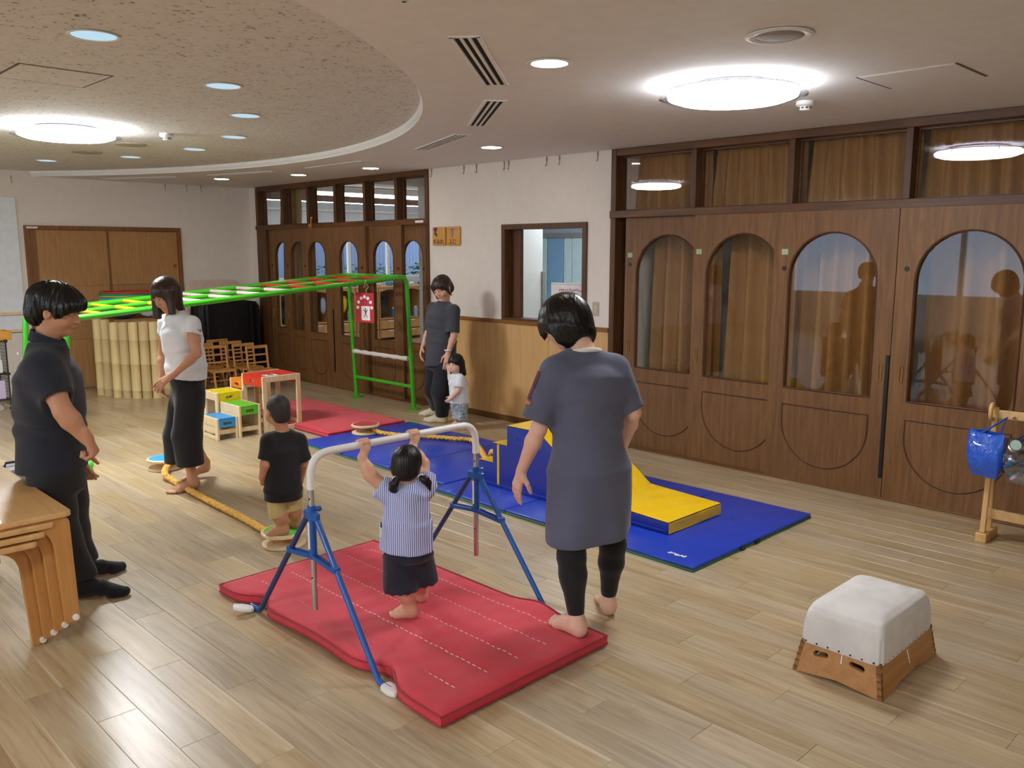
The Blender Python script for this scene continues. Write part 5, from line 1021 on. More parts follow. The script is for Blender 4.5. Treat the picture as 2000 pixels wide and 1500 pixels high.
    def obj(s, name, mat_, loc=(0, 0, 0), parent=None, smooth_it=None):
        P, F_ = s.mesh(); smooth_it = (1 if name == 'person' else 2 if name == 'hair' else 4) if smooth_it is None else smooth_it
        for _ in range(smooth_it):      # light smoothing along the quad edges
            acc = np.zeros_like(P); cn = np.zeros(len(P))
            for k in range(4):
                a, b = F_[:, k], F_[:, (k+1) % 4]
                for ii in range(3): acc[:, ii] += np.bincount(a, P[b, ii], len(P))+np.bincount(b, P[a, ii], len(P))
                cn += np.bincount(a, minlength=len(P))+np.bincount(b, minlength=len(P))
            P = P*.4+.6*acc/np.maximum(cn, 1)[:, None]
        me = bpy.data.meshes.new(name); L = np.array(loc, float); me.vertices.add(len(P)); me.vertices.foreach_set('co', (P-L).astype(np.float32).ravel())
        me.loops.add(len(F_)*4); me.loops.foreach_set('vertex_index', F_.astype(np.int32).ravel()); me.polygons.add(len(F_)); me.polygons.foreach_set('loop_start', np.arange(len(F_), dtype=np.int32)*4); me.polygons.foreach_set('loop_total', np.full(len(F_), 4, np.int32))
        me.update(calc_edges=True); me.polygons.foreach_set('use_smooth', [True]*len(F_)); me.materials.append(mat_); o = bpy.data.objects.new(name, me); COL.objects.link(o); o.location = V3(L)
        if parent is not None: put(o, parent)
        return o
def frame(f, u):
    f = unit(f); r = unit(np.cross(f, u)); return r, f, np.cross(r, f)
class Head:
    def __init__(s, c, f, u, k=1.0, kid=False): s.c = np.array(c, float); s.r, s.f, s.u = frame(f, u); s.k = k; s.kid = kid; s.ax = (s.r, s.f, s.u)
    def p(s, x, y, z): return s.c+s.k*(s.r*x+s.f*y+s.u*z)
    def skull(s, V, nb=None, nr=.05):
        k = s.k; A = s.ax; kid = s.kid
        V.ell(s.p(0, -.012, .03), np.array([.073, .092, .083])*k, A, .02)
        V.ell(s.p(0, .028, -.03), np.array([.060, .062, .072 if not kid else .06])*k, A, .03)
        V.ell(s.p(0, .052, -.082 if not kid else -.072), np.array([.03, .03, .022])*k, A, .03)
        for sx in (-1, 1):
            V.ell(s.p(sx*.036, .052, -.035 if not kid else -.042), np.array([.028, .034, .03])*(k if not kid else k*1.15), A, .02)
            V.ell(s.p(sx*.031, .097, .004), np.array([.017, .013, .010])*k, A, .012, 's')
            V.ell(s.p(sx*.031, .080, .003), np.array([.016, .012, .011])*k, A, .006)
            V.ell(s.p(sx*.076, -.004, -.008), np.array([.009, .018, .029])*k, A, .006); V.ell(s.p(sx*.084, .002, -.006), np.array([.005, .009, .017])*k, A, .005, 's')
        V.cone(s.p(0, .088, .006), s.p(0, .104 if not kid else .096, -.028), .008*k, .0105*k, .012)
        for sx in (-1, 1): V.cone(s.p(sx*.010, .094 if not kid else .088, -.031), s.p(sx*.011, .09, -.030), .007*k, .006*k, .008)
        V.ell(s.p(0, .086, -.055), np.array([.022, .009, .0055])*k, A, .006); V.ell(s.p(0, .085, -.065), np.array([.018, .009, .0065])*k, A, .006)
        if nb is not None: V.cone(s.p(0, -.022, -.05), nb, nr*k*.98, nr*k*1.08, .035)
    def face(s, parent, eye=True, lip='a85a52', brow='2a1d18', lid=.004, name=''):
        dk = mat('eye_dark'+name, '1c1210', .3); lp = mat('lip'+name, lip, .5); bw = mat('brow'+name, brow, .8)
        for sx in (-1, 1):
            q = [s.p(sx*(.017+.028*t), .0925-.010*abs(t-.35)-.008*t, .001+.005*math.sin(PI*t)*(.6)) for t in np.linspace(0, 1, 8)]
            MB().tube(q, [s.k*lid*(.35+.65*math.sin(PI*(.08+.84*t))) for t in np.linspace(0, 1, 8)], 8).build('eye', dk, parent, smooth='all')
            q = [s.p(sx*(.014+.034*t), .0965-.016*t*t, .020+.006*math.sin(PI*t*.8)) for t in np.linspace(0, 1, 6)]
            MB().tube(q, [s.k*.0024]*6, 6).build('eyebrow', bw, parent, smooth='all')
        q = [s.p(.021*t, .0925-.008*t*t, -.0598-.001*abs(t)) for t in np.linspace(-1, 1, 9)]; MB().tube(q, [s.k*.0045*(1-.75*abs(t)) for t in np.linspace(-1, 1, 9)], 8).build('lips', lp, parent, smooth='all')
    def az(s, X, Y, Z):
        x = (X-s.c[0])*s.r[0]+(Y-s.c[1])*s.r[1]+(Z-s.c[2])*s.r[2]; y = (X-s.c[0])*s.f[0]+(Y-s.c[1])*s.f[1]+(Z-s.c[2])*s.f[2]; z = (X-s.c[0])*s.u[0]+(Y-s.c[1])*s.u[1]+(Z-s.c[2])*s.u[2]; return x, y, z
def hair_mat(name, c1, c2, rough=.32):
    t = NT(name); b = t.principled(Roughness=rough); b.inputs['Specular IOR Level'].default_value = .38; co = t.coords((90, 90, 5)); n = t.n('ShaderNodeTexNoise', i_Scale=2.5, i_Detail=4.0); t.l(co, n.inputs[0])
    t.l(t.ramp(n.outputs[0], [(.35, c1), (.7, c2)]), b.inputs['Base Color']); t.bump(n.outputs[0], .2, .005); return t.m
def strands(H, amp=.002, freq=46, seed=0):
    rg = np.random.default_rng(seed); ph = rg.uniform(0, 6, 6)
    def fn(X, Y, Z):
        x, y, z = H.az(X, Y, Z); a = np.arctan2(x, y+.01); return amp*(np.sin(freq*a+3*np.sin(20*z+ph[0]))+.6*np.sin(freq*1.9*a+ph[1]+2*np.sin(31*z+ph[2]))+.5*np.sin(freq*.37*a+ph[3]))
    return fn
def folds(dirv, amp=.004, freq=40, seed=0, zf=9):
    rg = np.random.default_rng(seed); ph = rg.uniform(0, 6, 8); d = unit(dirv); e = unit(np.cross(d, ZV)) if abs(d[2]) < .9 else np.array([1., 0, 0])
    def fn(X, Y, Z):
        u = X*d[0]+Y*d[1]+Z*d[2]; v = X*e[0]+Y*e[1]; return amp*(np.sin(freq*u+2.2*np.sin(zf*Z+ph[0]+3*v)+ph[1])*.5+.35*np.sin(freq*.43*u+zf*1.3*Z+ph[2])+.3*np.sin(zf*2.3*Z+freq*.6*v+ph[3]))
    return fn
def hand(V, w, d, n, side, k=1.0, curl=.35, spread=.12, thumb=1.0, kk=.005):
    # w wrist, d finger direction, n palm normal (towards the palm), side +1/-1: which way the thumb lies along cross(d,n)
    d = unit(d); n = unit(np.array(n)-d*(np.array(n)@d)); t = np.cross(d, n)*side; w = np.array(w, float)
    V.cone(w-d*.01*k, w+d*.02*k, .021*k, .021*k, .01); kn = w+d*.085*k
    for q in (-.75, -.25, .25, .75): V.cone(w+d*.015*k+t*q*.014*k, kn+t*q*.028*k-n*.002*k, .013*k, .0115*k, .012)
    ln = [(.040, .024, .019), (.044, .027, .021), (.040, .025, .02), (.031, .019, .017)]; rr = .0085*k
    for i, q in enumerate((.80, .27, -.27, -.80)):
        p = kn+t*q*.029*k; a = 0; dd = d+t*q*spread; dd = unit(dd)
        for j, L in enumerate(ln[i]):
            a += curl*(1.0 if j else .8)*(1+.08*i); v = dd*math.cos(a)+n*math.sin(a); p2 = p+v*L*k; V.cone(p, p2, rr*(1-.07*j), rr*(1-.07*(j+1)), kk); p = p2
    b = w+d*.022*k+t*.022*k; v1 = unit(d*.62+t*.62+n*.35); p = b+v1*.036*k; V.cone(b, p, .0135*k, .0105*k, .01); v2 = unit(d*.85+t*.2*thumb+n*.45); p2 = p+v2*.028*k; V.cone(p, p2, .0102*k, .0092*k, kk); V.cone(p2, p2+unit(v2+n*.25*curl)*.022*k, .0092*k, .008*k, kk)
def fist(V, c, d, n, side, k=1.0):      # closed hand: c centre of the palm
    hand(V, np.array(c)-unit(d)*.075*k, d, n, side, k, curl=1.15, spread=.02, thumb=-.8)
def grip(V, c, axis, up_, toward, k=1.0):      # fingers wrapped around a bar of radius ~.017 at c
    axis = unit(axis); up_ = unit(up_); tw = unit(toward)
    V.ell(np.array(c)-up_*.018*k-tw*.022*k, np.array([.034, .016, .034])*k, (axis, tw, up_), .012)
    for i, q in enumerate((-.026, -.009, .009, .026)):
        p = np.array(c)+axis*q*k; R_ = .0165+.0075*k; pts = [p-tw*R_*1.05-up_*.014*k, p-tw*R_+up_*R_*.55, p-tw*R_*.2+up_*R_*1.05, p+tw*R_*.75+up_*R_*.7, p+tw*R_*1.05-up_*R_*.15]; V.chain(pts, [.0085*k, .0088*k, .0086*k, .0082*k, .0075*k], .004)
    b = np.array(c)-tw*.022*k-up_*.022*k; V.chain([b+axis*.028*k, b+axis*.030*k+up_*.006*k+tw*.026*k, b+axis*.012*k+up_*.004*k+tw*.045*k], [.011*k, .0095*k, .008*k], .006)
def foot(V, heel, toe, ank, k=1.0, bare=True, side=1, up_=None):
    heel = np.array(heel, float); toe = np.array(toe, float); d = toe-heel; L = np.linalg.norm(d); d /= L; up_ = ZV if up_ is None else unit(up_); up_ = unit(up_-d*(up_@d)); s = np.cross(d, up_)*side; q = lambda a, b, c: heel+d*a*L+s*b*k+up_*c*k
    V.cone(np.array(ank), q(.16, 0, .045), .031*k, .033*k, .02); V.cone(q(.10, 0, .028), q(.16, 0, .035), .027*k, .031*k, .02)
    V.cone(q(.16, 0, .045), q(.50, .0, .036), .033*k, .028*k, .03); V.cone(q(.12, 0, .022), q(.62, -.012, .018), .022*k, .018*k, .02); V.cone(q(.5, .0, .034), q(.74, .012, .019), .027*k, .019*k, .025); V.cone(q(.5, -.004, .03), q(.70, -.020, .016), .022*k, .016*k, .025); V.cone(q(.70, .018, .018), q(.68, -.022, .015), .018*k, .015*k, .02)
    if bare:
        for i, (b, e, r) in enumerate(((.024, 1.0, .0115), (.008, .985, .0085), (-.005, .955, .008), (-.017, .915, .0075), (-.027, .865, .0075))): V.cone(q(.72, b*.95, .016), q(e-.03, b*1.1, .0095), r*1.05*k, r*k, .005)
    else: V.cone(q(.7, .004, .02), q(.92, .0, .018), .024*k, .018*k, .03); V.cone(q(.7, .012, .018), q(.9, .014, .014), .02*k, .014*k, .02)
    pass
def bounds(pts, pad): P = np.array(pts); return P.min(0)-pad, P.max(0)+pad
SK = dict(a=mat('skin_a', 'dba88c', .5, var=.05, scale=14, sss=.08), b=mat('skin_b', 'c48d6c', .5, var=.06, scale=14, sss=.08), c=mat('skin_c', 'e2b49c', .5, var=.05, scale=14, sss=.08))
BLK = cloth_mat('black_knit', '0c0d10', .85, .3, 8); HB = hair_mat('hair_black', '050506', '14120f'); HBR = hair_mat('hair_brown', '1c120e', '4a3222'); HK = hair_mat('hair_child', '0c0a0a', '1e1816', .38)
def person(V, skin, base, label): o = V.obj('person', skin, base); return tag(o, label, 'person')
# ---------------------------------------------------------------- woman in the grey dress, seen from behind
def woman_grey():
    J = PD; f = unit(FH*.95-RT*.28); S_ = unit(np.cross(f, ZV))
    pel = J(1148, 915, 3.60); wst = J(1144, 835, 3.61); chs = J(1141, 750, 3.63); nb = J(1139, 690, 3.65); sl_, sr = J(1083, 727, 3.58), J(1201, 722, 3.67)
    H = Head(J(1104, 628, 3.71), -RT*.80+FH*.42-ZV*.52, ZV+(-RT*.35+FH*.1)*.6, 1.0)
    el, wl2 = J(1052, 838, 3.55), J(1019, 918, 3.62); er, wr_ = J(1236, 806, 3.66), J(1214, 878, 3.86)
    heL = G(1139, 1246, .062); toL = heL+unit(G(1092, 1221, .062)-heL)*.225; anL = heL+(toL-heL)*.2+ZV*.075; knL, hpL = J(1116, 1085, 3.50), J(1117, 925, 3.56)
    heR = G(1191, 1203, .012); toR = heR+unit(G(1166, 1150, 0)-heR)*.225; anR = heR+(toR-heR)*.2+ZV*.075; knR, hpR = J(1197, 1062, 3.74), J(1184, 920, 3.66)
    lo, hi = bounds([H.c, heL, toL, heR, toR, el, wl2, er, wr_, sl_, sr], .17); V = Vol(lo, hi, .0042)
    H.skull(V, nb, .052); V.ecap(pel, wst, (.135, .09), (.115, .075), S_, .04); V.ecap(wst, chs, (.115, .075), (.125, .078), S_, .04); V.ecap(chs, nb-ZV*.02, (.12, .07), (.05, .045), S_, .04)
    for a, e, w in ((sl_, el, wl2), (sr, er, wr_)): V.chain([nb-ZV*.03, a, a+(e-a)*.5, e], [.05, .045, .04, .034], .03); V.chain([e, e+(w-e)*.3, w], [.034, .036, .0225], .015)
    hand(V, wl2, unit(J(1006, 966, 3.66)-wl2), RT*.75+FH*.5, 1, 1.0, .16); hand(V, wr_, unit(wr_-er), -RT, 1, 1.0, .4)
    for hp, kn, an, he, to, sd in ((hpL, knL, anL, heL, toL, 1), (hpR, knR, anR, heR, toR, -1)): V.chain([hp, kn, kn+(an-kn)*.32, an], [.08, .052, .05, .030], .03); foot(V, he, to, an, 1.0, True, sd)
    base = np.array([(heL[0]+heR[0])/2, (heL[1]+heR[1])/2, 0]); o = person(V, SK['c'], base, 'barefoot woman in a long grey shirt dress and black leggings, seen from behind')
    # leggings
    V = Vol(*bounds([hpL, hpR, anL, anR], .12), .005)
    for hp, kn, an in ((hpL, knL, anL), (hpR, knR, anR)): V.chain([hp, kn, kn+(an-kn)*.32, an+(kn-an)*.1], [.088, .058, .056, .037], .03)
    V.warp(folds(ZV, .0012, 90, 3)); V.obj('leggings', BLK, base, o)
    # dress
    hem = J(1147, 1048, 3.60); V = Vol(*bounds([sl_, sr, el, er, hem+S_*.2, hem-S_*.2, nb], .14), .0055)
    V.ecap(chs+ZV*.02, wst, (.158, .112), (.158, .118), S_, .04); V.ecap(wst, pel, (.158, .122), (.168, .145), S_, .03); V.ecap(pel, hem-ZV*.06, (.168, .145), (.180, .155), S_, .03); V.ecap(chs-ZV*.06, nb-ZV*.095, (.158, .112), (.150, .098), S_, .08); V.ecap(chs+ZV*.02, nb-ZV*.01, (.15, .105), (.078, .074), S_, .06)
    seL, seR = J(1046, 823, 3.55), J(1233, 800, 3.67)
    V.cone(nb-ZV*.022, sl_, .055, .058, .04); V.cone(nb-ZV*.022, sr, .055, .058, .04)
    for hp, kn in ((hpL, knL), (hpR, knR)): V.cone(hp, hp+(kn-hp)*.75, .098, .088, .06)
    V.warp(folds(S_, .009, 26, 5, 4), .05); V.sleeve([sl_, sl_+(seL-sl_)*.5, seL+unit(seL-sl_)*.04], [.058, .064, .066], seL, seL-sl_, .04); V.sleeve([sr, sr+(seR-sr)*.5, seR+unit(seR-sr)*.04], [.058, .060, .060], seR, seR-sr, .04)
    pass
    V.ecap(hem+ZV*.03, hem-ZV*.16, (.165, .132), (.18, .15), S_, .006, 's')
    V.half(hem, -ZV+RT*.06, .004); V.ell(nb+ZV*.03, (.062, .058, .045), None, .01, 's')
    gd = cloth_mat('grey_jersey', '5a5d72', .9, .3, 7); V.obj('dress', gd, base, o)
    c0 = nb+ZV*.008; ang = np.linspace(0, 2*PI, 40, endpoint=False); MB().tube([c0+S_*.073*math.cos(a)+f*.066*math.sin(a)-ZV*(.004+.018*math.sin(a)) for a in ang], .010, 10, closed=True).build('collar', mat('collar_white', 'e6e2d8', .85), o, smooth='all')
    dd = unit(seL-sl_); oo = unit(-RT*.96-FH*.28); oo = unit(oo-dd*(oo@dd)); pp = np.cross(dd, oo); st = MB()
    st.grid(lambda u, v: sl_+dd*(.02+.125*u)+(oo*math.cos((v-.5)*.62)+pp*math.sin((v-.5)*.62))*(.0685+.012*u*.125), 12, 6); st.build('sleeve_patch', cloth_mat('maroon_patch', '5c1626', .85, .4, 40), o, smooth='all')
    lt = MB(); lt.grid(lambda u, v: sl_+dd*(.152+.014*u)+(oo*math.cos((v-.5)*.9)+pp*math.sin((v-.5)*.9))*.0685, 3, 8); lt.build('sleeve_tag', mat('tag_orange', 'c96a2a', .7), o, smooth='all')
    # hair: blunt bob hanging straight down
    V = Vol(*bounds([H.c+ZV*.14, H.c-ZV*.16, H.c+RT*.15, H.c-RT*.15, H.c+FH*.14, H.c-FH*.14], .02), .0038); b = H.p(0, -.02, .02)
    V.ell(H.p(0, -.008, .03), (.092, .110, .096), H.ax, .02); V.ell(H.c-ZV*.022+RT*.014-FH*.004, (.107, .098, .092), (RT, FH, ZV), .07); c1 = H.c-ZV*.03+RT*.008; V.ecap(c1, J(1104, 670, 3.70), (.098, .092), (.088, .084), RT, .06, cap=.3); V.cone(H.c-ZV*.04+RT*.05, J(1143, 657, 3.68), .05, .034, .05); V.cone(H.p(-.075, .03, -.02), J(1086, 677, 3.62), .03, .010, .03)
    V.warp(strands(H, .0010, 70, 1), .02)
    V.ell(H.p(-.06, .082, -.062), (.085, .062, .070), H.ax, .008, 's'); V.ell(H.p(.06, .10, -.07), (.09, .06, .07), H.ax, .008, 's'); V.cone(nb+ZV*.0, nb+ZV*.03, .055, .05, .012, 's')
    V.obj('hair', HB, base, o)
    H.face(o, lip='b06a60', name='_a')
woman_grey()
# ---------------------------------------------------------------- man in the navy polo shirt, in profile
def man():
    J = PD; f = unit(RT*.93+FH*.36); S_ = unit(np.cross(f, ZV)); base = np.array([1.35, 4.42, 0])
    pel = J(112, 930, 4.05); wst = J(98, 835, 4.05); chs = J(93, 750, 4.04); nb = J(93, 676, 4.04); sr, sl_ = J(84, 718, 3.91), J(110, 716, 4.19)
    H = Head(J(108, 606, 4.05), RT*.96+FH*.12-ZV*.25, ZV+RT*.1, 1.06)
    er, wr_ = J(124, 804, 3.83), J(169, 858, 3.86); el, wl2 = J(130, 815, 4.28), J(150, 880, 4.2)
    heR = G(146, 1168, 0); toR = heR+unit(G(213, 1164, 0)-heR)*.25; anR = heR+(toR-heR)*.2+ZV*.085; heL = G(150, 1136, 0); toL = heL+unit(G(180, 1128, 0)-heL)*.24; anL = heL+(toL-heL)*.2+ZV*.085
    hpR, knR = J(98, 945, 3.97), J(120, 1045, 3.99); hpL, knL = J(125, 940, 4.15), J(140, 1040, 4.2)
    V = Vol(*bounds([H.c+ZV*.05, heR, toR, heL, toL, er, wr_, el, wl2, sr], .16), .0046); H.skull(V, nb, .048)
    V.ecap(pel, wst, (.14, .10), (.13, .09), S_, .04); V.ecap(wst, chs, (.13, .09), (.14, .095), S_, .04); V.ecap(chs, nb-ZV*.02, (.13, .085), (.055, .05), S_, .05)
    for a, e, w in ((sr, er, wr_), (sl_, el, wl2)): V.chain([nb-ZV*.04, a, a+(e-a)*.5, e], [.055, .052, .050, .042], .03); V.chain([e, e+(w-e)*.3, w], [.042, .045, .028], .02)
    fist(V, wr_+unit(J(186, 886, 3.87)-wr_)*.06, unit(J(184, 890, 3.88)-wr_), unit(-RT*.75-ZV*.3), 1, 1.12); hand(V, wl2, unit(wl2-el), FH, 1, 1.1, .5)
    for hp, kn, an, he, to in ((hpR, knR, anR, heR, toR), (hpL, knL, anL, heL, toL)): V.chain([hp, kn, kn+(an-kn)*.3, an], [.085, .056, .055, .034], .03); foot(V, he, to, an, 1.08, False)
    o = person(V, SK['b'], base, 'man in a navy polo shirt and black trousers standing beside the stacked tables')
    navy = cloth_mat('navy_jersey', '171d2a', .85, .3, 8); hem = J(104, 916, 4.05); V = Vol(*bounds([sr, sl_, er, el, hem+S_*.22, hem-S_*.22, nb, hem+f*.2, hem-f*.2], .13), .0058)
    V.ecap(chs+ZV*.03, wst, (.175, .13), (.176, .15), S_, .05); V.ecap(wst, hem-ZV*.06, (.176, .15), (.18, .158), S_, .05); V.ecap(wst+ZV*.08, nb-ZV*.10, (.172, .135), (.165, .118), S_, .08); V.ecap(chs+ZV*.02, nb-ZV*.0, (.165, .112), (.082, .08), S_, .06)
    ce = J(113, 778, 3.855); V.cone(nb-ZV*.035, sr, .066, .072, .05); V.warp(folds(S_+f*.3, .009, 26, 8, 6), .05); V.sleeve([sr, sr+(ce-sr)*.5, ce+unit(ce-sr)*.04], [.072, .077, .073], ce, ce-sr, .05); c2 = J(128, 770, 4.27); V.cone(nb-ZV*.035, sl_, .066, .07, .05); V.sleeve([sl_, c2+unit(c2-sl_)*.04], [.07, .07], c2, c2-sl_, .05)
    pass
    V.half(hem, -ZV, .004); V.ecap(hem+ZV*.03, hem-ZV*.1, (.155, .135), (.17, .15), S_, .006, 's'); V.ell(nb+ZV*.045, (.07, .068, .05), None, .01, 's'); V.obj('polo_shirt', navy, base, o)
    c0 = nb+ZV*.030; MB().grid(lambda u, v: c0+S_*(.084-.016*v)*math.cos(2*PI*u)+f*((.088-.016*v)*math.sin(2*PI*u)+.006)+ZV*(-.030*math.sin(2*PI*u)-.025+.05*v), 40, 5, cu=True).build('collar', navy, o, smooth='all')
    MB().grid(lambda u, v: J(33+3*u, 688+5*v, 3.975-.004*u), 3, 3).build('back_print', M['paper'], o)
    V = Vol(*bounds([hpR, hpL, anR, anL, knR, knL, pel+S_*.2, pel-S_*.2], .13), .0058); V.ecap(pel+ZV*.05, pel-ZV*.05, (.16, .125), (.16, .13), S_, .04)
    for hp, kn, an in ((hpR, knR, anR), (hpL, knL, anL)): V.chain([hp, kn, an+ZV*.03], [.108, .085, .062], .03)
    V.warp(folds(ZV+f*.3, .004, 26, 9), .03); V.half([0, 0, anR[2]+.02], -ZV, .004); V.obj('trousers', cloth_mat('black_twill', '0b0c0f', .8, .3, 8), base, o)
    for he, to, an in ((heR, toR, anR), (heL, toL, anL)):
        V = Vol(*bounds([he, to, an+ZV*.06], .06), .0045); foot(V, he-unit(to-he)*.004, to+unit(to-he)*.012, an, 1.26, False); V.cone(an, an+ZV*.05, .036, .04, .02); V.half([0, 0, .001], -ZV, .004); V.obj('sock', cloth_mat('black_sock', '101216', .9, .3, 30), base, o)
    V = Vol(*bounds([H.p(.15, .15, .16), H.p(-.15, -.16, -.12), H.p(-.15, .15, .16), H.p(.15, -.15, -.1)], .02), .0042)
    V.ell(H.p(0, -.008, .042), (.094*1.06, .120*1.06, .088*1.06), H.ax, .02); V.ell(H.p(0, -.06, -.02), (.085, .065, .075), H.ax, .03); V.ell(H.p(0, .075, .045), (.075, .045, .035), H.ax, .03)
    V.ell(H.p(.06, .02, .02), (.042, .07, .05), H.ax, .02); V.ell(H.p(-.06, .02, .02), (.042, .07, .05), H.ax, .02)
    V.warp(strands(H, .0034, 27, 6), .03); V.ell(H.p(0, .105, -.055), (.12, .085, .082), H.ax, .01, 's'); V.ell(H.p(.085, .0, -.035), (.03, .03, .045), H.ax, .01, 's'); V.half(H.p(0, -.09, -.09), -H.u+H.f*-.2, .02); V.obj('hair', HB, base, o)
    H.face(o, lip='a8665a', name='_b')
man()
# ---------------------------------------------------------------- woman in the white top, stepping over the rope
def woman_white():
    J = PD; f = unit(-RT*.82-FH*.5); S_ = unit(np.cross(f, ZV)); base = np.array([2.6, 5.98, 0])
    pel = J(368, 765, 5.95); wst = J(364, 715, 5.95); chs = J(356, 655, 5.94); nb = J(343, 614, 5.92); sl_, sr = J(374, 634, 5.80), J(326, 630, 6.06)
    H = Head(J(326, 575, 5.90), -RT*.42-FH*.80-ZV*.40, ZV-RT*.22-FH*.1, 1.0)
    el, wl2 = J(384, 690, 5.74), J(340, 731, 5.66); er, wr_ = J(318, 690, 6.12), J(316, 740, 6.05)
    heF = G(389, 952, .006); toF = heF+unit(G(338, 964, .0)-heF)*.23+ZV*.004; anF = heF+(toF-heF)*.2+ZV*.08; toB = G(354, 938, .0); heB = toB+unit(G(402, 932, 0)-toB)*.21+ZV*.05; anB = heB+(toB-heB)*.15+ZV*.075
    hpF, knF = J(372, 770, 5.88), J(362, 855, 5.88); hpB, knB = J(362, 770, 6.02), J(366, 850, 6.1)
    V = Vol(*bounds([H.c, heF, toF, heB, toB, el, wl2, er, wr_, sl_, sr], .16), .0046); H.skull(V, nb, .052)
    V.ecap(pel, wst, (.135, .09), (.115, .075), S_, .04); V.ecap(wst, chs, (.115, .075), (.125, .08), S_, .04); V.ecap(chs, nb-ZV*.02, (.12, .075), (.05, .045), S_, .05)
    for a, e, w in ((sl_, el, wl2), (sr, er, wr_)): V.chain([nb-ZV*.03, a, a+(e-a)*.5, e], [.048, .043, .038, .032], .03); V.chain([e, e+(w-e)*.3, w], [.032, .034, .021], .015)
    hand(V, wl2, unit(J(306, 754, 5.62)-wl2), unit(FH*.6-ZV*.6), -1, 1.02, .3, .25); hand(V, wr_, unit(wr_-er), RT, 1, 1, .5)
    for hp, kn, an, he, to, sd in ((hpF, knF, anF, heF, toF, 1), (hpB, knB, anB, heB, toB, -1)): V.chain([hp, kn, kn+(an-kn)*.32, an], [.08, .052, .048, .030], .03); foot(V, he, to, an, 1.0, True, sd)
    o = person(V, SK['b'], base, 'barefoot woman in a white sleeveless top and black wide trousers walking along the rope')
    wt = cloth_mat('white_blouse', 'e4e6ea', .8, .25, 8); hem = J(364, 736, 5.95); V = Vol(*bounds([sl_, sr, hem+S_*.22, hem-S_*.22, nb, hem+f*.2, hem-f*.2], .12), .0056)
    V.ecap(chs+ZV*.02, wst, (.165, .118), (.165, .135), S_, .04); V.ecap(wst, hem-ZV*.05, (.165, .135), (.16, .142), S_, .03); V.ecap(chs-ZV*.06, nb-ZV*.09, (.160, .118), (.145, .098), S_, .08); V.ecap(chs+ZV*.02, nb-ZV*.0, (.15, .105), (.07, .066), S_, .06)
    c1 = J(378, 652, 5.785); V.cone(nb-ZV*.025, sl_, .05, .056, .04); V.warp(folds(S_, .005, 32, 12, 8), .04); V.sleeve([sl_, c1-ZV*.04], [.058, .066], c1, c1-sl_-RT*.03, .03, .014, .02); c2 = J(322, 652, 6.08); V.cone(nb-ZV*.025, sr, .05, .056, .04); V.sleeve([sr, c2-ZV*.04], [.056, .06], c2, c2-sr, .03)
    pass; V.half(hem, -ZV+RT*-.12, .004); V.ecap(hem+ZV*.04, hem-ZV*.1, (.145, .12), (.16, .14), S_, .006, 's'); V.ell(nb+ZV*.03+f*.025, (.055, .052, .045), None, .008, 's'); V.obj('blouse', wt, base, o)
    V = Vol(*bounds([hpF, hpB, anF, anB, knF, knB, pel+S_*.2, pel-S_*.2, heB], .15), .0058); V.ecap(pel+ZV*.09, pel-ZV*.10, (.145, .115), (.13, .105), S_, .06)
    hF, hB = J(372, 905, 5.88), J(350, 905, 6.0); V.chain([hpF, J(366, 850, 5.88), hF], [.100, .102, .094], .025); V.chain([hpB, J(350, 850, 6.02), hB], [.100, .104, .098], .025)
    V.warp(folds(S_+f*.6, .006, 34, 13, 3), .03); V.half(J(362, 905, 5.94), -ZV+RT*.06, .004); V.cone(hF+ZV*.03, hF-ZV*.1, .074, .08, .005, 's'); V.cone(hB+ZV*.03, hB-ZV*.1, .076, .082, .005, 's'); V.obj('trousers', cloth_mat('black_wide', '0a0b0e', .85, .3, 8), base, o)
    V = Vol(*bounds([H.p(.15, .13, .15), H.p(-.15, -.15, -.2), H.c-ZV*.2, H.p(-.15, .13, .15), H.p(.15, -.15, -.15)], .03), .0042); b = H.p(0, -.02, .03)
    V.ell(H.p(0, -.006, .034), (.088, .108, .092), H.ax, .02); V.ecap(H.p(0, -.03, .03), H.c-ZV*.13-H.f*.055, (.088, .07), (.092, .05), H.r, .05, cap=.3)
    for sx in (-1, 1): V.ecap(H.p(sx*.066, .015, .04), H.c+H.r*sx*.078+H.f*.035-ZV*(.125 if sx < 0 else .14), (.034, .045), (.022, .036), H.f, .03, cap=.4)
    V.warp(strands(H, .0011, 66, 14), .02); V.ell(H.p(0, .118, -.052), (.058, .085, .086), H.ax, .006, 's'); V.cone(H.p(0, .085, -.08), H.p(0, .06, -.24), .048, .05, .01, 's'); V.obj('hair', HBR, base, o); H.face(o, lip='a4524c', name='_c')
    MB().tube([nb+S_*.05*math.cos(a)+f*(.05+.014*0)*math.sin(a)+ZV*(.02-.03*max(0, math.sin(a))) for a in np.linspace(0, 2*PI, 30, endpoint=False)], .0018, 6, closed=True).build('necklace', M['chrome'], o)
woman_white()
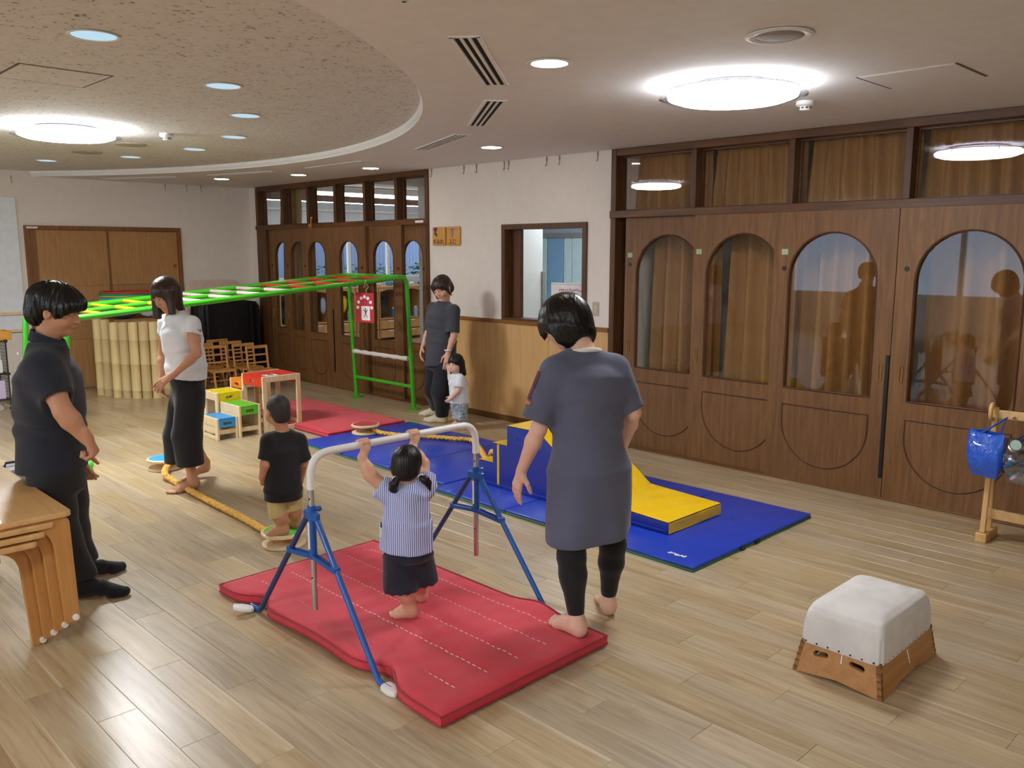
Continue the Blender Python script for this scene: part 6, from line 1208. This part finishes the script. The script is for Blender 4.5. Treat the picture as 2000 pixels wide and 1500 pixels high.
# ---------------------------------------------------------------- boy in black on the green spool
def boy():
    J = PD; f = unit(-RT*.80+FH*.55); S_ = unit(np.cross(f, ZV)); base = np.array([2.40, 4.33, .0895]); zt = .0905; D = 4.71
    pel = J(553, 955, D); chs = J(553, 880, D); nb = J(552, 843, D); sa, sb = J(526, 862, D-.05), J(582, 862, D+.05)
    H = Head(J(543, 803, D), -RT*.62+FH*.72-ZV*.12, ZV, .80, True)
    ea, wa = J(518, 908, D-.085), J(512, 932, D-.075); eb, wb2 = J(592, 905, D+.06), J(586, 940, D+.12)
    heA = G(561, 1043, zt); toA = heA+unit(G(520, 1045, zt)-heA)*.125; anA = heA+(toA-heA)*.2+ZV*.05; heB = G(585, 1031, zt); toB = heB+unit(G(550, 1027, zt)-heB)*.12; anB = heB+(toB-heB)*.2+ZV*.05
    hpA, knA = J(542, 960, D-.02), J(546, 1000, D-.03); hpB, knB = J(570, 958, D+.03), J(574, 995, D+.05)
    V = Vol(*bounds([H.c+ZV*.03, heA, toA, heB, toB, ea, wa, eb, sa, sb], .10), .0034); H.skull(V, nb, .042); V.ecap(pel, chs, (.076, .066), (.07, .055), S_, .03); V.ecap(chs, nb-ZV*.01, (.066, .05), (.035, .034), S_, .04)
    for a, e, w in ((sa, ea, wa), (sb, eb, wb2)): V.chain([nb-ZV*.025, a, e, w], [.032, .032, .026, .020], .02)
    hand(V, wa, unit(J(516, 950, D-.04)-wa), unit(-RT*.2+FH), 1, .58, .5); hand(V, wb2, -ZV, -RT, 1, .55, .5)
    for hp, kn, an, he, to in ((hpA, knA, anA, heA, toA), (hpB, knB, anB, heB, toB)): V.chain([hp, kn, kn+(an-kn)*.35, an], [.055, .042, .040, .028], .02); foot(V, he, to, an, .68, True)
    o = person(V, SK['b'], base, 'toddler with cropped hair in a black shirt standing on the green spool')
    hem = J(553, 973, D); V = Vol(*bounds([sa, sb, ea, eb, hem+S_*.14, hem-S_*.14, hem+f*.13, hem-f*.13, nb], .08), .0044)
    V.ecap(chs+ZV*.01, pel, (.100, .084), (.112, .10), S_, .03); V.ecap(pel, hem-ZV*.05, (.112, .10), (.118, .108), S_, .02); V.ecap(chs+ZV*.01, nb-ZV*.005, (.098, .08), (.052, .05), S_, .03)
    ca, cb_ = J(521, 898, D-.065), J(592, 900, D+.055); V.cone(nb-ZV*.025, sa, .04, .045, .03); V.cone(nb-ZV*.025, sb, .04, .045, .03); V.warp(folds(S_, .0045, 44, 21, 9), .03); V.sleeve([sa, ca+unit(ca-sa)*.02], [.045, .052], ca, ca-sa, .03, .008, .02); V.sleeve([sb, cb_+unit(cb_-sb)*.02], [.045, .052], cb_, cb_-sb, .03, .008, .02); pass
    V.half(hem, -ZV-RT*.0, .003); V.ecap(hem+ZV*.03, hem-ZV*.06, (.10, .092), (.11, .10), S_, .005, 's'); V.ell(nb+ZV*.02, (.045, .045, .03), None, .006, 's'); V.obj('shirt', BLK, base, o)
    V = Vol(*bounds([hpA, hpB, knA, knB, pel], .09), .0044); V.ecap(pel, pel-ZV*.03, (.088, .078), (.09, .08), S_, .03); kA, kB = J(543, 1002, D-.03), J(572, 994, D+.045); V.chain([hpA, kA-ZV*.03], [.066, .052], .02); V.chain([hpB, kB-ZV*.03], [.066, .052], .02); V.warp(folds(ZV, .003, 50, 22), .02)
    V.half(J(556, 1004, D), -ZV+RT*.25, .003); V.cone(kA+ZV*.02, kA-ZV*.06, .044, .046, .004, 's'); V.cone(kB+ZV*.02, kB-ZV*.06, .044, .046, .004, 's'); V.obj('shorts', cloth_mat('straw_cotton', 'c9b878', .85, .3, 14), base, o)
    V = Vol(*bounds([H.p(.1, .1, .1), H.p(-.1, -.1, -.08), H.p(.1, -.1, .1), H.p(-.1, .1, -.05)], .03), .0032); V.ell(H.p(0, -.014, .031), np.array([.0775, .0965, .0875])*.8, H.ax, .01); V.ell(H.p(0, -.048, -.03), np.array([.064, .055, .062])*.8, H.ax, .02); V.ell(H.p(0, .105, -.03), np.array([.10, .075, .095])*.8, H.ax, .01, 's')
    V.ell(H.p(.085, .0, -.02), (.022, .022, .028), H.ax, .006, 's'); V.ell(H.p(-.085, .0, -.02), (.022, .022, .028), H.ax, .006, 's'); V.ell(H.p(0, -.045, -.035), np.array([.062, .055, .06])*.8, H.ax, .02) if False else None; V.half(H.p(0, -.06, -.085), -H.u, .01); V.warp(strands(H, .0007, 60, 23), .01)
    V.obj('hair', mat('buzz_hair', '2b2624', .6, var=.5, scale=30, bump=.5, bscale=300), base, o); H.face(o, lip='b06a60', name='_d')
boy()
# ---------------------------------------------------------------- girl holding the bar
def stripes(name, c1, c2, pitch, direction):
    t = NT(name); b = t.principled(Roughness=.85); tc = t.n('ShaderNodeTexCoord'); dp = t.n('ShaderNodeVectorMath', operation='DOT_PRODUCT'); t.l(tc.outputs['Object'], dp.inputs[0]); dp.inputs[1].default_value = tuple(direction)
    nz = t.n('ShaderNodeTexNoise', i_Scale=9.0); t.l(tc.outputs['Object'], nz.inputs[0]); ad = t.n('ShaderNodeMath', operation='MULTIPLY_ADD'); t.l(nz.outputs[0], ad.inputs[0]); ad.inputs[1].default_value = .012; t.l(dp.outputs['Value'], ad.inputs[2])
    ml = t.n('ShaderNodeMath', operation='MULTIPLY'); t.l(ad.outputs[0], ml.inputs[0]); ml.inputs[1].default_value = 1/pitch; fr = t.n('ShaderNodeMath', operation='FRACT'); t.l(ml.outputs[0], fr.inputs[0])
    t.l(t.ramp(fr.outputs[0], [(.42, c1), (.5, c2), (.92, c2), (1.0, c1)]), b.inputs['Base Color']); t.bump(nz.outputs[0], .3, .01); return t.m
def girl():
    J = PD; f = unit(FH*.97+RT*.1); S_ = unit(np.cross(f, ZV)); base = np.array([2.28, 2.97, .055]); zt = .062; D = 3.66
    pel = J(797, 1070, D); wst = J(796, 1020, D); chs = J(793, 970, D); nb = J(793, 945, D+.01); sl_, sr = J(757, 957, D), J(829, 950, D+.03)
    H = Head(J(795, 911, D+.01), FH*.97+RT*.12-ZV*.1, ZV+RT*.08, .80, True)
    gl = np.array([PYY(709, 878, 3.09)[0], 3.09, .852]); gr = np.array([PYY(806, 853, 3.09)[0], 3.09, .852]); wl2 = gl-ZV*.055-FH*.028; wr_ = gr-ZV*.055-FH*.028; el, er = J(724, 928, D-.01), J(826, 905, D+.10)
    heL = G(812, 1205, zt); toL = heL+unit(G(772, 1203, zt)-heL)*.125; anL = heL+(toL-heL)*.2+ZV*.05; heR = G(829, 1174, zt); toR = heR+unit(G(800, 1165, zt)-heR)*.12; anR = heR+(toR-heR)*.2+ZV*.05
    hpL, knL = J(780, 1085, D-.01), J(790, 1140, D-.03); hpR, knR = J(815, 1082, D+.02), J(818, 1128, D+.05)
    V = Vol(*bounds([H.c+ZV*.02, heL, toL, heR, toR, gl+ZV*.03, gr+ZV*.03, el, er, sl_, sr], .09), .0032); H.skull(V, nb, .045); V.ecap(pel, chs, (.078, .068), (.07, .056), S_, .03); V.ecap(chs, nb-ZV*.01, (.066, .05), (.034, .034), S_, .03)
    for a, e, w, g in ((sl_, el, wl2, gl), (sr, er, wr_, gr)): V.chain([nb-ZV*.02, a, e, e+(w-e)*.4, w], [.03, .033, .027, .026, .019], .02); grip(V, g, np.array([1., 0, 0]), ZV, np.array([0, 1., 0]), .72); V.cone(w, g-ZV*.022-np.array([0, .018, 0]), .019, .018, .012)
    for hp, kn, an, he, to in ((hpL, knL, anL, heL, toL), (hpR, knR, anR, heR, toR)): V.chain([hp, kn, kn+(an-kn)*.35, an], [.056, .044, .041, .028], .02); foot(V, he, to, an, .70, True)
    o = person(V, SK['a'], base, 'small girl with pigtails in a striped blouse gripping the white bar')
    hem = J(793, 1072, D); V = Vol(*bounds([sl_, sr, hem+S_*.15, hem-S_*.15, hem+f*.12, hem-f*.12, nb, el], .08), .0044)
    V.ecap(chs+ZV*.005, wst, (.098, .085), (.108, .092), S_, .03); V.ecap(wst, hem-ZV*.04, (.110, .098), (.126, .112), S_, .02); V.ecap(chs+ZV*.005, nb-ZV*.003, (.092, .08), (.05, .048), S_, .03)
    cl_, cr_ = J(738, 953, D-.005), J(831, 928, D+.055); V.cone(nb-ZV*.025, sl_, .042, .048, .03); V.cone(nb-ZV*.025, sr, .042, .048, .03); V.warp(folds(S_+ZV*.5, .0038, 48, 31, 12), .03); V.sleeve([sl_, cl_+unit(el-sl_)*.015], [.048, .050], cl_, unit(el-sl_)-ZV*.2, .03, .008, .02); V.sleeve([sr, cr_+unit(er-sr)*.015], [.048, .048], cr_, unit(er-sr), .03, .008, .02); pass
    V.half(hem, -ZV-RT*.05, .003); V.ecap(hem+ZV*.03, hem-ZV*.06, (.11, .092), (.12, .10), S_, .005, 's'); V.ell(nb+ZV*.02, (.044, .042, .03), None, .006, 's'); V.obj('blouse', stripes('striped_cotton', '6c79c4', 'dfe4f6', .0088, RT), base, o)
    c0 = nb+ZV*.0; MB().tube([c0+S_*.048*math.cos(a)+f*.046*math.sin(a)-ZV*(.006+.008*math.sin(a)) for a in np.linspace(0, 2*PI, 30, endpoint=False)], .008, 8, closed=True).build('collar', mat('collar_girl', 'e2e0e6', .85), o, smooth='all')
    MB().obox(J(745, 1040, D-.01), (RT, FH, ZV), (.008, .001, .045)).build('side_tape', M['paper'], o); MB().obox(J(745, 1025, D-.013), (RT, FH, ZV), (.004, .0012, .012)).build('side_label', M['black'], o)
    V = Vol(*bounds([hpL, hpR, knL, knR, pel], .10), .0042); V.ecap(pel+ZV*.0, pel-ZV*.03, (.098, .085), (.112, .1), S_, .03); kL, kR = J(784, 1140, D-.03), J(823, 1128, D+.04); V.ecap(hpL+ZV*.0, kL-ZV*.03, (.075, .075), (.085, .085), S_, .02); V.ecap(hpR+ZV*.0, kR-ZV*.03, (.07, .075), (.075, .08), S_, .02)
    V.warp(folds(S_, .005, 60, 32, 3), .03); sc = lambda X, Y, Z: .0  # scalloped hem below
    hz = J(790, 1147, D)[2]; I = np.nonzero(np.abs(V.D) < .2); u = (V.ax[0][I[0]]-base[0])*RT[0]+(V.ax[1][I[1]]-base[1])*RT[1]; lim = hz+.05*np.clip(u, 0, 1)+.008*np.abs(np.sin(u*95)); V.D[I] = np.maximum(V.D[I], (lim-V.ax[2][I[2]]).astype(np.float32))
    V.cone(kL+ZV*.03, kL-ZV*.08, .064, .07, .005, 's'); V.cone(kR+ZV*.03, kR-ZV*.08, .06, .064, .005, 's'); V.obj('skirt', cloth_mat('navy_skirt', '1f2230', .85, .35, 16), base, o)
    V = Vol(*bounds([H.p(.13, .1, .1), H.p(-.13, -.12, -.13), H.p(-.13, .1, .1), H.p(.13, -.1, -.12), J(772, 955, D-.05), J(836, 950, D)], .03), .0034); V.ell(H.p(0, -.014, .033), np.array([.083, .102, .093])*.8, H.ax, .01); V.ell(H.p(0, -.05, -.02), np.array([.07, .055, .06])*.8, H.ax, .03)
    V.warp(strands(H, .0012, 44, 33), .015); V.ell(H.p(0, .115, -.045), np.array([.10, .08, .09])*.8, H.ax, .01, 's'); V.half(H.p(0, -.06, -.075), -H.u, .01); V.cone(H.p(.005, -.125, .09), H.p(.008, -.12, -.04), .0022, .0022, .004, 's')
    V.chain([J(774, 936, D-.06), J(770, 945, D-.065), J(768, 955, D-.055), J(777, 965, D-.05)], [.016, .020, .017, .004], .008); V.chain([J(822, 932, D-.05), J(830, 937, D-.055), J(836, 944, D-.045), J(840, 958, D-.04)], [.014, .019, .016, .004], .008)
    V.obj('hair', HK, base, o); H.face(o, lip='c07a70', name='_e')
    for p in (J(773, 936, D-.065), J(823, 932, D-.055)): MB().tube([p+RT*.012*math.cos(a)+ZV*.012*math.sin(a) for a in np.linspace(0, 2*PI, 14, endpoint=False)], .004, 6, closed=True).build('hair_tie', mat('tie_white', 'd8d4d8', .7), o, smooth='all')
girl()
# ---------------------------------------------------------------- woman in dark grey by the wall and the child in white
def woman_far():
    J = PD; f = unit(-RT*.72-FH*.62); S_ = unit(np.cross(f, ZV)); base = np.array([5.3, 6.46, 0]); D = 8.36
    pel = J(862, 708, D); wst = J(862, 665, D); chs = J(864, 622, D); nb = J(867, 592, D); sl_, sr = J(886, 607, D-.12), J(846, 603, D+.13)
    H = Head(J(864, 562, D-.02), -RT*.48-FH*.76-ZV*.42, ZV-RT*.15, 1.0); el, wl2 = J(887, 655, D-.17), J(875, 690, D-.17); er, wr_ = J(836, 650, D+.14), J(826, 678, D+.05)
    heL = G(872, 826, 0); toL = heL+unit(G(832, 824, 0)-heL)*.23; anL = heL+(toL-heL)*.2+ZV*.08; heR = G(862, 812, 0); toR = heR+unit(G(836, 812, 0)-heR)*.22; anR = heR+(toR-heR)*.2+ZV*.08; hpL, knL = J(870, 715, D-.06), J(862, 765, D-.1); hpR, knR = J(852, 715, D+.08), J(848, 762, D+.1)
    V = Vol(*bounds([H.c, heL, toL, heR, toR, el, wl2, er, wr_, sl_, sr], .16), .0056); H.skull(V, nb, .05); V.ecap(pel, wst, (.13, .09), (.115, .08), S_, .04); V.ecap(wst, chs, (.115, .08), (.125, .08), S_, .04); V.ecap(chs, nb-ZV*.02, (.12, .075), (.05, .045), S_, .05)
    for a, e, w in ((sl_, el, wl2), (sr, er, wr_)): V.chain([nb-ZV*.03, a, a+(e-a)*.5, e], [.048, .043, .039, .033], .03); V.chain([e, e+(w-e)*.3, w], [.033, .034, .022], .015)
    hand(V, wl2, unit(J(872, 716, D-.2)-wl2), FH, -1, 1.05, .35); hand(V, wr_, unit(J(822, 692, D)-wr_), RT, 1, 1.0, .35)
    for hp, kn, an, he, to in ((hpL, knL, anL, heL, toL), (hpR, knR, anR, heR, toR)): V.chain([hp, kn, an], [.085, .055, .034], .03); foot(V, he, to, an, 1.0, False)
    o = person(V, SK['a'], base, 'woman in a dark grey shirt and black trousers beside the small child by the wall')
    hem = J(857, 712, D); V = Vol(*bounds([sl_, sr, el, er, hem+S_*.2, hem-S_*.2, hem+f*.2, hem-f*.2, nb], .12), .0068); V.ecap(chs+ZV*.02, wst, (.165, .12), (.165, .14), S_, .04); V.ecap(wst, hem-ZV*.06, (.165, .14), (.165, .15), S_, .03); V.ecap(chs-ZV*.06, nb-ZV*.09, (.160, .12), (.145, .098), S_, .08); V.ecap(chs+ZV*.02, nb, (.15, .105), (.07, .066), S_, .06)
    cl_, cr_ = J(884, 650, D-.165), J(838, 645, D+.14); V.cone(nb-ZV*.025, sl_, .052, .06, .04); V.cone(nb-ZV*.025, sr, .052, .06, .04); V.warp(folds(S_, .007, 30, 41, 7), .04); V.sleeve([sl_, cl_-ZV*.03], [.06, .068], cl_, cl_-sl_, .03); V.sleeve([sr, cr_-ZV*.03], [.06, .066], cr_, cr_-sr, .03); pass; V.half(hem, -ZV+RT*.05, .004); V.ell(nb+ZV*.035, (.06, .056, .045), None, .008, 's'); V.obj('shirt', cloth_mat('charcoal_jersey', '3c3e45', .9, .3, 8), base, o)
    V = Vol(*bounds([hpL, hpR, anL, anR, knL, knR, pel+S_*.2, pel-S_*.2], .14), .0068); V.ecap(pel+ZV*.04, pel-ZV*.04, (.15, .115), (.16, .125), S_, .04)
    for hp, kn, an in ((hpL, knL, anL), (hpR, knR, anR)): V.chain([hp, kn, an+ZV*.01], [.11, .10, .066], .03)
    V.warp(folds(ZV, .004, 24, 42), .03); V.half([0, 0, .06], -ZV, .004); V.obj('trousers', BLK, base, o)
    for he, to, an in ((heL, toL, anL), (heR, toR, anR)): V = Vol(*bounds([he, to, an+ZV*.04], .06), .006); foot(V, he-unit(to-he)*.004, to+unit(to-he)*.012, an, 1.18, False); V.half([0, 0, .001], -ZV, .004); V.obj('sock', cloth_mat('cream_sock', 'd8ccb0', .9, .3, 30), base, o)
    V = Vol(*bounds([H.p(.14, .13, .14), H.p(-.14, -.15, -.16), H.p(-.14, .13, .14), H.p(.14, -.15, -.16)], .03), .005); V.ell(H.p(0, -.01, .035), (.088, .108, .09), H.ax, .02); V.ell(H.p(0, -.075, -.03), (.07, .05, .07), H.ax, .03); V.cone(H.p(.066, .05, .04), H.p(.076, .035, -.09), .024, .012, .02); V.cone(H.p(-.07, .03, .02), H.p(-.078, .01, -.08), .018, .01, .02)
    V.warp(strands(H, .0022, 36, 43), .02); V.ell(H.p(-.008, .118, -.048), (.062, .085, .085), H.ax, .006, 's'); V.obj('hair', HBR, base, o); H.face(o, lip='9c4a48', lid=.0032, name='_f')
    MB().tube([wl2+.03*(RT*math.cos(a)+FH*math.sin(a))+ZV*.03 for a in np.linspace(0, 2*PI, 20, endpoint=False)], .007, 8, closed=True).build('wristband', M['paper'], o, smooth='all')
woman_far()
def girl_far():
    J = PD; f = unit(-RT*.75-FH*.55); S_ = unit(np.cross(f, ZV)); base = np.array([5.26, 6.03, 0]); D = 8.0
    pel = J(897, 788, D); chs = J(895, 748, D); nb = J(893, 730, D); sl_, sr = J(899, 742, D-.06), J(886, 738, D+.07)
    H = Head(J(890, 711, D-.005), -RT*.5-FH*.85-ZV*.02, ZV, .80, True); el, wl2 = J(895, 763, D-.09), J(883, 776, D-.11); er, wr_ = J(880, 735, D+.12), J(876, 718, D+.17)
    heL = G(913, 836, 0); toL = heL+unit(G(896, 841, 0)-heL)*.125; anL = heL+(toL-heL)*.2+ZV*.05; heR = G(903, 828, 0); toR = heR+unit(G(885, 830, 0)-heR)*.12; anR = heR+(toR-heR)*.2+ZV*.05; hpL, knL = J(900, 793, D-.03), J(902, 812, D-.03); hpR, knR = J(893, 793, D+.05), J(894, 811, D+.05)
    V = Vol(*bounds([H.c, heL, toL, heR, toR, el, wl2, er, wr_, sl_, sr], .10), .0044); H.skull(V, nb, .045); V.ecap(pel, chs, (.074, .066), (.068, .056), S_, .03); V.ecap(chs, nb-ZV*.01, (.066, .05), (.033, .033), S_, .03)
    for a, e, w in ((sl_, el, wl2), (sr, er, wr_)): V.chain([nb-ZV*.02, a, e, w], [.03, .032, .026, .02], .02)
    hand(V, wl2, unit(J(877, 781, D-.11)-wl2), FH, -1, .58, .6); hand(V, wr_, ZV-RT*.1, -FH, 1, .55, .7)
    for hp, kn, an, he, to in ((hpL, knL, anL, heL, toL), (hpR, knR, anR, heR, toR)): V.chain([hp, kn, an], [.054, .042, .028], .02); foot(V, he, to, an, .68, True)
    o = person(V, SK['c'], base, 'small barefoot child in a white shirt and patterned trousers by the wall')
    hem = J(896, 786, D); V = Vol(*bounds([sl_, sr, el, hem+S_*.14, hem-S_*.14, hem+f*.12, hem-f*.12, nb], .08), .0054); V.ecap(chs+ZV*.005, pel, (.095, .085), (.105, .095), S_, .03); V.ecap(pel, hem-ZV*.03, (.105, .095), (.112, .10), S_, .02); V.ecap(chs+ZV*.005, nb, (.09, .08), (.046, .044), S_, .03); cl_, cr_ = J(897, 757, D-.08), J(882, 738, D+.1); V.cone(nb-ZV*.025, sl_, .04, .045, .03); V.cone(nb-ZV*.025, sr, .04, .045, .03); V.warp(folds(S_, .004, 44, 51, 9), .03); V.sleeve([sl_, cl_+unit(cl_-sl_)*.02], [.045, .05], cl_, cl_-sl_, .03, .008, .02); V.sleeve([sr, cr_+unit(cr_-sr)*.02], [.045, .045], cr_, cr_-sr, .03, .008, .02)
    pass; V.half(hem, -ZV, .003); V.ell(nb+ZV*.02, (.042, .042, .03), None, .006, 's'); V.obj('shirt', cloth_mat('white_tee', 'e2e2e4', .85, .25, 12), base, o)
    def leaf():
        t = NT('leaf_print'); b = t.principled(Roughness=.85); co = t.coords(); v = t.n('ShaderNodeTexNoise', i_Scale=38.0, i_Detail=1.0, i_Distortion=2.5); t.l(co, v.inputs[0]); t.l(t.ramp(v.outputs[0], [(.44, 'c9d2d8'), (.47, '2c3844'), (.54, '2c3844'), (.57, 'c9d2d8')]), b.inputs['Base Color']); return t.m
    V = Vol(*bounds([hpL, hpR, anL, anR, knL, knR, pel], .10), .0052); V.ecap(pel, pel-ZV*.03, (.088, .078), (.09, .08), S_, .03); V.chain([hpL, knL, anL+ZV*.0], [.064, .054, .044], .02); V.chain([hpR, knR, anR], [.064, .054, .044], .02); V.half([0, 0, .05], -ZV, .003); V.obj('trousers', leaf(), base, o)
    V = Vol(*bounds([H.p(.12, .1, .1), H.p(-.12, -.12, -.17), H.p(-.12, .1, .1), H.p(.12, -.12, -.16), H.c-ZV*.15+RT*.1], .03), .0042); V.ell(H.p(0, -.01, .034), np.array([.086, .104, .092])*.8, H.ax, .015); V.ecap(H.p(0, -.03, .02), H.p(0, -.05, -.13), (.07, .06), (.085, .05), H.r, .03, cap=.3); V.cone(H.p(-.05, -.05, -.08), H.c-ZV*.12+RT*.07+FH*.02, .03, .014, .02)
    V.warp(strands(H, .0018, 34, 53), .02); V.ell(H.p(0, .115, -.055), np.array([.064, .09, .085])*.8, H.ax, .006, 's'); V.obj('hair', HK, base, o); H.face(o, lip='c07068', lid=.005, name='_g')
girl_far()
